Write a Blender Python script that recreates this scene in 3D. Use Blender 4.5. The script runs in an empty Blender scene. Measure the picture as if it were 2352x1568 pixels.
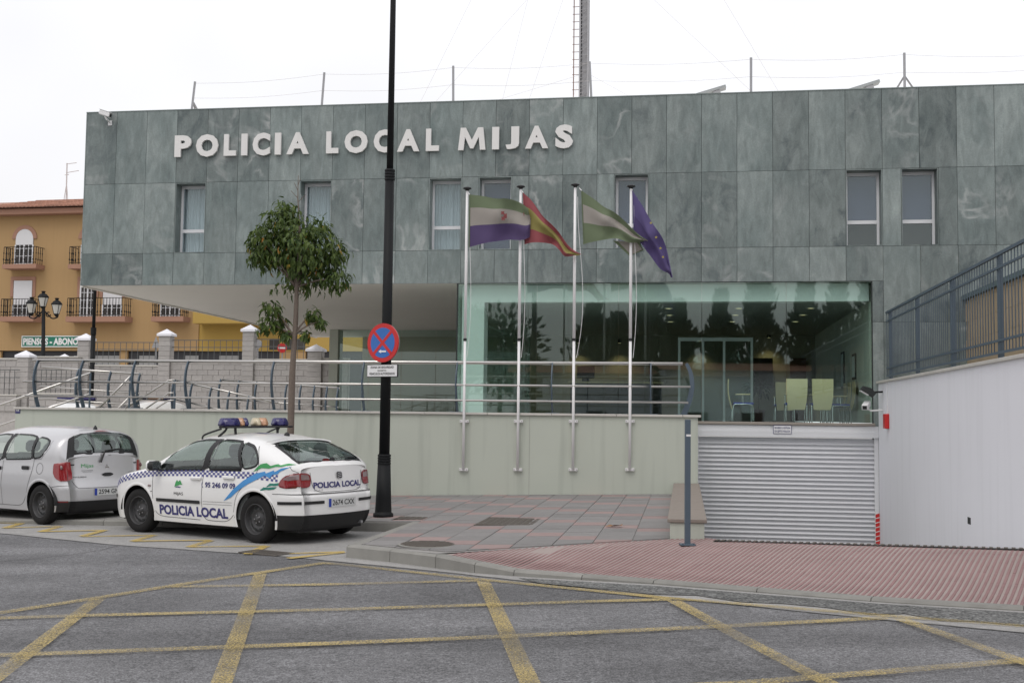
import bpy, bmesh, math, random
from mathutils import Vector, Matrix
R = math.radians
sc = bpy.context.scene
col = sc.collection
random.seed(7)

# ---------------------------------------------------------------- camera
FPX, CAMZ = 2600.0, 1.70                 # focal length in units of a 2352 px wide frame
TH, RHO = math.atan(171 / 2600), 0.0122  # pitch up, roll
Fv = Vector((0, math.cos(TH), math.sin(TH)))
Uv = Vector((0, -math.sin(TH), math.cos(TH)))
Rv = Vector((1, 0, 0))
RC = math.cos(RHO) * Rv + math.sin(RHO) * Uv
UC = -math.sin(RHO) * Rv + math.cos(RHO) * Uv
CAM = Vector((0, 0, CAMZ))
cd = bpy.data.cameras.new('camera'); cam = bpy.data.objects.new('camera', cd); col.objects.link(cam)
cd.sensor_width = 36; cd.lens = FPX / 2352 * 36; cd.clip_start = .1; cd.clip_end = 2000
m = Matrix.Identity(4)
for i, v in enumerate((RC, UC, -Fv)):
    m[0][i], m[1][i], m[2][i] = v
m.translation = CAM
cam.matrix_world = m
sc.camera = cam

# ---------------------------------------------------------------- overcast sky and soft sun
SUN_EL, SUN_AZ = R(58), R(205)           # azimuth measured clockwise from +Y
w = bpy.data.worlds.new('World'); sc.world = w; w.use_nodes = True
nt = w.node_tree; nt.nodes.clear()
wo = nt.nodes.new('ShaderNodeOutputWorld'); bg = nt.nodes.new('ShaderNodeBackground')
sky = nt.nodes.new('ShaderNodeTexSky'); sky.sky_type = 'NISHITA'; sky.sun_disc = False
sky.sun_elevation = SUN_EL; sky.sun_rotation = SUN_AZ; sky.dust_density = 6; sky.air_density = 1.5
sc1 = nt.nodes.new('ShaderNodeMixRGB'); sc1.blend_type = 'MULTIPLY'; sc1.inputs[0].default_value = 1
sc1.inputs[2].default_value = (.014, .014, .014, 1)
cl = nt.nodes.new('ShaderNodeTexNoise'); cl.inputs['Scale'].default_value = 1.6; cl.inputs['Detail'].default_value = 4
rmp = nt.nodes.new('ShaderNodeValToRGB')
rmp.color_ramp.elements[0].position = .36; rmp.color_ramp.elements[0].color = (.83, .815, .835, 1)
rmp.color_ramp.elements[1].position = .62; rmp.color_ramp.elements[1].color = (1.01, 1.01, 1.04, 1)
ad = nt.nodes.new('ShaderNodeMixRGB'); ad.blend_type = 'ADD'; ad.inputs[0].default_value = 1
tc = nt.nodes.new('ShaderNodeTexCoord')
L = nt.links.new
L(tc.outputs['Generated'], cl.inputs['Vector']); L(cl.outputs['Fac'], rmp.inputs[0])
L(sky.outputs[0], sc1.inputs[1]); L(sc1.outputs[0], ad.inputs[1]); L(rmp.outputs[0], ad.inputs[2])
L(ad.outputs[0], bg.inputs[0]); bg.inputs[1].default_value = 1.0; L(bg.outputs[0], wo.inputs[0])
sd = bpy.data.lights.new('sun', 'SUN'); sd.energy = .8; sd.angle = R(28); sd.color = (1, .975, .95)
so = bpy.data.objects.new('sun', sd); col.objects.link(so)
sv = Vector((math.sin(SUN_AZ) * math.cos(SUN_EL), math.cos(SUN_AZ) * math.cos(SUN_EL), math.sin(SUN_EL)))
so.rotation_euler = sv.to_track_quat('Z', 'Y').to_euler(); so.location = (0, -5, 30)
sc.view_settings.view_transform = 'Standard'; sc.view_settings.look = 'None'
sc.view_settings.exposure = 0.0; sc.view_settings.gamma = 1; sc.view_settings.use_curve_mapping = False
sc.cycles.max_bounces = 8; sc.cycles.transparent_max_bounces = 24

# ---------------------------------------------------------------- where things stand: survey helpers
def ray(x, y): return Fv + (x - 1176) / FPX * RC + (784 - y) / FPX * UC
def hit(x, y, p0, n):
    d = ray(x, y); return CAM + d * ((Vector(p0) - CAM).dot(n) / d.dot(n))
TILT = .013
NROAD = Vector((-TILT, 0, 1))
def road(x, y, dz=0): return hit(x, y, (0, 0, dz), NROAD)
def zroad(X): return TILT * X
def wz(x, y, Y): return hit(x, y, (0, Y, 0), Vector((0, 1, 0)))
AL = R(8.72)                                # the police station stands turned by this angle
B0 = road(900, 1137, .15)
FM = Matrix.Translation((B0.x, B0.y, 0)) @ Matrix.Rotation(-AL, 4, 'Z')
FI = FM.inverted(); FR3 = FI.to_3x3(); CAML = FI @ CAM
def fp(x, y, d=0.0):                        # station frame: x along the front, y into the building, z up
    r = FR3 @ ray(x, y); return CAML + r * ((d - CAML.y) / r.y)
def tof(p): return FI @ Vector(p)
PA = road(797, 1251, .15); PC = FM @ fp(1545, 1134, 0)
NPAV = (PA - B0).cross(PC - B0); NPAV = NPAV if NPAV.z > 0 else -NPAV; NPAV.normalize()
def pav(x, y, dz=0): return hit(x, y, B0 + Vector((0, 0, dz)), NPAV)
def zpav(X, Y): return B0.z - (NPAV.x * (X - B0.x) + NPAV.y * (Y - B0.y)) / NPAV.z

# ---------------------------------------------------------------- objects
OFF = {}
def props(o, label=None, cat=None, group=None, kind=None):
    if label: o['label'] = label
    if cat: o['category'] = cat
    if group: o['group'] = group
    if kind: o['kind'] = kind
    return o
def thing(name, label, cat, base, frame=None, group=None):
    o = bpy.data.objects.new(name, None); col.objects.link(o); o.empty_display_size = .2
    o.matrix_world = (frame if frame else Matrix.Identity(4)) @ Matrix.Translation(base)
    OFF[o.name] = Vector(base)
    return props(o, label, cat, group)
def mesh(name, V, F, mat, smooth=False, mi=None):
    me = bpy.data.meshes.new(name)
    me.from_pydata([tuple(v) for v in V], [], [tuple(f) for f in F])
    for a in (mat if isinstance(mat, (list, tuple)) else [mat]): me.materials.append(a)
    if mi: me.polygons.foreach_set('material_index', mi)
    if smooth: me.polygons.foreach_set('use_smooth', [True] * len(me.polygons))
    me.update(); return me
def part(name, VF, mat, parent, smooth=False, mi=None, kind=None, label=None):
    V, F = VF; off = OFF[parent.name]
    o = bpy.data.objects.new(name, mesh(name, [Vector(v) - off for v in V], F, mat, smooth, mi))
    col.objects.link(o); o.parent = parent; OFF[o.name] = off
    return props(o, label, kind=kind)
def solo(name, VF, mat, label=None, cat=None, base=(0, 0, 0), frame=None, group=None, kind=None, smooth=False, mi=None):
    V, F = VF; b = Vector(base)
    o = bpy.data.objects.new(name, mesh(name, [Vector(v) - b for v in V], F, mat, smooth, mi)); col.objects.link(o)
    o.matrix_world = (frame if frame else Matrix.Identity(4)) @ Matrix.Translation(b); OFF[o.name] = b
    return props(o, label, cat, group, kind)
def inst(name, me, parent, loc, rot=(0, 0, 0), scale=(1, 1, 1)):
    o = bpy.data.objects.new(name, me); col.objects.link(o); o.parent = parent
    o.location = Vector(loc) - OFF[parent.name]; o.rotation_euler = rot; o.scale = scale
    OFF[o.name] = Vector(loc); return o

# ---------------------------------------------------------------- shapes (lists of vertices and faces)
def box(x0, x1, y0, y1, z0, z1):
    return ([(x0, y0, z0), (x1, y0, z0), (x1, y1, z0), (x0, y1, z0), (x0, y0, z1), (x1, y0, z1), (x1, y1, z1), (x0, y1, z1)],
            [(0, 3, 2, 1), (4, 5, 6, 7), (0, 1, 5, 4), (1, 2, 6, 5), (2, 3, 7, 6), (3, 0, 4, 7)])
def cbox(x0, x1, y0, y1, z0, z1, b=.01):    # box with chamfered edges
    bm = bmesh.new(); V, F = box(x0, x1, y0, y1, z0, z1)
    vs = [bm.verts.new(v) for v in V]
    for f in F: bm.faces.new([vs[i] for i in f])
    bmesh.ops.bevel(bm, geom=list(bm.edges), offset=b, segments=1, affect='EDGES')
    bm.verts.index_update(); out = ([v.co.copy() for v in bm.verts], [[v.index for v in f.verts] for f in bm.faces]); bm.free(); return out
def join(*vfs):
    V, F = [], []
    for v, f in vfs:
        n = len(V); V += [Vector(p) for p in v]; F += [tuple(i + n for i in q) for q in f]
    return V, F
def xf(VF, M): return [M @ Vector(v) for v in VF[0]], VF[1]
def tube(path, r, seg=8, cap=True):
    path = [Vector(p) for p in path]; n = len(path)
    rs = r if isinstance(r, (list, tuple)) else [r] * n
    V, F = [], []; up = None
    for i, p in enumerate(path):
        d = (path[min(i + 1, n - 1)] - path[max(i - 1, 0)]).normalized()
        if up is None: up = Vector((0, 0, 1)) if abs(d.z) < .9 else Vector((1, 0, 0))
        a = d.cross(up).normalized(); b = a.cross(d); up = b
        for k in range(seg):
            t = 2 * math.pi * k / seg; V.append(p + a * (math.cos(t) * rs[i]) + b * (math.sin(t) * rs[i]))
    for i in range(n - 1):
        for k in range(seg):
            k2 = (k + 1) % seg; F.append((i * seg + k, i * seg + k2, (i + 1) * seg + k2, (i + 1) * seg + k))
    if cap: F.append(tuple(range(seg))[::-1]); F.append(tuple((n - 1) * seg + k for k in range(seg)))
    return V, F
def lathe(prof, seg=20, c=(0, 0, 0)):
    V, F = [], []; n = len(prof)
    for r, z in prof:
        for k in range(seg):
            t = 2 * math.pi * k / seg; V.append(Vector((c[0] + r * math.cos(t), c[1] + r * math.sin(t), c[2] + z)))
    for i in range(n - 1):
        for k in range(seg):
            k2 = (k + 1) % seg; F.append((i * seg + k, i * seg + k2, (i + 1) * seg + k2, (i + 1) * seg + k))
    F.append(tuple(range(seg))[::-1]); F.append(tuple((n - 1) * seg + k for k in range(seg)))
    return V, F
def prism(poly, a, b, axis='y'):            # 2-D outline given thickness along one axis
    n = len(poly)
    mk = {'y': lambda p, t: (p[0], t, p[1]), 'z': lambda p, t: (p[0], p[1], t), 'x': lambda p, t: (t, p[0], p[1])}[axis]
    V = [Vector(mk(p, a)) for p in poly] + [Vector(mk(p, b)) for p in poly]
    F = [tuple(range(n)), tuple(range(2 * n - 1, n - 1, -1))]
    F += [(i, n + i, n + (i + 1) % n, (i + 1) % n) for i in range(n)]
    return V, F
def stroke(pts, wd, dz=None):               # flat strip along a polyline on the ground
    pts = [Vector(p) for p in pts]; V, F = [], []; n = len(pts)
    for i, p in enumerate(pts):
        if i == 0: d = pts[1] - p
        elif i == n - 1: d = p - pts[i - 1]
        else: d = (pts[i + 1] - p).normalized() + (p - pts[i - 1]).normalized()
        d.z = 0; d.normalize(); s = Vector((-d.y, d.x, 0))
        k = 1.0
        if 0 < i < n - 1:
            e = (p - pts[i - 1]); e.z = 0; e.normalize(); k = min(2.2, 1 / max(.2, abs(s.dot(Vector((-e.y, e.x, 0))))))
        V += [p + s * wd / 2 * k, p - s * wd / 2 * k]
    for i in range(n - 1): F.append((2 * i, 2 * i + 1, 2 * i + 3, 2 * i + 2))
    return V, F
def smooth_path(P, n=6):
    P = [Vector(p) for p in P]; out = []
    for i in range(len(P) - 1):
        p0, p1, p2, p3 = P[max(i - 1, 0)], P[i], P[i + 1], P[min(i + 2, len(P) - 1)]
        for k in range(n):
            t = k / n
            out.append(.5 * ((2 * p1) + (p2 - p0) * t + (2 * p0 - 5 * p1 + 4 * p2 - p3) * t * t + (3 * p1 - p0 - 3 * p2 + p3) * t ** 3))
    out.append(P[-1]); return out
_tc = {}
def text2d(s, bold=0.0):                    # flat lettering as 2-D triangles, cap height about .7
    k = (s, bold)
    if k not in _tc:
        cu = bpy.data.curves.new('lettering', 'FONT'); cu.body = s; cu.offset = bold; cu.resolution_u = 3; cu.fill_mode = 'FRONT'
        o = bpy.data.objects.new('lettering', cu); me = o.to_mesh()
        V = [(v.co.x, v.co.y) for v in me.vertices]; F = [tuple(p.vertices) for p in me.polygons]
        o.to_mesh_clear(); bpy.data.objects.remove(o); bpy.data.curves.remove(cu)
        _tc[k] = (V, F)
    return _tc[k]
def fit_text(s, w, h, bold=0.0, stretch=True):   # scaled into a w x h rectangle with its lower left corner at 0,0
    V, F = text2d(s, bold)
    x0, x1 = min(v[0] for v in V), max(v[0] for v in V); y0, y1 = min(v[1] for v in V), max(v[1] for v in V)
    kx = w / (x1 - x0); ky = h / (y1 - y0)
    if not stretch: kx = ky
    return [((v[0] - x0) * kx, (v[1] - y0) * ky) for v in V], F
def solid_text(s, w, h, t, bold=0.0):       # raised letter, front at y=0, back at y=t
    V2, F2 = fit_text(s, w, h, bold)
    bm = bmesh.new(); vs = [bm.verts.new((x, 0, z)) for x, z in V2]
    for f in F2:
        try: bm.faces.new([vs[i] for i in f])
        except ValueError: pass
    bmesh.ops.remove_doubles(bm, verts=bm.verts, dist=1e-5)
    r = bmesh.ops.extrude_face_region(bm, geom=list(bm.faces))
    for e in r['geom']:
        if isinstance(e, bmesh.types.BMVert): e.co.y += t
    bmesh.ops.recalc_face_normals(bm, faces=bm.faces)
    bm.verts.index_update(); out = ([v.co.copy() for v in bm.verts], [[v.index for v in f.verts] for f in bm.faces]); bm.free(); return out
def clip_convex(poly, region):              # both lists of (x, y); region counter-clockwise
    out = list(poly)
    for i in range(len(region)):
        a, b = region[i], region[(i + 1) % len(region)]
        def side(p): return (b[0] - a[0]) * (p[1] - a[1]) - (b[1] - a[1]) * (p[0] - a[0])
        src, out = out, []
        for j in range(len(src)):
            p, q = src[j], src[(j + 1) % len(src)]; sp, sq = side(p), side(q)
            if sp >= 0: out.append(p)
            if (sp >= 0) != (sq >= 0):
                t = sp / (sp - sq); out.append((p[0] + (q[0] - p[0]) * t, p[1] + (q[1] - p[1]) * t))
        if len(out) < 3: return []
    return out
def ccw(P):
    a = sum(P[i][0] * P[(i + 1) % len(P)][1] - P[(i + 1) % len(P)][0] * P[i][1] for i in range(len(P)))
    return P if a > 0 else P[::-1]

# ---------------------------------------------------------------- materials
def newmat(name):
    m = bpy.data.materials.new(name); m.use_nodes = True; n = m.node_tree.nodes
    return m, n, m.node_tree.links.new, n['Principled BSDF']
def c4(c): return (c[0], c[1], c[2], 1)
def mat(name, c, rough=.6, metal=0, var=.08, vscale=4, bump=0, bscale=60, coat=0, spec=.5, stain=0, emit=None, rnd=0):
    m, n, l, b = newmat(name)
    b.inputs['Roughness'].default_value = rough; b.inputs['Metallic'].default_value = metal
    b.inputs['Coat Weight'].default_value = coat; b.inputs['Coat Roughness'].default_value = .05
    b.inputs['Specular IOR Level'].default_value = spec
    t = n.new('ShaderNodeTexCoord'); nz = n.new('ShaderNodeTexNoise'); nz.inputs['Scale'].default_value = vscale; nz.inputs['Detail'].default_value = 6
    l(t.outputs['Object'], nz.inputs['Vector'])
    mx = n.new('ShaderNodeMixRGB'); mx.inputs[1].default_value = c4([x * (1 - var) for x in c]); mx.inputs[2].default_value = c4([min(1, x * (1 + var)) for x in c])
    l(nz.outputs['Fac'], mx.inputs[0]); out = mx.outputs[0]
    if rnd:
        oi = n.new('ShaderNodeObjectInfo'); mr = n.new('ShaderNodeMapRange'); l(oi.outputs['Random'], mr.inputs[0])
        mr.inputs[3].default_value = 1 - rnd; mr.inputs[4].default_value = 1 + rnd
        mm = n.new('ShaderNodeMixRGB'); mm.blend_type = 'MULTIPLY'; mm.inputs[0].default_value = 1
        l(out, mm.inputs[1]); l(mr.outputs[0], mm.inputs[2]); out = mm.outputs[0]
    if stain:                               # rain streaks and dirt with a shape of their own
        mp = n.new('ShaderNodeMapping'); mp.inputs['Scale'].default_value = (3.2, 3.2, .22); l(t.outputs['Object'], mp.inputs[0])
        n2 = n.new('ShaderNodeTexNoise'); n2.inputs['Scale'].default_value = 1.6; n2.inputs['Detail'].default_value = 8; l(mp.outputs[0], n2.inputs['Vector'])
        cr = n.new('ShaderNodeValToRGB'); cr.color_ramp.elements[0].position = .5; cr.color_ramp.elements[1].position = .75; l(n2.outputs['Fac'], cr.inputs[0])
        sm = n.new('ShaderNodeMath'); sm.operation = 'MULTIPLY'; sm.inputs[1].default_value = stain; l(cr.outputs[0], sm.inputs[0])
        m3 = n.new('ShaderNodeMixRGB'); l(sm.outputs[0], m3.inputs[0]); l(out, m3.inputs[1]); m3.inputs[2].default_value = c4([x * .55 for x in c]); out = m3.outputs[0]
    l(out, b.inputs['Base Color'])
    if bump:
        nb = n.new('ShaderNodeTexNoise'); nb.inputs['Scale'].default_value = bscale; nb.inputs['Detail'].default_value = 3; l(t.outputs['Object'], nb.inputs['Vector'])
        bp = n.new('ShaderNodeBump'); bp.inputs['Strength'].default_value = bump; bp.inputs['Distance'].default_value = .01
        l(nb.outputs['Fac'], bp.inputs['Height']); l(bp.outputs[0], b.inputs['Normal'])
    if emit: b.inputs['Emission Color'].default_value = c4(c); b.inputs['Emission Strength'].default_value = emit
    return m
def mat_glass(name, tint, r0=.05, rough=0.0):  # thin pane: tinted see-through plus mirror reflection
    m, n, l, b = newmat(name); n.remove(b)
    tr = n.new('ShaderNodeBsdfTransparent'); tr.inputs[0].default_value = c4(tint)
    gl = n.new('ShaderNodeBsdfGlossy'); gl.inputs['Roughness'].default_value = rough; gl.inputs[0].default_value = (.92, 1, .97, 1)
    g = n.new('ShaderNodeNewGeometry'); d = n.new('ShaderNodeVectorMath'); d.operation = 'DOT_PRODUCT'; l(g.outputs['Normal'], d.inputs[0]); l(g.outputs['Incoming'], d.inputs[1])
    def mth(op, a, b_=None):
        k = n.new('ShaderNodeMath'); k.operation = op
        for i, v in enumerate((a, b_)):
            if v is None: continue
            if isinstance(v, (int, float)): k.inputs[i].default_value = v
            else: l(v, k.inputs[i])
        return k.outputs[0]
    f = mth('POWER', mth('SUBTRACT', 1.0, mth('ABSOLUTE', d.outputs['Value'])), 5.0)   # Schlick
    f = mth('ADD', mth('MULTIPLY', f, 1 - r0), r0)
    mx = n.new('ShaderNodeMixShader'); l(f, mx.inputs[0]); l(tr.outputs[0], mx.inputs[1]); l(gl.outputs[0], mx.inputs[2])
    l(mx.outputs[0], n['Material Output'].inputs[0]); return m
def mat_stone():
    m, n, l, b = newmat('green_slate')
    t = n.new('ShaderNodeTexCoord'); oi = n.new('ShaderNodeObjectInfo')
    ml = n.new('ShaderNodeVectorMath'); ml.operation = 'MULTIPLY_ADD'
    cx = n.new('ShaderNodeCombineXYZ'); l(oi.outputs['Random'], cx.inputs[0]); l(oi.outputs['Random'], cx.inputs[2])
    l(cx.outputs[0], ml.inputs[0]); ml.inputs[1].default_value = (91, 0, 57); l(t.outputs['Object'], ml.inputs[2])
    P = ml.outputs[0]
    def noise(s, d, dist=0, sc_=None, rough=.55):
        k = n.new('ShaderNodeTexNoise'); k.inputs['Scale'].default_value = s; k.inputs['Detail'].default_value = d
        k.inputs['Distortion'].default_value = dist; k.inputs['Roughness'].default_value = rough
        if sc_:
            mp = n.new('ShaderNodeMapping'); mp.inputs['Scale'].default_value = sc_; mp.inputs['Rotation'].default_value = (0, R(25), 0); l(P, mp.inputs[0]); l(mp.outputs[0], k.inputs['Vector'])
        else: l(P, k.inputs['Vector'])
        return k.outputs['Fac']
    def ramp(f, p0, p1, a, bb):
        r = n.new('ShaderNodeValToRGB'); e = r.color_ramp.elements
        e[0].position = p0; e[0].color = c4(a); e[1].position = p1; e[1].color = c4(bb); l(f, r.inputs[0]); return r.outputs[0]
    def mix(f, a, bb, mode='MIX'):
        k = n.new('ShaderNodeMixRGB'); k.blend_type = mode
        for i, v in ((0, f), (1, a), (2, bb)):
            if isinstance(v, (int, float)): k.inputs[i].default_value = v
            elif isinstance(v, tuple): k.inputs[i].default_value = c4(v)
            else: l(v, k.inputs[i])
        return k.outputs[0]
    base = ramp(noise(.9, 8, .3, (1, 1, .6)), .32, .68, (.142, .176, .172), (.250, .285, .276))
    fine = ramp(noise(7, 9, .8, (1, 1, .3)), .3, .7, (.78, .79, .79), (1.18, 1.18, 1.18))
    c = mix(1.0, base, fine, 'MULTIPLY')
    c = mix(1.0, c, ramp(noise(28, 6, .4, None, .7), .3, .7, (.86, .865, .865), (1.12, 1.12, 1.12)), 'MULTIPLY')
    # dark clouded veins on some slabs, pale quartz veins on others
    dv = ramp(noise(1.5, 10, 1.4, (1, 1, .6), .68), .50, .66, (0, 0, 0), (1, 1, 1))
    sel = ramp(oi.outputs['Random'], .35, .90, (.12, .12, .12), (.90, .90, .90))
    c = mix(mix(1.0, dv, sel, 'MULTIPLY'), c, (.075, .098, .104))
    vw = n.new('ShaderNodeTexNoise'); vw.inputs['Scale'].default_value = .85; vw.inputs['Detail'].default_value = 9; vw.inputs['Distortion'].default_value = .7; l(P, vw.inputs['Vector'])
    ab = n.new('ShaderNodeMath'); ab.operation = 'SUBTRACT'; l(vw.outputs['Fac'], ab.inputs[0]); ab.inputs[1].default_value = .5
    ab2 = n.new('ShaderNodeMath'); ab2.operation = 'ABSOLUTE'; l(ab.outputs[0], ab2.inputs[0])
    qv = ramp(ab2.outputs[0], .0, .04, (1, 1, 1), (0, 0, 0))
    qm = ramp(noise(1.1, 3), .45, .62, (0, 0, 0), (.8, .8, .8))
    sp = n.new('ShaderNodeMath'); sp.operation = 'FRACT'; s0 = n.new('ShaderNodeMath'); s0.operation = 'MULTIPLY'; s0.inputs[1].default_value = 17.3
    l(oi.outputs['Random'], s0.inputs[0]); l(s0.outputs[0], sp.inputs[0])
    sel2 = ramp(sp.outputs[0], .35, .9, (.05, .05, .05), (1, 1, 1))
    c = mix(mix(1.0, mix(1.0, qv, qm, 'MULTIPLY'), sel2, 'MULTIPLY'), c, (.42, .44, .43))
    mr = n.new('ShaderNodeMapRange'); l(oi.outputs['Random'], mr.inputs[0]); mr.inputs[3].default_value = 1.16; mr.inputs[4].default_value = .80
    c = mix(1.0, c, mr.outputs[0], 'MULTIPLY')
    l(c, b.inputs['Base Color']); b.inputs['Roughness'].default_value = .5; b.inputs['Specular IOR Level'].default_value = .35
    bp = n.new('ShaderNodeBump'); bp.inputs['Strength'].default_value = .12; bp.inputs['Distance'].default_value = .01
    l(noise(30, 5), bp.inputs['Height']); l(bp.outputs[0], b.inputs['Normal'])
    return m
def mat_asphalt(name, c, grain=1.0, sc_=150, patch=.12):
    m, n, l, b = newmat(name); t = n.new('ShaderNodeTexCoord')
    def noise(s, d):
        k = n.new('ShaderNodeTexNoise'); k.inputs['Scale'].default_value = s; k.inputs['Detail'].default_value = d; l(t.outputs['Object'], k.inputs['Vector']); return k.outputs['Fac']
    def ramp(f, p0, p1, a, bb):
        r = n.new('ShaderNodeValToRGB'); e = r.color_ramp.elements
        e[0].position = p0; e[0].color = (a, a, a, 1); e[1].position = p1; e[1].color = (bb, bb, bb, 1); l(f, r.inputs[0]); return r.outputs[0]
    def mul(a, bb):
        k = n.new('ShaderNodeMixRGB'); k.blend_type = 'MULTIPLY'; k.inputs[0].default_value = 1; l(a, k.inputs[1])
        if isinstance(bb, tuple): k.inputs[2].default_value = c4(bb)
        else: l(bb, k.inputs[2])
        return k.outputs[0]
    x = mul(ramp(noise(.5, 5), .3, .7, 1 - patch, 1 + patch), tuple(c))
    x = mul(x, ramp(noise(sc_, 2), .33, .67, 1 - .5 * grain, 1 + .5 * grain))
    x = mul(x, ramp(noise(sc_ * .33, 2), .35, .65, 1 - .22 * grain, 1 + .22 * grain))
    x = mul(x, ramp(noise(6, 6), .35, .65, .93, 1.07))
    if patch > .2:                          # wheel tracks along the street, oil spots
        mp = n.new('ShaderNodeMapping'); mp.inputs['Rotation'].default_value = (0, 0, R(27)); mp.inputs['Scale'].default_value = (.07, .75, 1); l(t.outputs['Object'], mp.inputs[0])
        k = n.new('ShaderNodeTexNoise'); k.inputs['Scale'].default_value = 1.3; k.inputs['Detail'].default_value = 4; l(mp.outputs[0], k.inputs['Vector'])
        x = mul(x, ramp(k.outputs['Fac'], .38, .62, .84, 1.12)); x = mul(x, ramp(noise(1.7, 3), .66, .72, 1.0, .80)); x = mul(x, ramp(noise(9, 2), .74, .78, 1.0, .66))
    l(x, b.inputs['Base Color']); b.inputs['Roughness'].default_value = .85; b.inputs['Specular IOR Level'].default_value = .3
    bp = n.new('ShaderNodeBump'); bp.inputs['Strength'].default_value = .5 * grain; bp.inputs['Distance'].default_value = .006
    l(noise(sc_ * .8, 2), bp.inputs['Height']); l(bp.outputs[0], b.inputs['Normal'])
    return m
def mat_paint_worn(name, c, wear=.5):       # road paint, rubbed through in specks
    m, n, l, b = newmat(name); t = n.new('ShaderNodeTexCoord')
    b.inputs['Base Color'].default_value = c4(c); b.inputs['Roughness'].default_value = .7
    a = n.new('ShaderNodeTexNoise'); a.inputs['Scale'].default_value = 62; a.inputs['Detail'].default_value = 4; a.inputs['Roughness'].default_value = .7; l(t.outputs['Object'], a.inputs['Vector'])
    g = n.new('ShaderNodeTexNoise'); g.inputs['Scale'].default_value = .9; g.inputs['Detail'].default_value = 5; l(t.outputs['Object'], g.inputs['Vector'])
    s = n.new('ShaderNodeMath'); s.operation = 'MULTIPLY_ADD'; l(g.outputs['Fac'], s.inputs[0]); s.inputs[1].default_value = .9; a2 = n.new('ShaderNodeMath'); a2.operation = 'MULTIPLY'; a2.inputs[1].default_value = 1.6; l(a.outputs['Fac'], a2.inputs[0]); l(a2.outputs[0], s.inputs[2])
    r = n.new('ShaderNodeMapRange'); l(s.outputs[0], r.inputs[0]); r.inputs[1].default_value = 1.08 + wear * .4; r.inputs[2].default_value = 1.34 + wear * .4
    r.inputs[3].default_value = .90; r.inputs[4].default_value = .14
    tr = n.new('ShaderNodeBsdfTransparent'); mx = n.new('ShaderNodeMixShader')
    l(r.outputs[0], mx.inputs[0]); l(tr.outputs[0], mx.inputs[1]); l(b.outputs[0], mx.inputs[2]); l(mx.outputs[0], n['Material Output'].inputs[0])
    return m
def mat_leaf(name, c, c2):
    m, n, l, b = newmat(name); g = n.new('ShaderNodeNewGeometry')
    r = n.new('ShaderNodeValToRGB'); l(g.outputs['Random Per Island'], r.inputs[0]); e = r.color_ramp.elements
    e[0].color = c4(c); e[1].color = c4(c2); e[1].position = .972
    x = e.new(.982); x.color = (.33, .22, .03, 1) if name == 'tree_leaf' else c4(c2)
    x = e.new(.994); x.color = (.42, .19, .03, 1) if name == 'tree_leaf' else c4(c2)
    l(r.outputs[0], b.inputs['Base Color']); b.inputs['Roughness'].default_value = .42; b.inputs['Specular IOR Level'].default_value = .35
    tl = n.new('ShaderNodeBsdfTranslucent'); l(r.outputs[0], tl.inputs[0]); mx = n.new('ShaderNodeMixShader'); mx.inputs[0].default_value = .25
    l(b.outputs[0], mx.inputs[1]); l(tl.outputs[0], mx.inputs[2]); l(mx.outputs[0], n['Material Output'].inputs[0]); return m
M = {}
M['stone'] = mat_stone()
M['backing'] = mat('dark_backing', (.03, .034, .034), .9)
M['soffit'] = mat('soffit_render', (.80, .775, .73), .8, var=.04, vscale=.7)
M['alu'] = mat('white_aluminium', (.74, .75, .77), .35, var=.03)
M['letters'] = mat('sign_letter_enamel', (.76, .75, .73), .4, var=.05, vscale=2, stain=.15)
M['glass'] = mat_glass('green_glass', (.86, .945, .92), .06, .016)
M['glass_win'] = mat_glass('window_glass', (.86, .90, .92), .06)
M['glass_car'] = mat_glass('car_glass', (.66, .74, .72), .17)
M['glass_dark'] = mat_glass('tinted_car_glass', (.38, .44, .45), .15)
M['curtain'] = mat('curtain_cloth', (.62, .66, .66), .9, var=.06)
M['sky_tint_blind'] = mat('sky_tinted_roller_blind', (.11, .12, .185), .8, var=.03)  # blue-grey of the reflected sky put into the blind colour
M['tan'] = mat('pale_green_render', (.485, .515, .448), .85, var=.05, vscale=.8, bump=.15, bscale=120, stain=.32)
M['coping'] = mat('coping_stone', (.55, .53, .49), .7, var=.12, vscale=6, rnd=.05)
M['white_wall'] = mat('white_render', (.84, .84, .885), .85, var=.03, vscale=.6, bump=.3, bscale=90, stain=.12)
M['blue_steel'] = mat('blue_grey_steel', (.080, .112, .145), .5, var=.1)
M['steel'] = mat('brushed_steel', (.62, .60, .57), .28, metal=1, var=.06, vscale=12)
M['pole_white'] = mat('flagpole_enamel', (.84, .83, .83), .4, var=.04)
M['black_iron'] = mat('black_iron', (.009, .010, .011), .6, var=.15, spec=.25)
M['black_plastic'] = mat('black_plastic', (.014, .014, .015), .55, var=.1)
M['rubber'] = mat('rubber', (.012, .0115, .0115), .75, var=.2, spec=.3)
M['asphalt'] = mat_asphalt('asphalt', (.150, .150, .154), 1.0, 80, .28)
M['strip'] = mat_asphalt('parking_concrete', (.315, .31, .30), .35, 90, .08)
M['patch'] = mat_asphalt('asphalt_patch', (.135, .137, .133), 1.3, 45, .25)
M['kerb'] = mat('kerb_stone', (.255, .25, .23), .85, var=.2, vscale=5, bump=.3, bscale=80, stain=.3, rnd=.08)
M['tile_grey'] = mat('grey_paving', (.222, .214, .209), .8, var=.15, vscale=7, bump=.15, bscale=90, rnd=.08)
M['tile_pink'] = mat('pink_paving', (.30, .222, .21), .8, var=.14, vscale=9, bump=.15, bscale=90, rnd=.07)
M['joint'] = mat('sand_joint', (.30, .29, .275), .9, var=.15)
M['rib'] = mat('red_ribbed_tile', (.275, .166, .162), .8, var=.2, vscale=1.1, stain=.25)
M['rib_gap'] = mat('dusty_groove', (.335, .280, .26), .9, var=.18, vscale=2)
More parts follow.
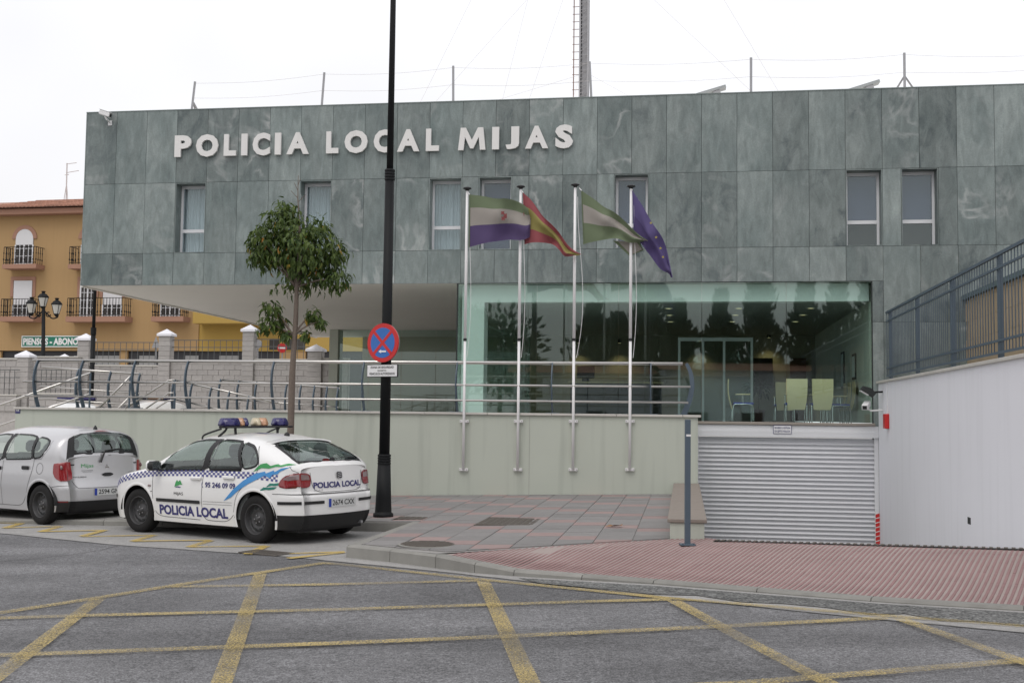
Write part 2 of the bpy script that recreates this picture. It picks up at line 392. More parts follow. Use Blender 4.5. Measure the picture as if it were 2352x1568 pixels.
M['slat'] = mat('shutter_aluminium', (.62, .63, .66), .45, metal=.0, var=.04, vscale=1.5, stain=.1)
M['slat_dark'] = mat('shutter_groove', (.36, .37, .39), .45, metal=.2, var=.05)
M['yellow'] = mat_paint_worn('yellow_road_paint', (.50, .385, .145), -.08)
M['yellow2'] = mat_paint_worn('yellow_zigzag_paint', (.53, .385, .105), .40)
M['crack'] = mat('tar_crack', (.085, .083, .08), .9)
M['iron'] = mat('cast_iron', (.13, .115, .10), .7, metal=.3, var=.25, vscale=30, bump=.4, bscale=60)
M['red'] = mat('red_enamel', (.55, .02, .02), .35, var=.05)
M['blue'] = mat('blue_enamel', (.03, .14, .45), .35, var=.05)
M['white'] = mat('white_enamel', (.78, .78, .78), .4, var=.03)
M['navy'] = mat('navy_lettering', (.035, .035, .16), .5)
M['blackprint'] = mat('black_lettering', (.02, .02, .022), .6)
M['wood'] = mat('pale_beech', (.78, .62, .36), .5, var=.06, vscale=6)
M['blue_cloth'] = mat('blue_upholstery', (.02, .035, .30), .8)
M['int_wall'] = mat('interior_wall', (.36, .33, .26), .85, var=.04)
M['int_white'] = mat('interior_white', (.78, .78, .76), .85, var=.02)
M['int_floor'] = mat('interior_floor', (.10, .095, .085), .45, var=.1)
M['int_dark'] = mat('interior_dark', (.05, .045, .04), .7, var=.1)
M['lamp_warm'] = mat('lit_downlight', (1, .84, .45), .5, emit=.55)
M['orange'] = mat('ochre_render', (.41, .265, .125), .9, var=.1, vscale=.5, stain=.1)
M['yellow_wall'] = mat('yellow_render', (.43, .285, .075), .9, var=.06, vscale=.5)
M['trim'] = mat('brown_pink_trim', (.36, .20, .14), .85, var=.08)
M['rooftile'] = mat('terracotta_tile', (.36, .18, .125), .85, var=.25, vscale=7, rnd=.22)
M['block'] = mat('split_face_block', (.42, .40, .385), .95, var=.16, vscale=9, bump=.8, bscale=40, rnd=.07)
M['shop_dark'] = mat('shop_dark', (.03, .03, .035), .5)
M['shutter_grey'] = mat('grey_shutter', (.28, .28, .28), .6)
M['shutter_white'] = mat('white_roller_shutter', (.70, .70, .71), .6, var=.03)
M['green_sign'] = mat('green_sign_board', (.01, .17, .11), .5)
M['beige'] = mat('beige_block', (.42, .33, .22), .9, var=.08, vscale=3, rnd=.05)
M['galv'] = mat('galvanised_steel', (.36, .36, .37), .5, metal=.5, var=.15)
M['wire'] = mat('steel_wire', (.62, .58, .57), .6)
M['solar'] = mat('solar_frame', (.34, .36, .36), .4, metal=.3)
M['bark'] = mat('grey_bark', (.17, .135, .11), .9, var=.25, vscale=25, bump=.5, bscale=50)
M['leaf'] = mat_leaf('tree_leaf', (.034, .068, .014), (.115, .165, .034))
M['leaf_dark'] = mat_leaf('cypress_leaf', (.012, .028, .012), (.03, .055, .02))

M['light_floor'] = mat('pale_concrete_paving', (.52, .50, .46), .85, var=.08, vscale=2)
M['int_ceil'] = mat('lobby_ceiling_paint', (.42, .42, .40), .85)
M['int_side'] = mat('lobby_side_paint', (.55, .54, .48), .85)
# ================================================================ GROUND
def sheet(poly, z=None):
    P = [Vector(p) for p in poly]; return P, [tuple(range(len(P)))]
def interp_q(poly, q, key):
    ks = [key(p) for p in poly]
    for i in range(len(poly) - 1):
        if ks[i] <= q <= ks[i + 1]:
            return poly[i].lerp(poly[i + 1], (q - ks[i]) / max(1e-9, ks[i + 1] - ks[i]))
    return None
# kerb foot along the road, and how high the kerb stands there
KB = [(795, 1280, .15), (895, 1291, .15), (1000, 1305, .15), (1090, 1316, .115), (1180, 1323, .065), (1500, 1342, .04), (2000, 1382, .035), (2352, 1404, .035), (2800, 1434, .035), (3600, 1490, .035)]
kfoot = [road(x, y) for x, y, h in KB]
ktop = [p + Vector((0, 0, h)) for p, (x, y, h) in zip(kfoot, KB)]
def off_line(P, dist):
    out = []
    for i, p in enumerate(P):
        d = (P[min(i + 1, len(P) - 1)] - P[max(i - 1, 0)]); s = Vector((-d.y, d.x, 0)).normalized(); out.append(p + s * dist)
    return out
kin = off_line(ktop, .15)
KL1 = pav(945, 1197); KL2 = pav(824, 1193)
bayd = (KL2 - KL1); bayd.z = 0; bayd = (FM.to_3x3() @ Vector((-1, .06, 0))).normalized()
KL3 = KL1 + bayd * 12; KL3.z = zpav(KL3.x, KL3.y)
V, F = sheet([(-120, -60, zroad(-120)), (120, -60, zroad(120)), (120, 8, zroad(120))])
far = [Vector((p.x, p.y, zroad(p.x))) for p in off_line(kfoot, .10)[::-1]]
far[-1] = Vector((far[-1].x + .15, far[-1].y, far[-1].z))
bk = [Vector((KL1.x + .1, KL1.y + .1, zroad(KL1.x))), Vector((KL3.x, KL3.y + .1, zroad(KL3.x))), Vector((-60, 27, zroad(-60))), Vector((-120, 45, zroad(-120)))]
roadpoly = [Vector((-120, -60, zroad(-120))), Vector((120, -60, zroad(120)))] + far + bk
bm = bmesh.new(); bmv = [bm.verts.new(v) for v in roadpoly]; bm.faces.new(bmv); bmesh.ops.triangulate(bm, faces=bm.faces)
bm.verts.index_update(); rf = ([v.co.copy() for v in bm.verts], [[v.index for v in f.verts] for f in bm.faces]); bm.free()
solo('road', rf, M['asphalt'], kind='structure')
solo('ground', sheet([(-900, -900, -1.9), (900, -900, -1.9), (900, 900, -1.9), (-900, 900, -1.9)]), M['strip'], kind='structure')
# lighter gutter strip and parking bay between the tar joint and the kerb
CR = [(-420, 1180), (-200, 1204), (0, 1224), (266, 1251), (640, 1276), (960, 1307), (1340, 1348), (1560, 1374), (2020, 1422), (2352, 1452), (2800, 1490), (3600, 1560)]
crack = [road(x, y, .004) for x, y in CR]
fk = [Vector((p.x, p.y, zroad(p.x) + .004)) for p in off_line(kfoot, .06)[::-1]]
fk[-1].x += .1
b2 = [Vector((KL1.x + .06, KL1.y + .06, zroad(KL1.x) + .004)), Vector((KL3.x, KL3.y + .06, zroad(KL3.x) + .004)), Vector((-40, KL3.y + 5.2, zroad(-40) + .004))]
def tri_sheet(P):
    bm = bmesh.new(); bm.faces.new([bm.verts.new(v) for v in P]); bmesh.ops.triangulate(bm, faces=bm.faces); bm.normal_update()
    for f in bm.faces:
        if f.normal.z < 0: f.normal_flip()
    bm.verts.index_update(); o = ([v.co.copy() for v in bm.verts], [[v.index for v in f.verts] for f in bm.faces]); bm.free(); return o
solo('parking_lane', tri_sheet(crack + fk + b2), M['strip'], kind='structure')
# ragged tar joint
rp = []
for i in range(len(crack) - 1):
    for k in range(14):
        p = crack[i].lerp(crack[i + 1], k / 14); rp.append(p + Vector((0, random.uniform(-.018, .018), .004)))
props(solo('tar_joint', stroke(rp, .013), M['crack']), kind='structure')
rp = [road(x, y, .006) + Vector((0, random.uniform(-.03, .03), 0)) for x, y in [(0, 1288), (60, 1283), (120, 1277), (170, 1272), (230, 1262), (270, 1252)]]
props(solo('road_crack', stroke(rp, .012), M['crack']), kind='structure')
# dark resurfaced band along the dropped kerb
pb = []
up = [(1190, 1326), (1500, 1344), (2000, 1384), (2352, 1406), (2800, 1436)]
lo = [(2800, 1474), (2352, 1436), (2240, 1426), (2160, 1424), (2080, 1408), (2000, 1410), (1900, 1394), (1800, 1385), (1700, 1381), (1600, 1366), (1500, 1364), (1400, 1352), (1300, 1344), (1240, 1338)]
solo('asphalt_patch', tri_sheet([road(x, y, .010) for x, y in up] + [road(x, y, .010) for x, y in lo]), M['patch'], kind='structure')

# ---------------------------------------------------------------- yellow road markings
LINES = [[(-500, 1483), (0, 1406), (234, 1370), (400, 1343), (742, 1292), (786, 1295), (1092, 1328), (1524, 1371), (2045, 1413), (2352, 1436), (2800, 1470)],
         [(396, 1346), (740, 1341), (1100, 1332)], [(-300, 1423), (0, 1418), (185, 1412), (786, 1398), (1344, 1380), (1540, 1375)],
         [(-300, 1512), (0, 1503), (786, 1475), (1182, 1459), (1633, 1438), (2040, 1417)], [(1300, 1588), (1696, 1568), (1883, 1553), (2333, 1516), (2500, 1502)],
         [(226, 1374), (0, 1546), (-120, 1637)], [(598, 1316), (508, 1568), (470, 1670)], [(1110, 1334), (1150, 1420), (1218, 1568), (1260, 1660)],
         [(1548, 1378), (1700, 1462), (1897, 1564), (2000, 1615)], [(2066, 1419), (2352, 1519), (2500, 1570)]]
mk = None
mroot = thing('yellow_box_marking', 'worn yellow box junction lines painted across the road in front of the garage', 'road marking', road(1176, 1450, .012))
for k, ln in enumerate(LINES):
    P = [road(x, y, .012 + .002 * k) for x, y in ln]
    Q = []
    for i in range(len(P) - 1):
        n = max(1, int((P[i + 1] - P[i]).length / .6))
        Q += [P[i].lerp(P[i + 1], j / n) for j in range(n)]
    Q.append(P[-1])
    part('painted_line', stroke(Q, .135), M['yellow'], mroot)
ZZ = [(-300, 1173), (-330, 1184), (-60, 1185), (-120, 1196), (50, 1201), (10, 1212), (139, 1208), (92, 1220), (241, 1217), (188, 1231), (355, 1228), (305, 1242), (484, 1240), (434, 1255), (612, 1253), (568, 1272)]
zroot = thing('yellow_zigzag_marking', 'yellow zigzag line painted along the parking bay under the cars', 'road marking', road(484, 1240, .02))
zp = [road(x, y, .012) for x, y in ZZ]
for i in range(len(zp) - 1):
    part('painted_line', stroke([zp[i] + Vector((0, 0, .002 * (i % 3))), zp[i + 1] + Vector((0, 0, .002 * (i % 3)))], .12), M['yellow2'], zroot)
for i, (a, b) in enumerate([((664, 1270), (792, 1266)), ((790, 1267), (662, 1281))]):
    part('painted_line', stroke([road(*a, .012 + .003 * i), road(*b, .012 + .003 * i)], .12), M['yellow2'], zroot)

# ---------------------------------------------------------------- kerbs
kerb = thing('kerb', None, None, KL1); kerb['kind'] = 'structure'
def kerb_run(name, topo, foot, inn, seglen=1.0):
    n = len(topo)
    for i in range(n - 1):
        Lg = (topo[i + 1] - topo[i]).length; ns = max(1, round(Lg / seglen))
        for k in range(ns):
            a0, a1 = k / ns + .004 / Lg, (k + 1) / ns - .004 / Lg
            t0, t1 = topo[i].lerp(topo[i + 1], a0), topo[i].lerp(topo[i + 1], a1)
            f0, f1 = foot[i].lerp(foot[i + 1], a0), foot[i].lerp(foot[i + 1], a1)
            i0, i1 = inn[i].lerp(inn[i + 1], a0), inn[i].lerp(inn[i + 1], a1)
            dn = Vector((0, 0, -.1))
            r0, r1 = (t0 - i0) * .16, (t1 - i1) * .16   # rounded front arris
            ring0 = [f0 + dn, f0, t0 + Vector((0, 0, -.022)), t0 - r0, i0, i0 + dn * 2.4]
            ring1 = [f1 + dn, f1, t1 + Vector((0, 0, -.022)), t1 - r1, i1, i1 + dn * 2.4]
            V = ring0 + ring1
            Fc = [(j, (j + 1) % 6, 6 + (j + 1) % 6, 6 + j) for j in range(6)] + [(5, 4, 3, 2, 1, 0), (6, 7, 8, 9, 10, 11)]
            part('kerb_stone', (V, Fc), M['kerb'], kerb)
kerb_run('kerb', ktop, kfoot, kin)
lt = [KL1, ktop[0]]; lf = [Vector((p.x - .02, p.y, zroad(p.x))) for p in lt]; li = [p + Vector((.15, .0, 0)) for p in lt]
lf = [Vector((p.x, p.y, zroad(p.x))) for p in lt]; d = (lt[1] - lt[0]).normalized(); s = Vector((-d.y, d.x, 0)); li = [p + s * .15 for p in lt]
kerb_run('kerb', lt, lf, li)
lt = [KL3, KL1]; lf = [Vector((p.x, p.y, zroad(p.x))) for p in lt]; d = (lt[1] - lt[0]).normalized(); s = Vector((-d.y, d.x, 0)); li2 = [p + s * .15 for p in lt]
kerb_run('kerb', lt, lf, li2)

# ---------------------------------------------------------------- grey pavement slabs
pavement = solo('pavement', tri_sheet([Vector((p[0], p[1], zpav(p[0], p[1]) - .012)) for p in
    [(KL3.x, KL3.y + .1), (KL1.x, KL1.y + .1), (ktop[0].x + .12, ktop[0].y + .08), (ktop[1].x, ktop[1].y + .1), (ktop[2].x, ktop[2].y + .1)] +
    [tuple(pav(x, y).xy) for x, y in ((1040, 1266), (1320, 1250), (1606, 1232))] + [tuple((FM @ fp(1606, 1130, 0)).xy), tuple((FM @ (fp(36, 1100, 0) + Vector((-6, 0, 0)))).xy)]]), M['joint'], kind='structure')
pA, pB, pC = tof(li[1] + Vector((.03, .12, 0))), tof(pav(1030, 1265)), tof(pav(1605, 1231))
pD = Vector((pC.x, 0, 0)); pK = tof(li[0]); tt = (0 - pK.y) / (pK.y - pA.y); pE = pK + (pK - pA) * tt
reg1 = ccw([tuple(p.xy) for p in (pA, tof(kin[1]), pB, pC, pD, pE)])
pS = tof(li2[1]); pT = tof(li2[0])
reg2 = ccw([tuple(p.xy) for p in (pK, pE, Vector((pT.x, 0, 0)), pT)])
colw, rep = .46, 1.80
MANHOLES = [(1172, 1197, .46), (944, 1190, .26)]
holes = [(tof(pav(x, y)).xy, r) for x, y, r in MANHOLES]
npieces = 0
def tile(poly2, mt, lift):
    global npieces
    if len(poly2) < 3: return
    ar = abs(sum(poly2[i][0] * poly2[(i + 1) % len(poly2)][1] - poly2[(i + 1) % len(poly2)][0] * poly2[i][1] for i in range(len(poly2)))) / 2
    if ar < .004: return
    top = []
    for (x, y) in poly2:
        p = FM @ Vector((x, y, 0)); p.z = zpav(p.x, p.y) + lift; top.append(p)
    n = len(top); V = top + [p - Vector((0, 0, .03)) for p in top]
    part('paving_slab', (V, [tuple(range(n))] + [(i, i + n, (i + 1) % n + n, (i + 1) % n)[::-1] for i in range(n)]), mt, pavement); npieces += 1
for reg, xr in ((reg1, (-3, 7)), (reg2, (-9, 3))):
    c = math.floor(xr[0] / colw)
    while c * colw < xr[1]:
        x0 = c * colw; y = -8 * rep - (c * .42) % rep
        while y < .2:
            for (ya, yb, mt) in ((y, y + .46, M['tile_grey']), (y + .46, y + .92, M['tile_grey']), (y + .92, y + 1.38, M['tile_grey']), (y + 1.38, y + rep, M['tile_pink'])):
                if reg is reg2 and x0 < -3.2: continue
                pl = [(x0 + .006, ya + .002), (x0 + colw - .006, ya + .002), (x0 + colw - .006, yb - .002), (x0 + .006, yb - .002)]
                tile(clip_convex(pl, reg), mt, random.uniform(-.002, .002))
            y += rep
        c += 1
# ---------------------------------------------------------------- ribbed red driveway
rd = Vector((.48, .877, 0)); qk = lambda p: p.x * .877 - p.y * .48
bx_ = [(1028, 1268), (1320, 1250), (1606, 1233), (1700, 1243), (2352, 1259), (2800, 1271), (3300, 1285)]
bedge = [pav(x, y) for x, y in bx_]
bedge[0] = kin[2].copy()
fedge = [kin[2].copy()] + kin[3:]
fedge[0] = bedge[0]
fedge = [fedge[0]] + [p for p in fedge[1:] if qk(p) > qk(fedge[0])]
q0, q1 = qk(bedge[0]) + .004, min(qk(bedge[-1]), qk(fedge[-1])) - .1
def drv(q, t):
    a, b = interp_q(fedge, q, qk), interp_q(bedge, q, qk)
    if a is None or b is None: return None
    p = a.lerp(b, t); s = t * t * (3 - 2 * t); s = .35 * t + .65 * s
    p.z = a.z + (b.z - a.z) * s; return p
NQ, NT = 60, 10
V, F = [], []
for i in range(NQ + 1):
    for j in range(NT + 1): V.append(drv(q0 + (q1 - q0) * i / NQ, j / NT) - Vector((0, 0, .004)))
for i in range(NQ):
    for j in range(NT): a = i * (NT + 1) + j; F.append((a, a + NT + 1, a + NT + 2, a + 1))
driveway = solo('driveway', (V, F), M['rib_gap'], kind='structure')
V, F = [], []
q = q0; pitch = .054
ax = Vector((.877, -.48, 0))
while q < q1:
    a, b = drv(q, 0), drv(q, 1)
    if a and b:
        Lr = (b - a).length; ns = max(1, int(Lr / .42))
        for k in range(ns):
            t0, t1 = (k + .006) / ns, (k + .994) / ns
            if Lr < .15: continue
            p0, p1 = drv(q, t0), drv(q, t1); jz = random.uniform(-.0012, .0012)
            n = len(V)
            for p in (p0, p1):
                V += [p - ax * .0155 + Vector((0, 0, -.005)), p - ax * .011 + Vector((0, 0, .001 + jz)), p + ax * .011 + Vector((0, 0, .001 + jz)), p + ax * .0155 + Vector((0, 0, -.005))]
            F += [(n, n + 1, n + 5, n + 4), (n + 1, n + 2, n + 6, n + 5), (n + 2, n + 3, n + 7, n + 6), (n, n + 3, n + 2, n + 1), (n + 4, n + 5, n + 6, n + 7)]
    q += pitch
part('ribbed_tile', (V, F), M['rib'], driveway, kind='stuff')
# slot drain on the crest of the ramp
drain = thing('slot_drain', 'narrow slotted drain grating across the top of the garage ramp', 'drain', pav(2000, 1252))
dl = [pav(1640, 1240, .004), pav(2352, 1260, .004), pav(2800, 1272, .004)]
part('channel', stroke([p - Vector((0, 0, .004)) for p in dl], .13), M['backing'], drain)
tot = (dl[-1] - dl[0]).length; nb = int(tot / .075)
dirn = (dl[-1] - dl[0]).normalized(); sdn = Vector((-dirn.y, dirn.x, 0))
bv = box(-.018, .018, -.06, .06, -.004, .006); bme = mesh('grate_bar', [Matrix.Rotation(math.atan2(dirn.y, dirn.x), 4, 'Z') @ Vector(v) for v in bv[0]], bv[1], M['iron'])
for k in range(nb): inst('grate_bar', bme, drain, dl[0].lerp(dl[-1], (k + .5) / nb) + Vector((0, 0, .002)))
part('drain_edge', stroke([p + sdn * .075 + Vector((0, 0, .003)) for p in dl], .03), M['kerb'], drain)
# manhole covers, gully grate, fallen leaf
mh = thing('round_manhole_cover', 'round iron manhole cover in the grey pavement near the kerb corner', 'manhole cover', pav(982, 1249))
c = pav(982, 1249, .006)
def ell(r, z0, z1, seg=28): return lathe([(r, z0), (r, z1), (r * .93, z1 + .002), (.01, z1 + .002)], seg, c)
part('frame_ring', ell(.36, -.01, .0), M['kerb'], mh); part('lid', ell(.325, 0, .005), M['iron'], mh)
vs = []
for k in range(-5, 6):
    hw = math.sqrt(max(0, .3 ** 2 - (k * .055) ** 2)); vs.append(box(c.x - hw, c.x + hw, c.y + k * .055 - .014, c.y + k * .055 + .014, c.z + .006, c.z + .012))
part('tread_pattern', join(*vs), M['iron'], mh)
def plate_cover(x, y, hx, hy, name, label, mt=M['iron']):
    o = tof(pav(x, y)); r = thing(name, label, 'manhole cover', o, FM)
    zl = (FM @ o).z
    part('lid', cbox(o.x - hx, o.x + hx, o.y - hy, o.y + hy, zl - .02, zl + .008, .004), mt, r)
    part('frame', box(o.x - hx - .03, o.x + hx + .03, o.y - hy - .03, o.y + hy + .03, zl - .03, zl - .004), M['iron'], r)
    vs = [box(o.x + a * .09 - .03, o.x + a * .09 + .03, o.y + b * .09 - .03, o.y + b * .09 + .03, zl + .008, zl + .011) for a in range(-int(hx / .1), int(hx / .1) + 1) for b in range(-int(hy / .1), int(hy / .1) + 1)]
    part('tread_pattern', join(*vs), mt, r)
plate_cover(1172, 1197, .40, .55, 'square_manhole_cover', 'large square iron cover in the middle of the grey pavement')
plate_cover(944, 1190, .22, .2, 'access_cover', 'small square iron cover beside the foot of the black lamp post')
g = road(612, 1268, .014); gr = thing('gully_grate', 'black iron gully grate in the gutter behind the police car', 'drain grate', g)
ga = math.atan2(*(zp[12] - zp[10]).yx); GM = Matrix.Translation(g) @ Matrix.Rotation(R(-31), 4, 'Z')
part('frame', xf(join(box(-.31, .31, -.17, -.14, -.01, .004), box(-.31, .31, .14, .17, -.01, .004), box(-.31, -.28, -.14, .14, -.01, .004), box(.28, .31, -.14, .14, -.01, .004)), GM), M['iron'], gr)
part('pit', xf(box(-.28, .28, -.14, .14, -.009, -.006), GM), M['backing'], gr)
gb = xf(box(-.012, .012, -.14, .14, -.006, .003), Matrix.Rotation(R(-31), 4, 'Z')); gme = mesh('grate_bar', gb[0], gb[1], M['iron'])
for k in range(11): inst('grate_bar', gme, gr, GM @ Vector((-.25 + k * .05, 0, 0)))
lf_ = pav(1411, 1208, .015)
solo('fallen_leaf', ([lf_ + Vector(v) for v in ((-.13, 0, 0), (-.05, .05, .02), (.03, .03, .0), (.12, .05, .03), (.10, -.03, .015), (.0, -.05, .025), (-.06, -.03, .0))], [(0, 6, 1), (6, 5, 2), (6, 2, 1), (5, 4, 2), (4, 3, 2)]),
     mat('dry_leaf', (.25, .13, .06), .8), 'dry brown fallen leaf lying on the grey pavement', 'leaf', lf_)
def drvhit(x, y):                               # point of the driveway seen at x, y
    d_ = ray(x, y).normalized(); best = None
    def scan(qa, qb, ta, tb, n):
        nonlocal best
        for i in range(n + 1):
            for j in range(n + 1):
                q_, t_ = qa + (qb - qa) * i / n, ta + (tb - ta) * j / n; p = drv(q_, t_)
                if p is None: continue
                e = (p - CAM).cross(d_).length
                if best is None or e < best[0]: best = (e, q_, t_, p)
    scan(q0, q1, 0, 1, 60); _, q_, t_, _ = best; w_ = (q1 - q0) / 50; scan(max(q0, q_ - w_), min(q1, q_ + w_), max(0, t_ - .03), min(1, t_ + .03), 30)
    return best[3]


# ================================================================ GARAGE RAMP, LOW WALL, WHITE WALL
DF = 4.0                                                       # the building front stands this far behind the terrace wall
uW = fp(2018, 1000, DF).x                                      # inner face of the white wall
uL = fp(1603, 1000, 0).x                                       # right end of the terrace wall
zw_top = fp(2020, 876, DF).z
ZDOOR = -1.15
crL, crR = tof(pav(1640, 1239)), tof(pav(2352, 1258))
rl0 = Vector((uL, tof(pav(1606, 1238)).y, 0)); rl0.z = (lambda p: zpav(p.x, p.y))(FM @ rl0)
tR = (uW - crL.x) / (crR.x - crL.x); rl1 = crL.lerp(crR, tR) if tR < 3 else crR; rl1 = Vector((uW, rl1.y, 0)); rl1.z = (lambda p: zpav(p.x, p.y))(FM @ rl1)
solo('garage_ramp', ([rl0 - Vector((0, 0, .01)), rl1 - Vector((0, 0, .01)), Vector((uW, DF, ZDOOR)), Vector((uL, DF, ZDOOR))], [(0, 1, 2, 3)]), M['strip'], kind='structure', base=rl0, frame=FM)
# low wall with stone cap beside the ramp
lw = thing('low_wall', 'low pale green wall with brown stone cap beside the garage ramp', 'wall', (uL - .2, -3, 0), FM)
yf = rl0.y + .05
part('wall_body', cbox(uL - .42, uL - .005, yf + .03, -.004, -1.2, .43, .006), M['tan'], lw)
for k in range(5):
    a = yf + (-.01 - yf) * k / 5; b = yf + (-.01 - yf) * (k + 1) / 5
    part('cap_slab', cbox(uL - .45, uL + .025, a + .003, b - .003, .43, .475, .006), mat('brown_cap', (.25, .215, .185), .7, var=.12, vscale=8) if k == 0 else bpy.data.materials['brown_cap'], lw)
# white ramp wall with coping
ww = thing('white_ramp_wall', 'tall white rendered wall running from the garage door towards the street', 'wall', (uW + .15, 0, 0), FM)
yfw = -14.0
part('wall_body', box(uW, uW + .3, yfw, DF - .02, -1.3, zw_top - .05), M['white_wall'], ww)
k = 0; y = DF - .03
while y > yfw:
    part('coping_slab', cbox(uW - .05, uW + .36, max(yfw, y - 1.0) + .003, y - .003, zw_top - .05, zw_top, .006), M['coping'], ww); y -= 1.0
part('wall_vent', box(uW - .004, uW + .01, tof(wz(2107, 1177, 17)).y, tof(wz(2107, 1177, 17)).y + .18, .18, .28), M['backing'], ww)
# striped protection strip at the foot of the wall by the door
def uwp(x, y):                                                  # survey point on the white wall's face
    r = FR3 @ ray(x, y); return CAML + r * ((uW - CAML.x) / r.x)
st = thing('striped_corner_guard', 'red and white striped guard strip at the foot of the white wall', 'corner guard', (uW, DF - .5, -.9), FM)
ys0, ys1 = uwp(2023, 1200).y, uwp(2011, 1200).y
ys1 = DF - .06; ys0 = max(ys0, ys1 - 1.0)
zb0, zb1 = -1.0, fp(2012, 1178, DF).z
xs0, xs1 = fp(2010.5, 1200, DF - .08).x, uW - .004
part('white_strip', box(xs0, xs1, DF - .09, DF - .062, zb0, zb1), M['white'], st)
nh = 7
for k in range(nh):
    za = zb0 + (zb1 - zb0) * k / nh; h = (zb1 - zb0) / nh
    part('red_stripe', ([(xs0 + .004, DF - .094, za + h * .02), (xs1 - .004, DF - .094, za + h * .30), (xs1 - .004, DF - .094, za + h * 1.08), (xs0 + .004, DF - .094, za + h * .80)], [(0, 1, 2, 3)]), M['red'], st)
# ---------------------------------------------------------------- steel fence on the white wall
fe = thing('steel_fence', 'blue grey steel bar fence standing on the white ramp wall', 'fence', (uW + .17, 0, zw_top), FM)
fu = uW + .17
zft = fp(2030, 717, DF).z; 
part('top_rail', box(fu - .02, fu + .02, yfw, DF - .1, zft - .045, zft), M['blue_steel'], fe)
part('upper_rail', box(fu - .012, fu + .012, yfw, DF - .1, zft - .23, zft - .195), M['blue_steel'], fe)
part('lower_rail', box(fu - .012, fu + .012, yfw, DF - .1, zw_top + .27, zw_top + .305), M['blue_steel'], fe)
part('bottom_rail', box(fu - .012, fu + .012, yfw, DF - .1, zw_top + .10, zw_top + .135), M['blue_steel'], fe)
pb_ = box(-.035, .035, -.035, .035, 0, zft - zw_top + .02); pme = mesh('post', pb_[0], pb_[1], M['blue_steel'])
bb_ = box(-.006, .006, -.006, .006, 0, zft - .04 - zw_top - .12); bbm = mesh('bar', bb_[0], bb_[1], M['blue_steel'])
y = DF - .15; k = 0
while y > -11:
    if k % 19 == 1: inst('post', pme, fe, (fu + .05, y, zw_top))
    else: inst('bar', bbm, fe, (fu, y, zw_top + .12))
    y -= .152; k += 1
# beige block wall behind the fence
uB = fp(2217, 700, DF).x; zB = fp(2217, 690, DF).z
bw = thing('beige_block_wall', 'beige block wall behind the blue steel fence at the right edge', 'wall', (uB, 0, 0), FM)
part('wall_core', box(uB + .02, uB + .4, -14, DF - .01, -1, zB - .01), M['beige'], bw)
zz = zw_top - .3; rr = 0
while zz < zB - .05:
    y = DF - .02 - (rr % 2) * .3
    while y > -9:
        h = min(.4, zB - zz); bl = part('block', box(uB, uB + .03, y - .594, y, zz + .003, zz + h - .003), M['beige'], bw); y -= .6
    zz += .4; rr += 1
part('roof_edge', box(uB - .08, uB + .5, -14, DF - .02, zB, zB + .1), mat('slate_edge', (.10, .14, .15), .6), bw)

# ================================================================ TERRACE WALL
u0w = fp(36, 935, 0).x
zcop = .5 * (fp(1028, 946, 0).z + fp(300, 937.5, 0).z)
tw = thing('terrace_wall', 'long pale green rendered terrace wall behind the parked cars and the flagpoles', 'wall', ((u0w + uL) / 2, 0, 0), FM)
part('wall_body', box(u0w, uL, 0, .22, -1.3, zcop - .045), M['tan'], tw)
part('side_wall', box(uL - .22, uL, .22, DF, -1.3, zcop - .045), M['tan'], tw)
part('side_return', box(u0w, u0w + .22, .22, 6, -.6, zcop - .045), M['tan'], tw)
x = u0w - .03; 
while x < uL + .02:
    e = min(x + 1.25, uL + .06); part('coping_slab', cbox(x + .003, e - .003, -.045, .27, zcop - .045, zcop, .006), M['coping'], tw); x += 1.25
solo('terrace', box(fp(640, 935, 0).x, uL - .23, .28, DF - .05, zcop - .35, zcop - .1), M['light_floor'], kind='structure', frame=FM)
solo('rear_yard', ([(-40, .3, .45), (fp(640, 935, 0).x, .3, .45), (fp(640, 935, 0).x, 60, .45), (-40, 60, .45)], [(0, 1, 2, 3)]), M['light_floor'], kind='structure', frame=FM)
# house number
n44 = fp(41, 941, -.006); hn = thing('house_number_plate', 'small dark blue house number 44 plate at the left end of the terrace wall', 'number plate', n44, FM)
part('plate', cbox(n44.x - .055, n44.x + .055, -.012, -.002, n44.z - .07, n44.z + .06, .003), M['navy'], hn)
V2, F2 = fit_text('44', .075, .06, .03)
part('numerals', ([(n44.x - .038 + a, -.0145, n44.z - .035 + b) for a, b in V2], F2), M['white'], hn)
# faint vertical joints in the render
for px_ in (1215, 96, 1760 * .5):
    j = fp(px_, 1100, -.003); 
    if abs(px_ - 1215) < 2: part('render_joint', box(j.x - .003, j.x + .003, -.0025, .0, .15, zcop - .06), M['joint'], tw)

# ================================================================ POLICE STATION
g0 = fp(200, 300, DF).x; g26 = fp(2197, 300, DF).x; CW = (g26 - g0) / 26
zt, z1, z2, z3 = (fp(1176, y, DF).z for y in (230, 404.5, 573.5, 650))
NC = 32
ps = thing('police_station', 'two storey police station clad in grey green stone slabs with overhanging left corner', 'building', (g0 + 13 * CW, DF, 0), FM)
TH_ = .03
def panel(i0, i1, za, zb):
    a, b = g0 + i0 * CW + .004, g0 + i1 * CW - .004
    jt = random.uniform(-.002, .002)
    part('stone_slab', box(a, b, DF + jt, DF + TH_ - .004, za + .004, zb - .004), M['stone'], ps)
WINS = [(3, 4), (7, 8), (11, 12), (12.5, 13.5), (16.5, 17.5), (23, 24), (24.5, 25.5)]
for i in range(NC):
    panel(i, i + 1, z1, zt)
edges = []
i = 0.0
while i < NC:
    w_ = [q for q in WINS if abs(q[0] - i) < .01]
    if w_: i = w_[0][1]; continue
    nx = min([math.floor(i + 1.001)] + [q[0] for q in WINS if q[0] > i + .01]); panel(i, nx, z2, z1); i = nx
ugl, ugr = fp(1050, 800, DF).x, fp(2003, 800, DF).x
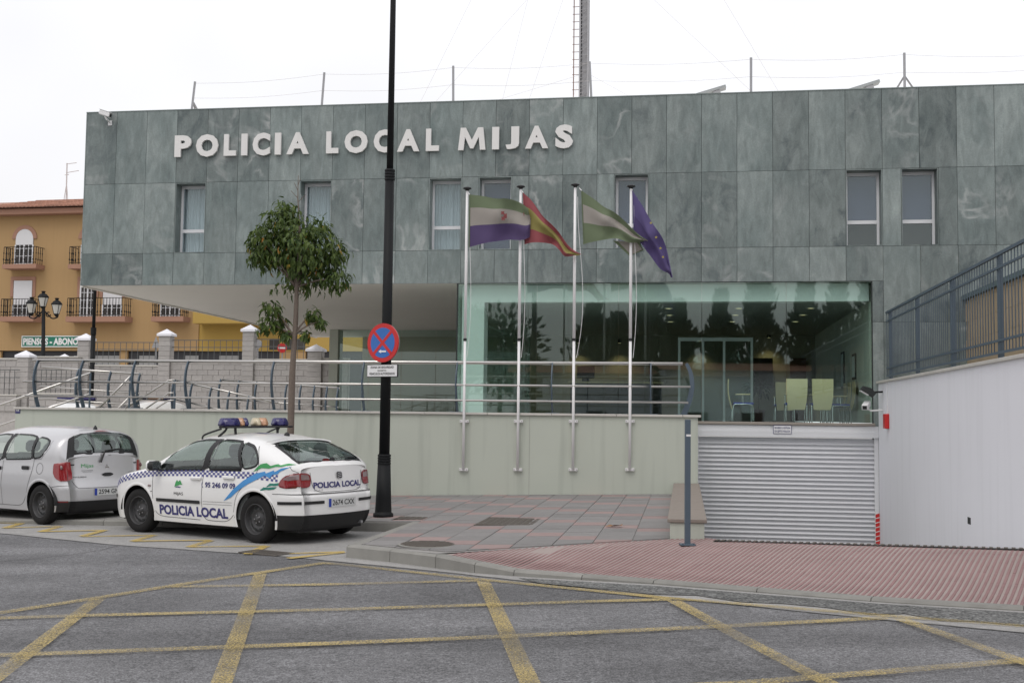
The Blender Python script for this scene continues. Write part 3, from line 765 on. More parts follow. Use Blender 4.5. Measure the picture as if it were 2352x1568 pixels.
for i in range(NC):
    if i < 24: panel(i, i + 1, z3, z2)
z739, z900 = fp(2030, 739, DF).z, fp(2030, 905, DF).z
for i in range(24, NC): panel(i, i + 1, z739, z2); panel(i, i + 1, z900, z739); panel(i, i + 1, z900 - 1.5, z900)
ig = (ugr - g0) / CW
panel(ig + .02, 24, z739, z3); panel(ig + .02, 24, zcop - .2, z739)
part('core_wall', box(g0 + .01, g0 + NC * CW, DF + TH_, DF + .4, z1 + .002, zt - .03), M['backing'], ps)
part('core_wall', box(g0 + .01, g0 + 24 * CW, DF + TH_, DF + .4, z3 + .012, z2 - .002), M['backing'], ps)
part('core_wall', box(ugr + .05, g0 + NC * CW, DF + TH_, DF + .4, -1.2, z3), M['backing'], ps)
prev = 0
for a, b in WINS + [(NC, NC)]:
    if a > prev: part('core_wall', box(g0 + prev * CW + .01, g0 + a * CW, DF + TH_, DF + .4, z2, z1), M['backing'], ps)
    prev = b
DEEP = 18.0
part('side_cladding', box(g0 - .03, g0, DF, DF + DEEP, z3, zt), M['stone'], ps)
part('rear_wall', box(g0, g0 + NC * CW, DF + DEEP - .3, DF + DEEP, z3 + .02, zt - .05), M['tan'], ps)
part('roof_slab', box(g0, g0 + NC * CW, DF + .42, DF + DEEP - .32, zt - .3, zt - .12), M['soffit'], ps)
part('parapet_capping', box(g0 - .03, g0 + NC * CW, DF - .01, DF + .42, zt - .002, zt + .02), mat('capping', (.20, .24, .23), .5), ps)
part('soffit', box(g0 + .02, ugr + 1, DF + .034, DF + DEEP, z3 - .004, z3 + .01), M['soffit'], ps)
part('soffit_trim', box(g0 - .034, g0 + .03, DF + .01, DF + DEEP, z3 - .035, z3 - .006), M['soffit'], ps)
curtmat = {0: 'c', 1: 'c', 2: 'c', 3: 'b', 4: 'b', 5: 'b', 6: 'b'}
for k, (a, b) in enumerate(WINS):
    x0, x1 = g0 + a * CW + .003, g0 + b * CW - .003; ym = DF + .30
    part('window_reveal', join(box(x0, x0 + .02, DF + .002, ym + .06, z2 + .004, z1 - .004), box(x1 - .02, x1, DF + .002, ym + .06, z2 + .004, z1 - .004),
         box(x0 + .02, x1 - .02, DF + .002, ym + .06, z1 - .024, z1 - .004), box(x0 + .02, x1 - .02, DF + .002, ym + .06, z2 + .004, z2 + .024)), M['stone'], ps)
    xa, xb, za, zb = x0 + .021, x1 - .021, z2 + .025, z1 - .025
    zm = za + (zb - za) * .335; f = .055
    wn = part('window', join(box(xa, xa + f, ym, ym + .06, za, zb), box(xb - f, xb, ym, ym + .06, za, zb), box(xa + f, xb - f, ym, ym + .06, za, za + f * .7), box(xa + f, xb - f, ym, ym + .06, zb - f * 1.3, zb), box(xa + f, xb - f, ym - .004, ym + .06, zm - .045, zm + .035)), M['alu'], ps)
    part('pane', box(xa + f, xb - f, ym + .03, ym + .034, za + f * .7, zm - .045), M['glass_win'], wn)
    part('pane', box(xa + f, xb - f, ym + .03, ym + .034, zm + .035, zb - f * 1.3), M['glass_win'], wn)
    if curtmat[k] == 'c':
        V, F = [], []; n = 60
        for j in range(n + 1):
            t = j / n; xx = xa + (xb - xa) * t; yy = ym + .16 + .022 * math.sin(t * 55 + k) + .012 * math.sin(t * 23 + 2 * k)
            V += [(xx, yy, za), (xx, yy, zb)]
        for j in range(n): F.append((2 * j, 2 * j + 2, 2 * j + 3, 2 * j + 1))
        part('curtain', (V, F), M['curtain'], wn, smooth=True)
    else:
        lo_ = za if k in (3, 4) else zm + .06
        part('sky_tint_blind', box(xa + .02, xb - .02, ym + .12, ym + .125, lo_, zb), M['sky_tint_blind'], wn)  # flat blind, coloured like the sky mirrored in the pane
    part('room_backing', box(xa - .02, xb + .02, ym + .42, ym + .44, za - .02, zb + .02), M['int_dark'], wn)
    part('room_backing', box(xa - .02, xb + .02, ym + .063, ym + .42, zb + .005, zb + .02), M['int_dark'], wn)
# ---------------------------------------------------------------- lobby glass front
zs = zcop - .12
pj = [ugl] + [fp(x, 700, DF).x for x in (1233, 1421, 1612, 1806)] + [ugr]
for a, b in zip(pj, pj[1:]):
    part('glass_pane', box(a + .006, b - .006, DF + .02, DF + .032, zs, z3 - .012), M['glass'], ps)
part('glass_edge_trim', box(ugl - .03, ugl + .002, DF + .008, DF + .05, zs, z3 - .012), M['backing'], ps)
part('glass_edge_trim', box(ugr - .002, ugr + .03, DF + .008, DF + .05, zs, z3 - .012), M['backing'], ps)
part('head_trim', box(ugl - .03, ugr + .03, DF + .008, DF + .05, z3 - .012, z3 - .002), M['backing'], ps)
for k in range(4):
    a = DF + .05 + k * 3.4; part('glass_pane', box(ugl - .012, ugl, a + .006, a + 3.39, zs, z3 - .012), M['glass'], ps)
part('sill', cbox(uL - .1, ugr + .05, DF - .06, DF + .1, zs - .07, zs - .005, .01), mat('taupe_sill', (.30, .27, .235), .7), ps)
# recessed glass front under the overhang
DR = 18.0
rx = [fp(x, 850, DR).x for x in (778, 846, 921, 1000, 1075, 1160, 1250)]
zr0 = zs - .02
for a, b in zip(rx, rx[1:]): part('glass_pane', box(a + .008, b - .008, DR + .02, DR + .032, zr0, z3 - .02), M['glass'], ps)
part('corner_column', box(fp(757, 850, DR).x, rx[0] - .02, DR - .1, DR + .5, zr0 - .6, z3 - .01), M['tan'], ps)
# lobby interior
ucl, ucr = fp(1062, 800, DF + .35).x, fp(1113, 800, DF + .35).x
zbm = fp(1500, 694, DF + .35).z
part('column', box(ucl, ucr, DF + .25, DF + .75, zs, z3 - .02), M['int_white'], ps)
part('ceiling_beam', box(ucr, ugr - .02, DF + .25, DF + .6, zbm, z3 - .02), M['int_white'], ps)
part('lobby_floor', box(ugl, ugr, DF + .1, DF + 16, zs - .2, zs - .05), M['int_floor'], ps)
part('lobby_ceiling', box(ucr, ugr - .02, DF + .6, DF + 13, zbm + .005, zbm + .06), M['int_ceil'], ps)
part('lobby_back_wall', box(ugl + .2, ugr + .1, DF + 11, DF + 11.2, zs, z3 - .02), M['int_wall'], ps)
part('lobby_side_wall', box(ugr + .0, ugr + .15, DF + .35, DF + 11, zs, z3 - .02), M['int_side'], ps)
part('far_room_wall', box(rx[0] - .2, rx[-1] + 9, DR + 3.7, DR + 3.9, zr0, z3 + .002), M['int_wall'], ps)
part('far_room_floor', box(rx[0] - .2, rx[-1] + 9, DR + .1, DR + 4.2, zr0 - .2, zr0), M['int_floor'], ps)
part('back_door', box(fp(1815, 840, DF + 10.9).x, fp(1852, 840, DF + 10.9).x, DF + 10.93, DF + 10.99, zs, fp(1830, 822, DF + 10.9).z), mat('brown_door', (.09, .03, .02), .6), ps)
part('dark_opening', box(fp(1925, 800, DF + 10.9).x, fp(1952, 800, DF + 10.9).x, DF + 10.95, DF + 10.99, zs, fp(1930, 745, DF + 10.9).z), M['int_dark'], ps)
part('wall_cabinet', box(fp(1728, 850, DF + 10.5).x, fp(1775, 850, DF + 10.5).x, DF + 10.5, DF + 10.95, fp(1750, 890, DF + 10.5).z, fp(1750, 822, DF + 10.5).z), M['int_dark'], ps)
# glazed draught lobby inside
gx0, gx1, gy = fp(1560, 850, DF + 4).x, fp(1727, 850, DF + 4).x, DF + 4
vl = thing('glass_entrance_booth', 'white framed glass entrance booth standing inside the lobby', 'glass booth', ((gx0 + gx1) / 2, gy, zs), FM)
zgt = fp(1640, 783, gy).z
for t in (0, .33, .62, 1):
    xx = gx0 + (gx1 - gx0) * t; part('frame_post', box(xx - .03, xx + .03, gy, gy + .06, zs - .05, zgt), M['alu'], vl)
part('frame_head', box(gx0 - .03, gx1 + .03, gy - .005, gy + .065, zgt, zgt + .09), M['alu'], vl)
for a, b in ((0, .33), (.33, .62), (.62, 1)):
    part('pane', box(gx0 + (gx1 - gx0) * a + .035, gx0 + (gx1 - gx0) * b - .035, gy + .02, gy + .028, zs, zgt - .005), M['glass_win'], vl)
part('side_pane', box(gx0 - .01, gx0, gy + .07, gy + 2.2, zs, zgt), M['glass_win'], vl); part('side_pane', box(gx1, gx1 + .01, gy + .07, gy + 2.2, zs, zgt), M['glass_win'], vl)
# ================================================================ GARAGE DOOR
xd0, xd1 = fp(1603, 1100, DF).x + .0, fp(2009, 1100, DF).x
zbx0, zbx1 = fp(1800, 1003, DF).z, zs - .075
gd = thing('garage_roller_door', 'silver grey roller shutter door of the garage at the bottom of the ramp', 'garage door', ((xd0 + xd1) / 2, DF, ZDOOR), FM)
ph = .098; prof = [(.0, 0), (-.002, .048), (-.034, .050), (-.036, .058), (-.012, .094), (.0, .097), (.02, .097), (.02, 0)]
n = len(prof)
V = [Vector((sx, y, z)) for sx in (0, xd1 - xd0 + .1) for y, z in prof]
F = [(i, n + i, n + (i + 1) % n, (i + 1) % n) for i in range(n)] + [tuple(range(n)), tuple(range(2 * n - 1, n - 1, -1))]
sme = mesh('slat', V, F, M['slat'])
z = zbx0 - .02 - ph
while z > ZDOOR - .01:
    inst('slat', sme, gd, (xd0 - .05, DF + .08, z)); z -= ph
part('jamb', box(xd0 - .12, xd0 + .012, DF + .0, DF + .06, ZDOOR, zbx0), M['alu'], gd)
part('jamb', box(xd1 + .0, xd1 + .09, DF + .0, DF + .06, ZDOOR, zbx0), M['alu'], gd)
part('bottom_bar', box(xd0, xd1, DF + .045, DF + .075, ZDOOR, ZDOOR + .06), M['alu'], gd)
hb = part('roller_box', box(xd0 - .12, uW - .003, DF - .03, DF + .2, zbx0 + .0, zbx1 - .12), M['alu'], gd)
part('box_lip', cbox(xd0 - .12, uW - .003, DF - .045, DF - .031, zbx0 + .001, zbx0 + .09, .003), M['alu'], gd)
part('box_lip', cbox(xd0 - .12, uW - .003, DF - .045, DF - .031, zbx1 - .175, zbx1 - .121, .003), M['alu'], gd)
part('lintel', box(xd0 - .12, uW - .003, DF - .02, DF + .2, zbx1 - .118, zbx1), M['alu'], gd)
a, b = fp(1776, 976, DF - .05), fp(1818, 996, DF - .05)
sg = thing('no_entry_notice', 'small white notice with blue lettering on the roller door box', 'sign', (a.x, DF - .05, b.z), FM)
part('board', box(a.x, b.x, DF - .058, DF - .0455, b.z, a.z), M['navy'], sg)
part('field', box(a.x + .01, b.x - .01, DF - .061, DF - .0585, b.z + .01, a.z - .01), M['white'], sg)
hgt = a.z - b.z
for tx, zz, hh in (('PROHIBIDO LA ENTRADA', .58, .24), ('EXCEPTO POLICIA', .18, .24)):
    V2, F2 = fit_text(tx, (b.x - a.x) * .86, hgt * hh, .02)
    part('lettering', ([(a.x + (b.x - a.x) * .07 + p, DF - .0635, b.z + hgt * zz + q) for p, q in V2], F2), M['navy'], sg)
# rods, camera, lamp and alarm box on the corner of the white wall
cc = fp(1993, 897, DF - .6)
fl = thing('floodlight', 'grey floodlight bracketed on the corner of the white wall above the camera', 'floodlight', (uW, DF - .6, cc.z), FM)
LM = Matrix.Translation(cc) @ Matrix.Rotation(R(24), 4, 'Y')
part('housing', xf(prism([(-.15, -.05), (.14, -.09), (.17, .02), (.02, .075), (-.13, .05)], -.11, .11), LM), M['backing'], fl)
part('lens', xf(box(-.14, .05, -.10, .10, -.088, -.072), LM @ Matrix.Rotation(R(6), 4, 'Y')), M['white'], fl)
part('bracket', tube([cc + Vector((.14, 0, -.03)), Vector((uW + .01, DF - .6, cc.z - .02))], .02), M['black_iron'], fl)
c2 = fp(1990, 930, DF - .6)
cv = thing('wall_security_camera', 'white security camera on the corner of the white wall below the floodlight', 'camera', (uW, DF - .6, c2.z), FM)
LM = Matrix.Translation(c2) @ Matrix.Rotation(R(-18), 4, 'Z') @ Matrix.Rotation(R(14), 4, 'X')
part('housing', xf(cbox(-.065, .065, -.22, .16, -.06, .06, .012), LM), M['white'], cv); part('lens', xf(box(-.045, .045, -.226, -.219, -.04, .035), LM), M['black_plastic'], cv)
part('arm', tube([c2 + Vector((.02, .04, -.07)), c2 + Vector((.10, .04, -.12)), Vector((uW + .01, DF - .55, c2.z - .1))], .02), M['white'], cv)
zA0, zA1 = fp(2027, 984, DF - 1.2).z, fp(2027, 950, DF - 1.2).z
al_ = thing('alarm_box', 'red alarm siren box fixed on the white wall near the garage door', 'alarm', (uW, DF - 1.2, zA0), FM)
part('case', cbox(uW - .09, uW - .001, DF - 1.35, DF - 1.1, zA0, zA1, .012), M['red'], al_)
part('conduit', tube([(uW - .01, DF - 1.2, zA1), (uW - .01, DF - 1.2, zw_top - .06)], .008, 6), M['white'], al_)
# blue-grey post on the driveway
pb0 = drvhit(1579, 1251) + Vector((0, 0, .001)); hb_ = (road(1577, 963, 0) - CAM)
ztop = CAMZ + ray(1577, 963).z / ray(1577, 963).y * pb0.y
bp = thing('sensor_post', 'slim blue grey square steel post standing on the red driveway before the low wall', 'post', pb0)
part('post', cbox(pb0.x - .032, pb0.x + .032, pb0.y - .032, pb0.y + .032, pb0.z, ztop, .004), M['blue_steel'], bp)
part('base_plate', cbox(pb0.x - .09, pb0.x + .09, pb0.y - .09, pb0.y + .09, pb0.z, pb0.z + .012, .003), M['blue_steel'], bp)
part('reader', box(pb0.x - .022, pb0.x + .034, pb0.y - .036, pb0.y - .0325, ztop - .20, ztop - .175), M['white'], bp)
for sx in (-.065, .065): part('bolt', lathe([(.012, 0), (.012, .012)], 8, (pb0.x + sx, pb0.y - .06, pb0.z + .012)), M['blue_steel'], bp)

# ================================================================ LETTERING ON THE FRONT
wl = thing('building_lettering', 'large raised white letters reading POLICIA LOCAL MIJAS on the stone front', 'sign', (fp(860, 340, DF).x, DF - .09, fp(860, 340, DF).z), FM)
LT = [('P', 401, 439), ('O', 450, 501), ('L', 514, 542), ('I', 554, 568), ('C', 580, 620), ('I', 631, 645), ('A', 658, 709), ('L', 749, 777), ('O', 791, 844), ('C', 858, 900), ('A', 912, 963), ('L', 978, 1008), ('M', 1052, 1115), ('I', 1130, 1146), ('J', 1161, 1192), ('A', 1206, 1259), ('S', 1275, 1316)]
zl0 = (fp(420, 364, DF).z + fp(1290, 340, DF).z) / 2; zl1 = (fp(420, 315, DF).z + fp(1290, 288, DF).z) / 2
BOLD = {'I': .0, 'O': .052, 'C': .05, 'S': .055, 'A': .045, 'M': .028, 'P': .05, 'L': .05, 'J': .055}
for ch, xa, xb in LT:
    ua, ub = fp(xa, 330, DF - .09).x, fp(xb, 330, DF - .09).x
    ov = .012 if ch in 'OCS' else 0
    if ch == 'M':
        wm, hm = ub - ua, zl1 - zl0
        VF = prism([(p[0] * wm, p[1] * hm) for p in ((0, 0), (.09, 1), (.28, 1), (.5, .45), (.72, 1), (.91, 1), (1, 0), (.80, 0), (.75, .58), (.555, .07), (.445, .07), (.25, .58), (.20, 0))], 0, .055)
    elif ch == 'I': VF = box(0, ub - ua, 0, .055, 0, zl1 - zl0)
    else: VF = solid_text(ch, ub - ua, zl1 - zl0 + 2 * ov, .055, BOLD[ch])
    VF = ([Vector(v) + Vector((ua, DF - .09, zl0 - ov)) for v in VF[0]], VF[1])
    part('letter', VF, M['letters'], wl)

# ================================================================ FLAGPOLES AND FLAGS
FP_ = [(1073, 432, 1064), (1196, 428, 1189), (1321, 424, 1316), (1450, 427, 1446)]
dp = -.075
flagdesc = ['green white and purple', 'red and yellow', 'green and white', 'violet blue starred']
for k, (xt, yt, xb) in enumerate(FP_):
    t = fp(xt, yt, dp); bt = fp(xb, 1078, dp); u = (t.x + bt.x) / 2
    po = thing('flagpole', f'white flagpole on the terrace wall flying the {flagdesc[k]} flag', 'flagpole', (u, dp, bt.z), FM, 'flagpoles along the terrace wall')
    zm = fp(xb + 3, 780, dp).z; zm2 = fp(xb + 5, 600, dp).z
    part('shaft', tube([(u, dp, bt.z), (u, dp, zm)], .027, 12), M['pole_white'], po, smooth=True)
    part('shaft', tube([(u, dp, zm), (u, dp, zm2), (u, dp, t.z - .06)], [.029, .029, .025], 12), M['pole_white'], po, smooth=True)
    part('joint_band', tube([(u, dp, zm - .025), (u, dp, zm + .025)], .034, 12), M['black_plastic'], po)
    part('cap', lathe([(.028, -.06), (.04, -.035), (.085, -.015), (.082, .0), (.045, .016), (.01, .022)], 16, (u, dp, t.z)), M['black_plastic'], po, smooth=True)
    part('collar', tube([(u, dp, zm2 - .01), (u, dp, zm2 + .01)], .033, 12), M['pole_white'], po)
    for yb_ in (967, 1078):
        zb_ = fp(xb, yb_, dp).z
        br = part('bracket', box(u - .085, u + .085, dp + .02, -.002, zb_ - .026, zb_ + .026), M['pole_white'], po)
        for sx in (-.068, .068): part('bolt', box(u + sx - .008, u + sx + .008, dp + .012, dp + .02, zb_ - .008, zb_ + .008), M['galv'], br)
    rp_ = []
    for j in range(15):
        q = j / 14; zz = t.z - .25 + (zm - .35 - t.z + .25) * q
        rp_.append((u + .055 + .10 * math.sin(q * math.pi) * (1 if k != 2 else 2.0) * q, dp - .05, zz))
    part('halyard', tube(rp_, .0045, 5), M['pole_white'], po)
fm = {}
def fmat(n, c):
    if n not in fm: 
        m_ = mat('flag_' + n, c, .85, var=.07, vscale=3); nn = m_.node_tree.nodes; ll = m_.node_tree.links.new
        tl = nn.new('ShaderNodeBsdfTranslucent'); tl.inputs[0].default_value = c4(c); mx = nn.new('ShaderNodeMixShader'); mx.inputs[0].default_value = .25
        ll(nn['Principled BSDF'].outputs[0], mx.inputs[1]); ll(tl.outputs[0], mx.inputs[2]); ll(mx.outputs[0], nn['Material Output'].inputs[0]); fm[n] = m_
    return fm[n]
GRN, WHT, PUR, RED_, YEL = (.155, .195, .115), (.36, .33, .30), (.095, .065, .16), (.29, .075, .085), (.30, .26, .085)
def flag(name, label, cols, stripes, mats, ripple, extra=None, nu=30, nv=20):
    # cols: fly positions with surveyed top and bottom points; depth of folds in metres
    S = [c_[0] for c_ in cols]
    tops = smooth_path([fp(*c_[1], dp - .05 - c_[3]) for c_ in cols], 8); bots = smooth_path([fp(*c_[2], dp - .05 - c_[4]) for c_ in cols], 8)
    nu = len(tops) - 1; V, F, mi = [], [], []
    for i in range(nu + 1):
        for j in range(nv + 1):
            s, t_ = i / nu, j / nv
            p = tops[i].lerp(bots[i], t_); amp = ripple * min(1, s * 2.5)
            p = p + Vector((amp * .22 * math.sin(t_ * 9 + s * 4), amp * 1.3 * math.sin(s * 11 + t_ * 3.2) + amp * .8 * math.sin(s * 6 - t_ * 9) + amp * .5 * math.sin(s * 23 + t_ * 5), amp * .45 * math.sin(s * 13 + t_ * 2))); V.append(p)
    for i in range(nu):
        for j in range(nv):
            a = i * (nv + 1) + j; F.append((a, a + 1, a + nv + 2, a + nv + 1))
            t_ = (j + .5) / nv; mi.append(next(q for q, lim in enumerate(stripes) if t_ <= lim))
    o = thing(name, label, 'flag', tops[0], FM, 'flags on the terrace flagpoles')
    part('cloth', (V, F), mats, o, smooth=True, mi=mi)
    hz_ = [p for p in V[:nv + 1]]; part('hoist_band', tube([V[0], V[nv // 2], V[nv]], .012, 6), mats[0], o)
    part('toggle', tube([V[0], V[0] + Vector((-.05, .04, .06))], .008, 6), M['pole_white'], o)
    return o
f1 = flag('municipal_flag', 'faded green white and purple flag flying from the leftmost pole', [(0, (1079, 447), (1078, 568), 0, 0), (.3, (1120, 452), (1120, 557), .05, .08), (.6, (1165, 458), (1168, 552), .12, .05), (.85, (1203, 470), (1208, 548), .02, .12), (1, (1216, 481), (1221, 543), .08, .06)],
     (.27, .62, 1.0), [fmat('green', GRN), fmat('white', WHT), fmat('purple', PUR)], .04)
cen = fp(1158, 496, dp - .16)
for k_, (ex, ez, er) in enumerate(((-.02, .05, .045), (.03, .0, .05), (-.01, -.06, .05), (.04, -.04, .03))):
    V = [cen + Vector((ex + er * math.cos(a_ * .785) * (1 if a_ % 2 else .6), -.06, ez + er * math.sin(a_ * .785) * (1 if a_ % 2 else .6))) for a_ in range(8)]
    part('crest', (V, [tuple(range(8))[::-1]]), mat('crest_red', (.22, .06, .06), .9) if k_ == 0 else bpy.data.materials['crest_red'], f1)
f2 = flag('national_flag', 'drooping red and yellow flag on the second pole from the left', [(0, (1202, 443), (1206, 561), 0, .0), (.25, (1222, 463), (1232, 556), .04, .10), (.5, (1248, 497), (1262, 560), .12, .02), (.72, (1278, 530), (1285, 572), .03, .12), (.9, (1306, 562), (1300, 589), .08, .05), (1, (1341, 588), (1312, 589), .04, .04)],
     (.25, .72, 1.0), [fmat('red', RED_), fmat('yellow', YEL), fmat('red2', RED_)], .05)
f3 = flag('regional_flag', 'green and white striped flag folding from the third pole', [(0, (1336, 438), (1341, 561), 0, 0), (.3, (1372, 463), (1378, 552), .06, .02), (.55, (1408, 488), (1416, 549), .0, .10), (.8, (1450, 522), (1455, 556), .1, .02), (1, (1491, 555), (1480, 560), .05, .05)],
     (.27, .60, 1.0), [fmat('green', GRN), fmat('white', WHT), fmat('green3', GRN)], .05)
fold = [fp(1408, 553, dp + .02), fp(1446, 588, dp + .04), fp(1478, 575, dp + .02), fp(1470, 556, dp)]
fold2 = [fp(1418, 553, dp), fp(1449, 585, dp + .02), fp(1475, 573, dp), fp(1462, 556, dp - .02)]
part('folded_corner', (fold, [(0, 1, 2, 3)]), fmat('green3', GRN), f3); part('folded_stripe', (fold2, [(0, 1, 2, 3)]), fmat('white', WHT), f3)
f4 = flag('starred_flag', 'violet blue flag with yellow stars hanging from the rightmost pole', [(0, (1453, 438), (1457, 548), 0, 0), (.3, (1476, 474), (1476, 562), .12, .0), (.55, (1500, 515), (1488, 580), .02, .12), (.8, (1524, 556), (1512, 610), .1, .02), (.93, (1537, 596), (1533, 626), .03, .06), (1, (1546, 640), (1541, 638), .05, .05)],
     (.5, 1.0), [fmat('violet', (.115, .09, .225)), fmat('violet2', (.085, .062, .17))], .05)
for (sx, sy) in ((1517, 570), (1463 + 0, 470), (1463, 515), (1507, 545), (1523, 590), (1495, 512)):
    c_ = fp(sx, sy, dp - .26); V = []
    for a_ in range(10):
        rr = .032 if a_ % 2 == 0 else .013; V.append(c_ + Vector((rr * math.sin(a_ * .628), 0, rr * math.cos(a_ * .628))))
    if sx > 1490: part('star', (V, [tuple(range(10))]), fmat('star', (.45, .38, .08)), f4)

# ================================================================ RAILINGS
def curved_post(u, y, z0, h, bow, mt, parent, along=False, sgn=-1):
    pts = [(0, 0), (.55, .22), (.92, .45), (1, .62), (.85, .80), (.55, .93), (.28, 1.0)]
    path = smooth_path([(u + (bow * b if along else 0), y + (0 if along else sgn * bow * b), z0 + h * t) for b, t in pts], 3)
    V, F = [], []; wd = .05
    for i, p in enumerate(path):
        q = i / (len(path) - 1); hw = .055 * (1 - .45 * q); dz = path[min(i + 1, len(path) - 1)] - path[max(0, i - 1)]; dz.normalize()
        if along: nn = Vector((dz.z, 0, -dz.x)); sd_ = Vector((0, .011, 0))
        else: nn = Vector((0, dz.z, -dz.y)); sd_ = Vector((.011, 0, 0))
        V += [p + nn * hw + sd_, p + nn * hw - sd_, p - nn * hw - sd_, p - nn * hw + sd_]
    for i in range(len(path) - 1):
        for k in range(4): F.append((i * 4 + k, i * 4 + (k + 1) % 4, i * 4 + 4 + (k + 1) % 4, i * 4 + 4 + k))
    F += [(3, 2, 1, 0), tuple(len(V) - 4 + k for k in range(4))]
    o = part('post', (V, F), mt, parent)
    return o
yr = .12
rl = thing('terrace_railing', 'long steel railing with curved blue posts along the top of the terrace wall', 'railing', (fp(820, 940, yr).x, yr, zcop), FM)
zr_ = [fp(1050, y, yr - .12).z for y in (832, 884, 919)]
hp = zr_[0] - zcop
PX = [(88, 935), (192, 936), (312, 937), (433, 939), (630, 941), (837, 944), (1051, 946), (1269, 948), (1495, 951)]
for x, y in PX:
    u = fp(x, y, yr).x
    po = curved_post(u, yr, zcop, hp, .20, M['blue_steel'], rl)
    part('base_plate', cbox(u - .13, u + .13, yr - .10, yr + .06, zcop, zcop + .012, .003), M['blue_steel'], po)
ue = fp(1570, 950, yr - .1).x
po = curved_post(ue, yr - .08, zcop, hp, .16, M['blue_steel'], rl, along=True)
part('base_plate', cbox(ue - .15, ue + .1, yr - .16, yr, zcop, zcop + .012, .003), M['blue_steel'], po)
for zz, rr, xl, xr, dd in ((zr_[0], .034, 75, 1568, .06), (zr_[1], .022, 55, 1586, .20), (zr_[2], .022, 60, 1581, .17)):
    a, b = fp(xl, 850, yr - dd).x, fp(xr, 880, yr - dd).x
    part('rail', tube([(a, yr - dd, zz), (b, yr - dd, zz)], rr, 10), M['steel'], rl, smooth=True)
# ramp and stair rails behind
def rail_set(name, label, P, d, zbase, post_px, low=(.47, .76), bow=.16):
    a, b = fp(*P[0], d), fp(*P[1], d)
    o = thing(name, label, 'railing', (a.x, d, zbase), FM)
    H = .93
    for q, rr in ((0, .024), (H * low[0], .016), (H * low[1], .016)):
        part('rail', tube([a - Vector((0, bow * .8 if q else .04, q)), b - Vector((0, bow * .8 if q else .04, q))], rr, 8), M['steel'], o, smooth=True)
    for x in post_px:
        u = fp(x, 880, d).x; zt_ = a.z + (b.z - a.z) * (u - a.x) / (b.x - a.x)
        curved_post(u, d, zt_ - H, H, bow, M['blue_steel'], o)
    return o
rail_set('walkway_railing', 'short railing with curved blue posts behind the left end of the terrace railing', [(100, 843), (328, 859)], 2.2, .9, (183, 257, 324))
rail_set('ramp_railing', 'sloping railing with blue posts behind the trunk of the young tree', [(512, 872), (782, 891)], 3.4, .9, (509, 551, 592, 661, 694, 725, 754, 779))
rail_set('lower_ramp_railing', 'low sloping railing with blue posts left of the young tree', [(402, 872), (640, 925)], 2.9, .9, (403, 444, 488, 530, 575))
def stair_rail(name, label, pts, d, r=.022):
    P = [fp(x, y, d) for x, y in pts]; o = thing(name, label, 'handrail', P[0], FM)
    part('rail', tube(P, r, 8), M['steel'], o, smooth=True); part('lower_rail', tube([p - Vector((0, 0, .45)) for p in P], r * .8, 8), M['steel'], o, smooth=True)
    e = P[-1]; part('post', tube([e, e - Vector((0, 0, 1.2))], .02, 6), M['blue_steel'], o)
stair_rail('stair_handrail', 'steel handrail climbing from the left edge across the railing end', [(-40, 946), (0, 930), (208, 856)], 1.0, .026)
stair_rail('stair_handrail', 'short steep steel handrail behind the third railing post', [(225, 940), (299, 864)], 1.6)
stair_rail('stair_handrail', 'bent steel handrail behind the fourth railing post', [(285, 940), (388, 873), (402, 872)], 2.0)
stair_rail('stair_handrail', 'lowest bent steel handrail just above the white vehicle roof', [(335, 938), (388, 902), (402, 902)], 2.4, .018)

# ================================================================ ROOF
yk = DF + .9
def roof_post(xa, ya, xb, yb, label, legs=(), d=yk):
    t, b = fp(xa, ya, d), fp(xb, yb, d); b = b + (b - t).normalized() * .35
    o = thing('roof_post', label, 'post', b, FM, 'wire fence posts on the roof')
    part('post', tube([b, t], .03, 8), M['galv'], o)
    for lx in legs:
        e = fp(lx, yb + 6, d + .3); m0 = b.lerp(t, .55); part('brace', tube([m0, e], .022, 6), M['galv'], o)
    return t, b.lerp(t, .62)
rp = [roof_post(448, 188, 440, 256, 'leaning braced post at the left end of the roof wire fence', (451, 459)),
      roof_post(745, 167, 739, 244, 'thin roof fence post left of the tall black lamp post'),
      roof_post(1041, 152, 1041, 233, 'thin roof fence post between the lamp post and the mast'),
      roof_post(1354, 142, 1358, 224, 'leaning roof fence post touching the right side of the mast'),
      roof_post(1725, 133, 1725, 214, 'roof fence post between the two solar panels'),
      roof_post(2077, 122, 2078, 205, 'braced tripod roof fence post at the right', (2055, 2103))]
rp.append((fp(2480, 118, yk), fp(2480, 152, yk)))
wr = thing('roof_wire_fence', 'thin steel wires strung between the roof posts', 'wire', rp[0][0], FM)
for lev in (0, 1):
    for i in range(len(rp) - 1):
        a, b = rp[i][lev], rp[i + 1][lev]
        if lev == 0: a = a - Vector((0, 0, .04)); b = b - Vector((0, 0, .04))
        part('wire', tube([a.lerp(b, t) - Vector((0, 0, .07 * math.sin(math.pi * t))) for t in [j / 10 for j in range(11)]], .0032, 4), M['wire'], wr)
dm = DF + 6
ma = fp(1341, 224, dm); 
ms = thing('lattice_mast', 'tall grey lattice antenna mast rising from the roof out of the picture', 'mast', (ma.x, dm, zt - .1), FM)
hw = .115; zb_, zT = zt - .15, zt + 12
for sx in (-1, 1):
    for sy in (-1, 1): part('leg', box(ma.x + sx * hw - .022, ma.x + sx * hw + .022, dm + sy * hw - .022, dm + sy * hw + .022, zb_, zT), M['galv'], ms)
vs = []; z = zb_; k = 0
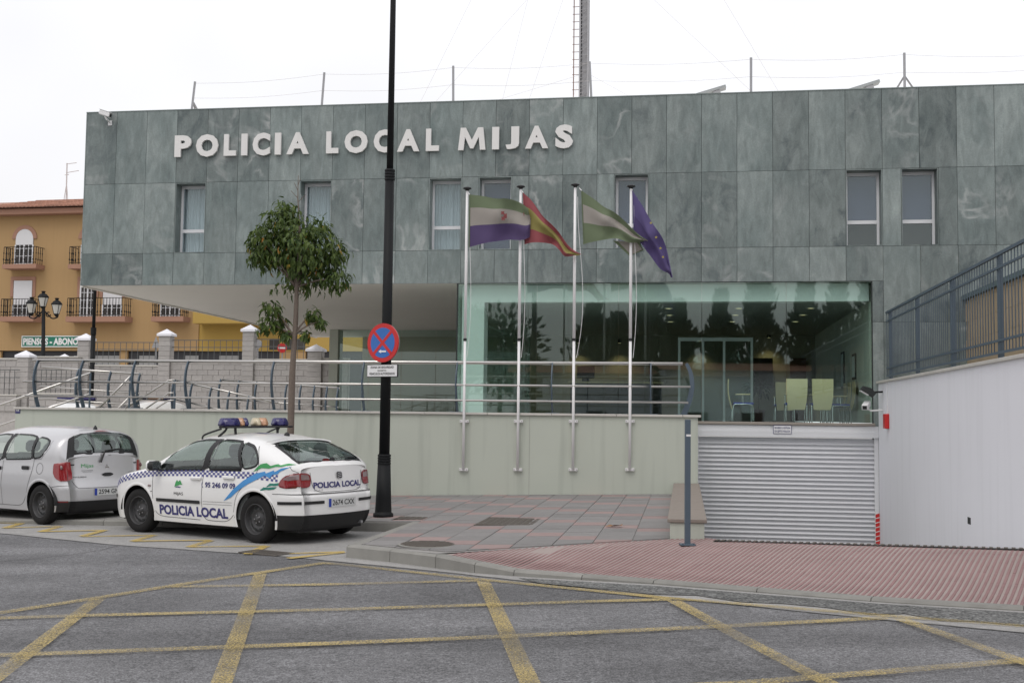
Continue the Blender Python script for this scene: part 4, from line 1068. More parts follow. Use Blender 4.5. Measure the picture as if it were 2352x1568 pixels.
while z < zt + 5.5:
    z2_ = z + .11
    vs.append(tube([(ma.x - hw, dm - hw, z), (ma.x + hw, dm - hw, z2_ if k % 2 else z)], .011, 4)); vs.append(tube([(ma.x - hw, dm + hw, z), (ma.x + hw, dm + hw, z2_)], .011, 4))
    vs.append(tube([(ma.x - hw, dm - hw, z), (ma.x - hw, dm + hw, z2_)], .010, 4)); vs.append(tube([(ma.x + hw, dm - hw, z), (ma.x + hw, dm + hw, z2_)], .010, 4)); z = z2_; k += 1
part('lacing', join(*vs), M['galv'], ms, kind='stuff')
part('cable_tray', box(ma.x - .075, ma.x + .085, dm - .03, dm + .03, zb_, zT), M['galv'], ms)
part('cable_bundle', tube([(ma.x - .10, dm - .03, zb_), (ma.x - .10, dm - .03, zT)], .028, 8), M['black_iron'], ms)
lx = ma.x - .27
part('ladder_rail', tube([(lx - .02, dm - .1, zb_ + .1), (lx - .02, dm - .1, zT)], .016, 6), mat('rusty_rail', (.22, .13, .10), .8), ms)
vs = []; z = zt + .6
while z < zt + 5.5: vs.append(box(lx - .06, lx + .15, dm - .11, dm - .09, z, z + .012)); z += .22
part('rung', join(*vs), bpy.data.materials['rusty_rail'], ms, kind='stuff')
gw = thing('mast_guy_wires', 'thin guy wires running from the mast down to the roof', 'wire', (ma.x, dm, zt), FM)
top1, top2, top3 = Vector((ma.x, dm, zt + 11.5)), Vector((ma.x, dm, zt + 6.5)), fp(1334, 172, dm)
for e, tp, d_ in (((957, 236), top1, 7), ((985, 235), top2, 8), ((1150, 230), top1, 9), ((1210, 229), top2, 9.5), ((1745, 212), top2, 8.5), ((1800, 213), top1, 7), ((1082, 232), top3, 8), ((1310, 228), top3, 8.5), ((1475, 221), top3 + Vector((.25, 0, 0)), 8.5)):
    part('wire', tube([tp, fp(*e, d_) - Vector((0, 0, .2))], .0035, 4), M['wire'], gw)
def solar(xa, ya, xb, yb, label, d):
    a, b = fp(xa, ya, d), fp(xb, yb, d); o = thing('solar_panel', label, 'solar panel', (b.x, d, zt - .1), FM, 'solar panels on the roof')
    ang = math.atan2(b.z - a.z, b.x - a.x); Lg = (b - a).length
    MM = Matrix.Translation(a) @ Matrix.Rotation(-ang, 4, 'Y')
    part('panel', xf(box(0, Lg, -.14, .14, -.02, .045), MM), M['solar'], o)
    part('cells', xf(box(.03, Lg - .03, -.12, .12, .046, .05), MM), M['navy'], o)
    part('frame_leg', xf(box(Lg * .55, Lg * .78, -.12, .12, -.11, -.021), MM), M['galv'], o)
    part('support', tube([b - Vector((Lg * .3, 0, .12)), (b.x - Lg * .2, d, zt - .1)], .03, 6), M['galv'], o)
    part('support', tube([a, (a.x, d, zt - .1)], .03, 6), M['galv'], o)
solar(1600, 222, 1667, 202, 'tilted solar panel edge above the parapet right of the mast', DF + 2)
solar(1945, 213, 2019, 190, 'tilted solar panel edge above the parapet beside the tripod roof post', DF + 2)
solar(2325, 207, 2400, 190, 'solar panel corner cut by the right edge of the picture', DF + 2)
cr = fp(243, 262, DF - .2); rc_ = thing('roof_security_camera', 'white security camera on the top left corner of the stone front', 'camera', (cr.x, DF, cr.z), FM)
LM = Matrix.Translation(cr) @ Matrix.Rotation(R(18), 4, 'Y')
part('housing', xf(cbox(-.16, .13, -.06, .06, -.055, .06, .012), LM), M['white'], rc_); part('lens', xf(box(.131, .137, -.045, .045, -.04, .035), LM), M['black_plastic'], rc_)
part('sun_shield', xf(box(-.17, .16, -.066, .066, .061, .07), LM), M['white'], rc_)
part('arm', tube([cr + Vector((-.02, 0, -.06)), cr + Vector((.02, .02, -.13)), cr + Vector((.02, .2, -.17))], .022), M['white'], rc_)
part('wall_plate', box(cr.x - .03, cr.x + .07, DF - .02, DF - .004, cr.z - .24, cr.z - .12), M['white'], rc_)

# ================================================================ BLACK LAMP POST WITH SIGNS
lb = pav(880, 1186)
lpz = lambda y: CAMZ + ray(888, y).z / ray(888, y).y * lb.y
lamp = thing('tall_lamp_post', 'tall black lamp post on the pavement behind the police car', 'lamp post', lb)
zA, zB_ = lpz(1062) - lb.z, lpz(1050) - lb.z
part('base', lathe([(.155, 0), (.158, .02), (.155, .05), (.13, .065), (.128, .09), (.118, .3), (.1, zA - .03)], 24, lb), M['black_iron'], lamp, smooth=True)
def rings(z0, z1, r0, r1, n):
    pr = []
    for i in range(n):
        a = z0 + (z1 - z0) * i / n; b = z0 + (z1 - z0) * (i + 1) / n; pr += [(r0, a), (r1, a + (b - a) * .2), (r1, a + (b - a) * .7), (r0, b)]
    return pr
part('lower_collar', lathe(rings(zA - .03, zA + .13, .092, .104, 4), 24, lb), M['black_iron'], lamp)
zc1, zc2 = lpz(415) - lb.z, lpz(389) - lb.z
part('lower_shaft', lathe([(.083, zA + .13), (.072, zc1)], 24, lb), M['black_iron'], lamp, smooth=True)
part('upper_collar', lathe(rings(zc1, zc2, .072, .082, 4), 24, lb), M['black_iron'], lamp)
part('upper_shaft', lathe([(.053, zc2), (.045, zc2 + 2.5), (.04, zc2 + 4.0)], 20, lb), M['black_iron'], lamp, smooth=True)
lz = lb.z + zc2 + 4.0
part('arm', tube(smooth_path([(lb.x, lb.y, lz - .3), (lb.x - .3, lb.y - .5, lz + .4), (lb.x - .8, lb.y - 1.2, lz + .5)], 5), .03), M['black_iron'], lamp)
part('lantern', lathe([(.04, .1), (.25, .0), (.28, -.1), (.2, -.25), (.05, -.3)], 16, (lb.x - .8, lb.y - 1.2, lz + .45)), M['black_iron'], lamp)
sgy = lb.y - .11
sA = R(-32)
cs = wz(880, 787, sgy); 
SMx = Matrix.Translation(cs) @ Matrix.Rotation(sA, 4, 'Z')
rs = thing('no_stopping_sign', 'round red and blue no stopping sign with white arrow on the black lamp post', 'traffic sign', cs)
def disc(r, y0, y1, seg=40, cx=0, cz=0): return prism([(cx + r * math.cos(2 * math.pi * k / seg), cz + r * math.sin(2 * math.pi * k / seg)) for k in range(seg)], y0, y1)
part('red_ring', xf(disc(.302, -.012, .012), SMx), M['red'], rs)
part('back_plate', xf(disc(.298, .0125, .028), SMx), M['galv'], rs)
part('blue_field', xf(disc(.235, -.015, -.0125), SMx), M['blue'], rs)
for k, sgn in enumerate((1, -1)):
    part('red_bar', xf(box(-.235, .235, -.0175 - .001 * k, -.0155 - .001 * k, -.024, .024), SMx @ Matrix.Rotation(sgn * R(45), 4, 'Y')), M['red'], rs)
part('white_arrow', xf(prism([(-.075, -.135), (-.02, -.105), (-.02, -.122), (.075, -.122), (.075, -.148), (-.02, -.148), (-.02, -.165)], -.021, -.019), SMx), M['white'], rs)
part('clamp', xf(box(-.05, .05, .029, .09, -.06, -.02), SMx), M['galv'], rs)
cp = wz(878, 851, sgy); PMx = Matrix.Translation(cp) @ Matrix.Rotation(sA, 4, 'Z')
pl = thing('security_zone_plate', 'white rectangular notice plate under the round sign on the lamp post', 'sign', cp)
part('board', xf(cbox(-.30, .30, -.004, .02, -.098, .098, .003), PMx), M['blackprint'], pl); part('field', xf(box(-.29, .29, -.0065, -.0045, -.088, .088), PMx), M['white'], pl)
for tx, wd, z0, hh in (('ZONA DE SEGURIDAD', .46, .036, .034), ('EXCEPTO', .17, -.012, .024), ('VEHICULOS AUTORIZADOS', .50, -.066, .038)):
    V2, F2 = fit_text(tx, wd, hh, .025); part('lettering', xf(([Vector((a - wd / 2, -.0085, z0 + b)) for a, b in V2], F2), PMx), M['blackprint'], pl)
part('clamp', xf(box(-.05, .05, .021, .09, -.02, .02), PMx), M['galv'], pl)

# ================================================================ YOUNG TREE BEHIND THE POLICE CAR
random.seed(11)
tY = 18.9
tb = wz(667, 1000, tY); tb.z = zpav(tb.x, tb.y)
tree = thing('young_street_tree', 'young street tree with round green crown and thin trunk behind the police car', 'tree', tb)
tp = lambda x, y, dy=0: wz(x, y, tY + dy)
tr_path = smooth_path([tb, tp(670, 900), tp(673, 830), tp(679, 740), tp(682, 655), tp(686, 600), tp(688, 520)], 5)
part('trunk', tube(tr_path, [.062 - .04 * i / (len(tr_path) - 1) for i in range(len(tr_path))], 10), M['bark'], tree, smooth=True)
blobs = [(648, 505, 52, 0), (700, 560, 80, -.2), (622, 570, 58, .1), (765, 578, 45, 0), (690, 615, 72, .2), (775, 640, 36, -.1), (655, 485, 34, .2), (735, 528, 36, .1), (595, 545, 36, -.1), (660, 560, 75, .25), (740, 610, 55, .15), (600, 580, 34, 0),
         (625, 705, 24, -.1), (612, 742, 26, 0), (640, 735, 22, .1), (718, 722, 22, 0), (737, 738, 14, -.1), (655, 765, 16, 0), (703, 765, 12, 0)]
kpm = FPX / tY
lm = []
for bx, by, br, dy in blobs:
    c_ = tp(bx, by, dy); st_ = tp(680, 660) if by < 660 else tp(676, 775 if bx < 680 else 768)
    mid = st_.lerp(c_, .5) + Vector((0, 0, .04)); lm.append(tube(smooth_path([st_, mid, c_], 3), [.02, .018, .016, .014, .011, .008, .005], 5))
part('limbs', join(*lm), M['bark'], tree, smooth=True)
tw_ = [tube([tp(688, 520), tp(684, 455), tp(685, 403)], [.014, .010, .005], 5)]
for (a, b) in (((684, 455), (668, 438)), ((685, 440), (676, 420)), ((684, 465), (702, 447)), ((685, 425), (690, 410))): tw_.append(tube([tp(*a), tp(*b)], [.006, .004], 4))
part('bare_shoot', join(*tw_), M['bark'], tree)
LEAF = [(0, 0), (.10, .10), (.34, .20), (.30, .10), (.55, .13), (1.0, 0), (.55, -.13), (.30, -.10), (.34, -.20), (.10, -.10)]
def add_leaf(V, F, p, ax_, sd_, nr, L_):
    n = len(V)
    for a, b in LEAF: V.append(p + ax_ * (a * L_) + sd_ * (b * L_ * 1.25) + nr * (-.9 * a * a * L_ * .35 + abs(b) * L_ * .5))
    V.append(p + ax_ * (.3 * L_))
    F += [(n, n + 1, n + 10), (n + 1, n + 2, n + 3, n + 10), (n + 3, n + 4, n + 10), (n + 4, n + 5, n + 10), (n + 5, n + 6, n + 10), (n + 6, n + 7, n + 10), (n + 7, n + 8, n + 9, n + 10), (n + 9, n, n + 10)]
V, F = [], []
for bx, by, br, dy in blobs:
    c_ = tp(bx, by, dy); rr = br / kpm; nl = int(34 + 520 * rr ** 2 * 3.1)
    for k in range(nl):
        d_ = Vector((random.gauss(0, 1), random.gauss(0, 1), random.gauss(0, 1))).normalized()
        clump = .86 + .22 * math.sin(d_.x * 5 + bx) * math.sin(d_.z * 6 + by) + .08 * math.sin(d_.y * 9); p = c_ + d_ * rr * (random.random() ** .38) * random.uniform(.85, 1.12) * clump; p.z -= .02
        ax_ = (d_ * .55 + Vector((random.uniform(-.5, .5), random.uniform(-.5, .5), random.uniform(-1.25, -.3)))).normalized()
        sd_ = ax_.cross(d_ + Vector((random.uniform(-.6, .6), random.uniform(-.6, .6), random.uniform(-.2, .8)))).normalized(); nr = sd_.cross(ax_)
        add_leaf(V, F, p, ax_, sd_, nr, random.uniform(.08, .15))
part('crown', (V, F), M['leaf'], tree)
# ================================================================ CARS
def curve1(pts):
    xs = [p[0] for p in pts]; ys = [p[1] for p in pts]; n = len(xs)
    dl_ = [(ys[i + 1] - ys[i]) / (xs[i + 1] - xs[i]) for i in range(n - 1)]
    ms_ = [dl_[0]] + [0 if dl_[i - 1] * dl_[i] <= 0 else 2 * dl_[i - 1] * dl_[i] / (dl_[i - 1] + dl_[i]) for i in range(1, n - 1)] + [dl_[-1]]
    def f(x):
        if x <= xs[0]: return ys[0]
        if x >= xs[-1]: return ys[-1]
        i = 0
        while x > xs[i + 1]: i += 1
        h = xs[i + 1] - xs[i]; t = (x - xs[i]) / h
        return (2 * t ** 3 - 3 * t * t + 1) * ys[i] + (t ** 3 - 2 * t * t + t) * h * ms_[i] + (-2 * t ** 3 + 3 * t * t) * ys[i + 1] + (t ** 3 - t * t) * h * ms_[i + 1]
    return f
def chaikin(P, n=2):
    for _ in range(n):
        Q = []
        for i in range(len(P)):
            a, b = P[i], P[(i + 1) % len(P)]; Q += [(a[0] * .75 + b[0] * .25, a[1] * .75 + b[1] * .25), (a[0] * .25 + b[0] * .75, a[1] * .25 + b[1] * .75)]
        P = Q
    return P
def fillet(P, r=.035):
    Q = []
    for i in range(len(P)):
        p, a, b = P[i], P[i - 1], P[(i + 1) % len(P)]
        for q, w_ in ((a, 1), (b, 1)):
            l_ = math.hypot(q[0] - p[0], q[1] - p[1]); k = min(r, l_ * .4) / l_; Q.append((p[0] + (q[0] - p[0]) * k, p[1] + (q[1] - p[1]) * k))
    return Q
def inpoly(p, P):
    c_ = False; x, y = p
    for i in range(len(P)):
        a, b = P[i], P[i - 1]
        if (a[1] > y) != (b[1] > y) and x < (b[0] - a[0]) * (y - a[1]) / (b[1] - a[1]) + a[0]: c_ = not c_
    return c_
def grow(P, d):
    P = ccw(P); n = len(P); out = []
    for i in range(n):
        a, b = P[i - 1], P[(i + 1) % n]; tx, ty = b[0] - a[0], b[1] - a[1]; l_ = math.hypot(tx, ty) or 1
        out.append((P[i][0] + ty / l_ * d, P[i][1] - tx / l_ * d))
    return out
class Car:
    NEXP = 3.4
    def __init__(s, name, label, cat, P, mtx, paint, glass, group=None):
        s.NEXP = P.get('nexp', 3.4); s.P = P; s.L = P['L']; s.zt = curve1(P['zt']); s.W = curve1(P['W']); s.zbf = curve1(P['zb']); s.er = curve1(P['er']); s.ef = curve1(P['ef']); s.g = curve1(P['g'])
        s.z0 = P['z0']; s.paint = paint; s.glass = glass
        s.root = bpy.data.objects.new(name, None); col.objects.link(s.root); s.root.matrix_world = mtx; OFF[s.root.name] = Vector((0, 0, 0)); props(s.root, label, cat, group)
    def zb(s, x): return min(s.zbf(x), s.zt(x) - .06)
    def Sx(s, x, z):
        zb = s.zb(x); W = s.W(x)
        if z <= zb: return W * s.g(z)
        t = min(1, (z - zb) / (s.zt(x) - zb)); return W * s.g(zb) * max(0, 1 - t ** s.NEXP) ** (1 / s.NEXP)
    def Tz(s, x, y):
        zb = s.zb(x); Wb = s.W(x) * s.g(zb); t = min(1, abs(y) / Wb); return zb + (s.zt(x) - zb) * max(0, 1 - t ** s.NEXP) ** (1 / s.NEXP)
    def Mp(s, x, y, z):
        xa = x
        if x < .6: k = (1 - x / .6) ** 2; xa += (s.er(z) + .10 * (y / .7) ** 2) * k
        if x > s.L - .7: k = ((x - s.L + .7) / .7) ** 2; xa -= (s.ef(z) + .22 * (y / .7) ** 2) * k
        return Vector((xa, y, z))
    def side(s, x, z, sg=1): return s.Mp(x, sg * s.Sx(x, z), z)
    def rear(s, y, z): return s.Mp(0, y, z)
    def top(s, x, y): return s.Mp(x, y, s.Tz(x, y))
    def pt(s, kind, a, b, off):
        f = {'L': lambda a, b: s.side(a, b, 1), 'R': lambda a, b: s.side(a, b, -1), 'rear': s.rear, 'top': s.top}[kind]
        e = .004; p = f(a, b); u = f(a + e, b) - f(a - e, b); v = f(a, b + e) - f(a, b - e); nn = u.cross(v)
        if nn.length < 1e-12: nn = Vector((0, 0, 1))
        nn.normalize()
        want = {'L': Vector((0, 1, .2)), 'R': Vector((0, -1, .2)), 'rear': Vector((-1, 0, 0)), 'top': Vector((0, 0, 1))}[kind]
        if nn.dot(want) < 0: nn = -nn
        return p + nn * off
    def patch(s, name, kind, poly, mt, off=.004, parent=None, rows=10, cols=10, smooth=True, round_=0):
        P = (fillet(poly) if round_ == 9 else chaikin(poly, round_)) if round_ else poly
        ys = [p[1] for p in P]; y0, y1 = min(ys), max(ys); V, F = [], []
        for r in range(rows + 1):
            yy = y0 + (y1 - y0) * min(max(r / rows, .0015), .9985); xs = []
            for i in range(len(P)):
                a, b = P[i - 1], P[i]
                if (a[1] > yy) != (b[1] > yy): xs.append(a[0] + (b[0] - a[0]) * (yy - a[1]) / (b[1] - a[1]))
            xa, xb = min(xs), max(xs)
            for c_ in range(cols + 1): V.append(s.pt(kind, xa + (xb - xa) * c_ / cols, yy, off))
        for r in range(rows):
            for c_ in range(cols): i = r * (cols + 1) + c_; F.append((i, i + 1, i + cols + 2, i + cols + 1))
        return part(name, (V, F), mt, parent or s.root, smooth=smooth)
    def ring(s, name, kind, poly, mt, inn=.012, out=.02, off=.006, parent=None, round_=2):
        P = ccw((fillet(poly) if round_ == 9 else chaikin(poly, round_)) if round_ else poly); A, B = grow(P, -inn), grow(P, out); n = len(P)
        V = [s.pt(kind, a, b, off) for a, b in A] + [s.pt(kind, a, b, off * .4) for a, b in B]
        return part(name, (V, [(i, (i + 1) % n, n + (i + 1) % n, n + i) for i in range(n)]), mt, parent or s.root, smooth=True)
    def line(s, name, kind, pts, mt, wd=.007, off=.003, parent=None, closed=False):
        P = list(pts) + ([pts[0]] if closed else []); Q = []
        for i in range(len(P) - 1):
            n = max(1, int(math.hypot(P[i + 1][0] - P[i][0], P[i + 1][1] - P[i][1]) / .05)); Q += [(P[i][0] + (P[i + 1][0] - P[i][0]) * k / n, P[i][1] + (P[i + 1][1] - P[i][1]) * k / n) for k in range(n)]
        Q.append(P[-1])
        if len(pts) > 4 and not closed:
            for _ in range(6): Q = [Q[0]] + [((Q[i - 1][0] + 2 * Q[i][0] + Q[i + 1][0]) / 4, (Q[i - 1][1] + 2 * Q[i][1] + Q[i + 1][1]) / 4) for i in range(1, len(Q) - 1)] + [Q[-1]]
        V, F = [], []
        for i, q in enumerate(Q):
            a, b = Q[max(0, i - 1)], Q[min(len(Q) - 1, i + 1)]; tx, ty = b[0] - a[0], b[1] - a[1]; l_ = math.hypot(tx, ty) or 1; nx, ny = -ty / l_ * wd / 2, tx / l_ * wd / 2
            V += [s.pt(kind, q[0] + nx, q[1] + ny, off), s.pt(kind, q[0] - nx, q[1] - ny, off)]
        for i in range(len(Q) - 1): F.append((2 * i, 2 * i + 1, 2 * i + 3, 2 * i + 2))
        return part(name, (V, F), mt, parent or s.root)
    def text(s, name, kind, tx, a0, b0, wd, ht, mt, bold=.03, off=.005, parent=None, slope=0):
        V2, F2 = fit_text(tx, wd, ht, bold)
        if kind in ('L', 'rear'): V = [s.pt(kind, a0 - p, b0 + q + slope * p, off) for p, q in V2]
        else: V = [s.pt(kind, a0 + p, b0 + q, off) for p, q in V2]
        return part(name, (V, F2), mt, parent or s.root)
    def poly(s, name, kind, pts, mt, off=.005, parent=None):
        bm_ = bmesh.new(); vs = [bm_.verts.new((p[0], p[1], 0)) for p in pts]; bm_.faces.new(vs); bmesh.ops.triangulate(bm_, faces=bm_.faces)
        bmesh.ops.subdivide_edges(bm_, edges=[e for e in bm_.edges if e.calc_length() > .08], cuts=3, use_grid_fill=True); bmesh.ops.triangulate(bm_, faces=bm_.faces); bm_.verts.index_update()
        V = [s.pt(kind, v.co.x, v.co.y, off) for v in bm_.verts]; F = [[v.index for v in f.verts] for f in bm_.faces]; bm_.free()
        return part(name, (V, F), mt, parent or s.root)
    def body(s, holes_side, holes_top, lowblack=None):
        P = s.P; xs = []; x = 0
        while x < s.L - 1e-6:
            xs.append(x); x += .012 if x < .12 else (.022 if x < .35 or x > s.L - .35 else .03)
        xs.append(s.L)
        arches = P['arches']; ra = P['ra']; cz = P['rw']
        nlow, nup = 24, 30; rows = []
        for x in xs:
            zb, zt_ = s.zb(x), s.zt(x); Wb = s.W(x) * s.g(zb); ring_ = []
            for i in range(nlow):
                z = s.z0 + (zb - s.z0) * i / nlow; xx = x
                for ax_ in arches:
                    d = math.hypot(x - ax_, z - cz)
                    if abs(d - ra) < .02 and d > 1e-6: xx = ax_ + (x - ax_) * ra / d; z = cz + (z - cz) * ra / d
                z = max(z, s.z0); ring_.append((xx, s.Sx(xx, z), z))
            for i in range(nup + 1):
                ph_ = math.pi / 2 * i / nup; y = Wb * math.cos(ph_) ** (2 / s.NEXP) if i < nup else 0; z = zb + (zt_ - zb) * math.sin(ph_) ** (2 / s.NEXP); ring_.append((x, y, z))
            rows.append(ring_)
        m_ = len(rows[0]); V, F, mi = [], [], []; idx = {}
        for sg in (1, -1):
            for r, rg in enumerate(rows):
                for i, (x, y, z) in enumerate(rg):
                    if sg == -1 and i == m_ - 1: idx[(sg, r, i)] = idx[(1, r, i)]; continue
                    idx[(sg, r, i)] = len(V); V.append(s.Mp(x, sg * y, z))
        for sg in (1, -1):
            for r in range(len(rows) - 1):
                for i in range(m_ - 1):
                    q = [rows[r][i], rows[r + 1][i], rows[r + 1][i + 1], rows[r][i + 1]]
                    cx, cy, cz_ = (sum(v[k] for v in q) / 4 for k in range(3))
                    if i < nlow and any(math.hypot(cx - a_, cz_ - cz) < ra - .001 for a_ in arches): continue
                    if i >= nlow and any(inpoly((cx, cz_), h) for h in holes_side) : continue
                    if i >= nlow + 2 and any(inpoly((cx, sg * cy), h) for h in holes_top): continue
                    f = (idx[(sg, r, i)], idx[(sg, r + 1, i)], idx[(sg, r + 1, i + 1)], idx[(sg, r, i + 1)])
                    F.append(f[::-1] if sg == 1 else f)
                    mi.append(1 if lowblack and lowblack(cx, cz_) else 0)
        NY = 10                                                     # rear and front end caps
        for r, flip in ((0, False), (len(rows) - 1, True)):
            grid = []
            for i in range(m_):
                x, y, z = rows[r][i]; line_ = []
                for k in range(NY + 1):
                    if k == 0: line_.append(idx[(1, r, i)])
                    elif k == NY: line_.append(idx[(-1, r, i)])
                    else: line_.append(len(V)); V.append(s.Mp(x, y * (1 - 2 * k / NY), z))
                grid.append(line_)
            for i in range(m_ - 2):
                for k in range(NY):
                    f = (grid[i][k], grid[i][k + 1], grid[i + 1][k + 1], grid[i + 1][k]); F.append(f[::-1] if not flip else f)
                    mi.append(1 if lowblack and lowblack(rows[r][i][0], rows[r][i][2] + .01) else 0)
        return part('body', (V, F), [s.paint, M['black_plastic']], s.root, smooth=True, mi=mi)
    def under(s):
        P = s.P
        part('floor_pan', box(.22, s.L - .30, -.60, .60, s.z0 - .045, s.z0 + .06), M['black_plastic'], s.root)
        for a_ in P['arches']:
            V, F = [], []; n = 16
            for sg in (1, -1):
                b = len(V)
                for k in range(n + 1):
                    t = math.pi * (k / n); p = (a_ + (P['ra'] + .012) * math.cos(t), max(s.z0, P['rw'] + (P['ra'] + .012) * math.sin(t)))
                    V += [(p[0], sg * .45, p[1]), (p[0], sg * (s.W(a_) * .985), p[1])]
                for k in range(n): F.append((b + 2 * k, b + 2 * k + 1, b + 2 * k + 3, b + 2 * k + 2))
                b2 = len(V); V += [(a_ + (P['ra'] + .012) * math.cos(t), sg * .46, max(s.z0, P['rw'] + (P['ra'] + .012) * math.sin(t))) for t in [2 * math.pi * k / 20 for k in range(20)]]; F.append(tuple(range(b2, b2 + 20)))
            part('wheel_well', (V, F), M['black_plastic'], s.root)
        for a_ in P['arches']:
            for kd in ('L', 'R'):
                V, F = [], []; n = 26; rr = P['ra']
                for k in range(n + 1):
                    t = -.32 + (math.pi + .64) * k / n
                    for q, of in ((rr - .012, .001), (rr, .007), (rr + .02, .006), (rr + .032, .001)):
                        z = P['rw'] + q * math.sin(t); z = max(z, s.z0); V.append(s.pt(kd, a_ + q * math.cos(t), z, of))
                for k in range(n):
                    for q in range(3): i = k * 4 + q; F.append((i, i + 1, i + 5, i + 4))
                part('arch_lip', (V, F), s.paint, s.root, smooth=True)
    def wheels(s, rimmat, steer=0, capmat=None):
        P = s.P; rw = P['rw']; tw = .19
        pr = [(.62, -.5), (.80, -.5), (.93, -.46), (.985, -.36), (1.0, -.2), (1.0, .2), (.985, .36), (.93, .46), (.80, .5), (.70, .49), (.64, .46)]
        V, F = lathe([(r * rw, h * tw) for r, h in pr], 40); F = F[:-2]
        tyre = mesh('tyre', V, F, M['rubber'], True)
        V, F = lathe([(.645 * rw, .46 * tw), (.625 * rw, .49 * tw), (.605 * rw, .45 * tw), (.585 * rw, .16 * tw), (.55 * rw, .06 * tw), (.50 * rw, .14 * tw), (.38 * rw, .20 * tw), (.33 * rw, .10 * tw), (.28 * rw, .10 * tw), (.22 * rw, .20 * tw), (.12 * rw, .22 * tw), (.10 * rw, .34 * tw), (.01, .35 * tw)], 40); F = F[:-2] + [F[-1]]
        rim = mesh('rim', V, F, rimmat, True)
        hv = []
        for k in range(10):
            t = 2 * math.pi * k / 10; c_ = Vector((.445 * rw * math.cos(t), .445 * rw * math.sin(t), .20 * tw)); rx_, ry_ = .062 * rw, .07 * rw
            hv.append(([c_ + Matrix.Rotation(t, 3, 'Z') @ Vector((rx_ * math.cos(a_), ry_ * math.sin(a_), -.018 * math.cos(a_) * tw)) for a_ in [2 * math.pi * j / 8 for j in range(8)]], [tuple(range(8))]))
        vent = mesh('vent_slot', *join(*hv), M['backing'])
        hubv = join(*[lathe([(.028 * rw, .26 * tw), (.028 * rw, .30 * tw)], 8, (.16 * rw * math.cos(t), .16 * rw * math.sin(t), 0)) for t in [2 * math.pi * k / 5 for k in range(5)]])
        hub = mesh('wheel_bolts', *hubv, M['galv'])
        for i, a_ in enumerate(P['arches']):
            for sg in (1, -1):
                w_ = bpy.data.objects.new('wheel', tyre); col.objects.link(w_); w_.parent = s.root
                w_.matrix_local = Matrix.Translation((a_, sg * (P['track'] / 2), rw)) @ Matrix.Rotation(steer if i == 1 else 0, 4, 'Z') @ Matrix.Rotation(-sg * math.pi / 2, 4, 'X')
                OFF[w_.name] = Vector((0, 0, 0))
                for nm, me_ in (('rim', rim), ('vent_slots', vent), ('wheel_bolts', hub)):
                    c_ = bpy.data.objects.new(nm, me_); col.objects.link(c_); c_.parent = w_
                    if nm != 'rim': c_['kind'] = 'stuff'
    def seats(s, rows):
        for (x, y, zt_, two) in rows:
            st_ = part('seat', join(cbox(x - .05, x + .45, y - .24, y + .24, .42, .60, .05), xf(cbox(-.07, .07, -.23, .23, 0, .62, .05), Matrix.Translation((x - .05, y, .5)) @ Matrix.Rotation(R(-14), 4, 'Y'))), M['seat_cloth'], s.root, smooth=False)
            part('headrest', xf(cbox(-.05, .05, -.13, .13, 0, .19, .045), Matrix.Translation((x - .24, y, 1.12)) @ Matrix.Rotation(R(-8), 4, 'Y')), M['seat_cloth'], st_)
M['seat_cloth'] = mat('grey_seat_cloth', (.085, .09, .095), .9, var=.1)
M['trim_grey'] = mat('grey_door_trim', (.16, .17, .17), .8)
M['paint_white'] = mat('white_car_paint', (.83, .83, .82), .3, var=.015, coat=.6)
M['paint_silver'] = mat('silver_car_paint', (.58, .58, .59), .36, metal=.45, var=.02, coat=.5)
M['rim_dark'] = mat('dark_steel_wheel', (.06, .06, .062), .5, metal=.3, var=.1)
M['tail_red'] = mat('red_lamp_lens', (.25, .010, .013), .12, var=.1, coat=1)
M['tail_red_dk'] = mat('dark_red_lens', (.14, .01, .014), .15, var=.1, coat=1)
M['tail_clear'] = mat('clear_lamp_lens', (.24, .17, .17), .12, var=.25, vscale=30, coat=1)
M['bar_blue'] = mat('blue_beacon_lens', (.018, .014, .11), .25, var=.3, vscale=14, coat=.4)
M['bar_amber'] = mat('faded_amber_lens', (.55, .30, .17), .25, var=.2, vscale=10, coat=.6)
M['bar_cream'] = mat('cream_lens', (.58, .50, .34), .25, var=.1, coat=.6)
M['check_blue'] = mat('blue_check_film', (.075, .08, .26), .4)
M['sky_film'] = mat('light_blue_film', (.06, .28, .62), .4)
M['green_film'] = mat('green_film', (.05, .33, .10), .4); M['teal_film'] = mat('teal_film', (.02, .20, .15), .4)
M['plate'] = mat('plate_white', (.62, .63, .62), .4); M['eu'] = mat('plate_blue', (.02, .05, .35), .4)
M['chrome'] = mat('chrome', (.6, .6, .6), .15, metal=1)
M['seam'] = mat('panel_gap', (.035, .035, .035), .8)
def car_matrix(px_, py_, xw, yw, phi):
    P = road(px_, py_); f = Vector((-math.cos(phi), math.sin(phi), 0)); f.z = TILT * f.x; f.normalize()
    l_ = Vector((-math.sin(phi), -math.cos(phi), 0)); l_.z = TILT * l_.x; l_.normalize(); u = f.cross(l_); 
    o = P - f * xw - l_ * yw; mm = Matrix.Identity(4)
    for i, v in enumerate((f, l_, u)): mm[0][i], mm[1][i], mm[2][i] = v
    mm.translation = o; return mm
PHI = R(35.5)
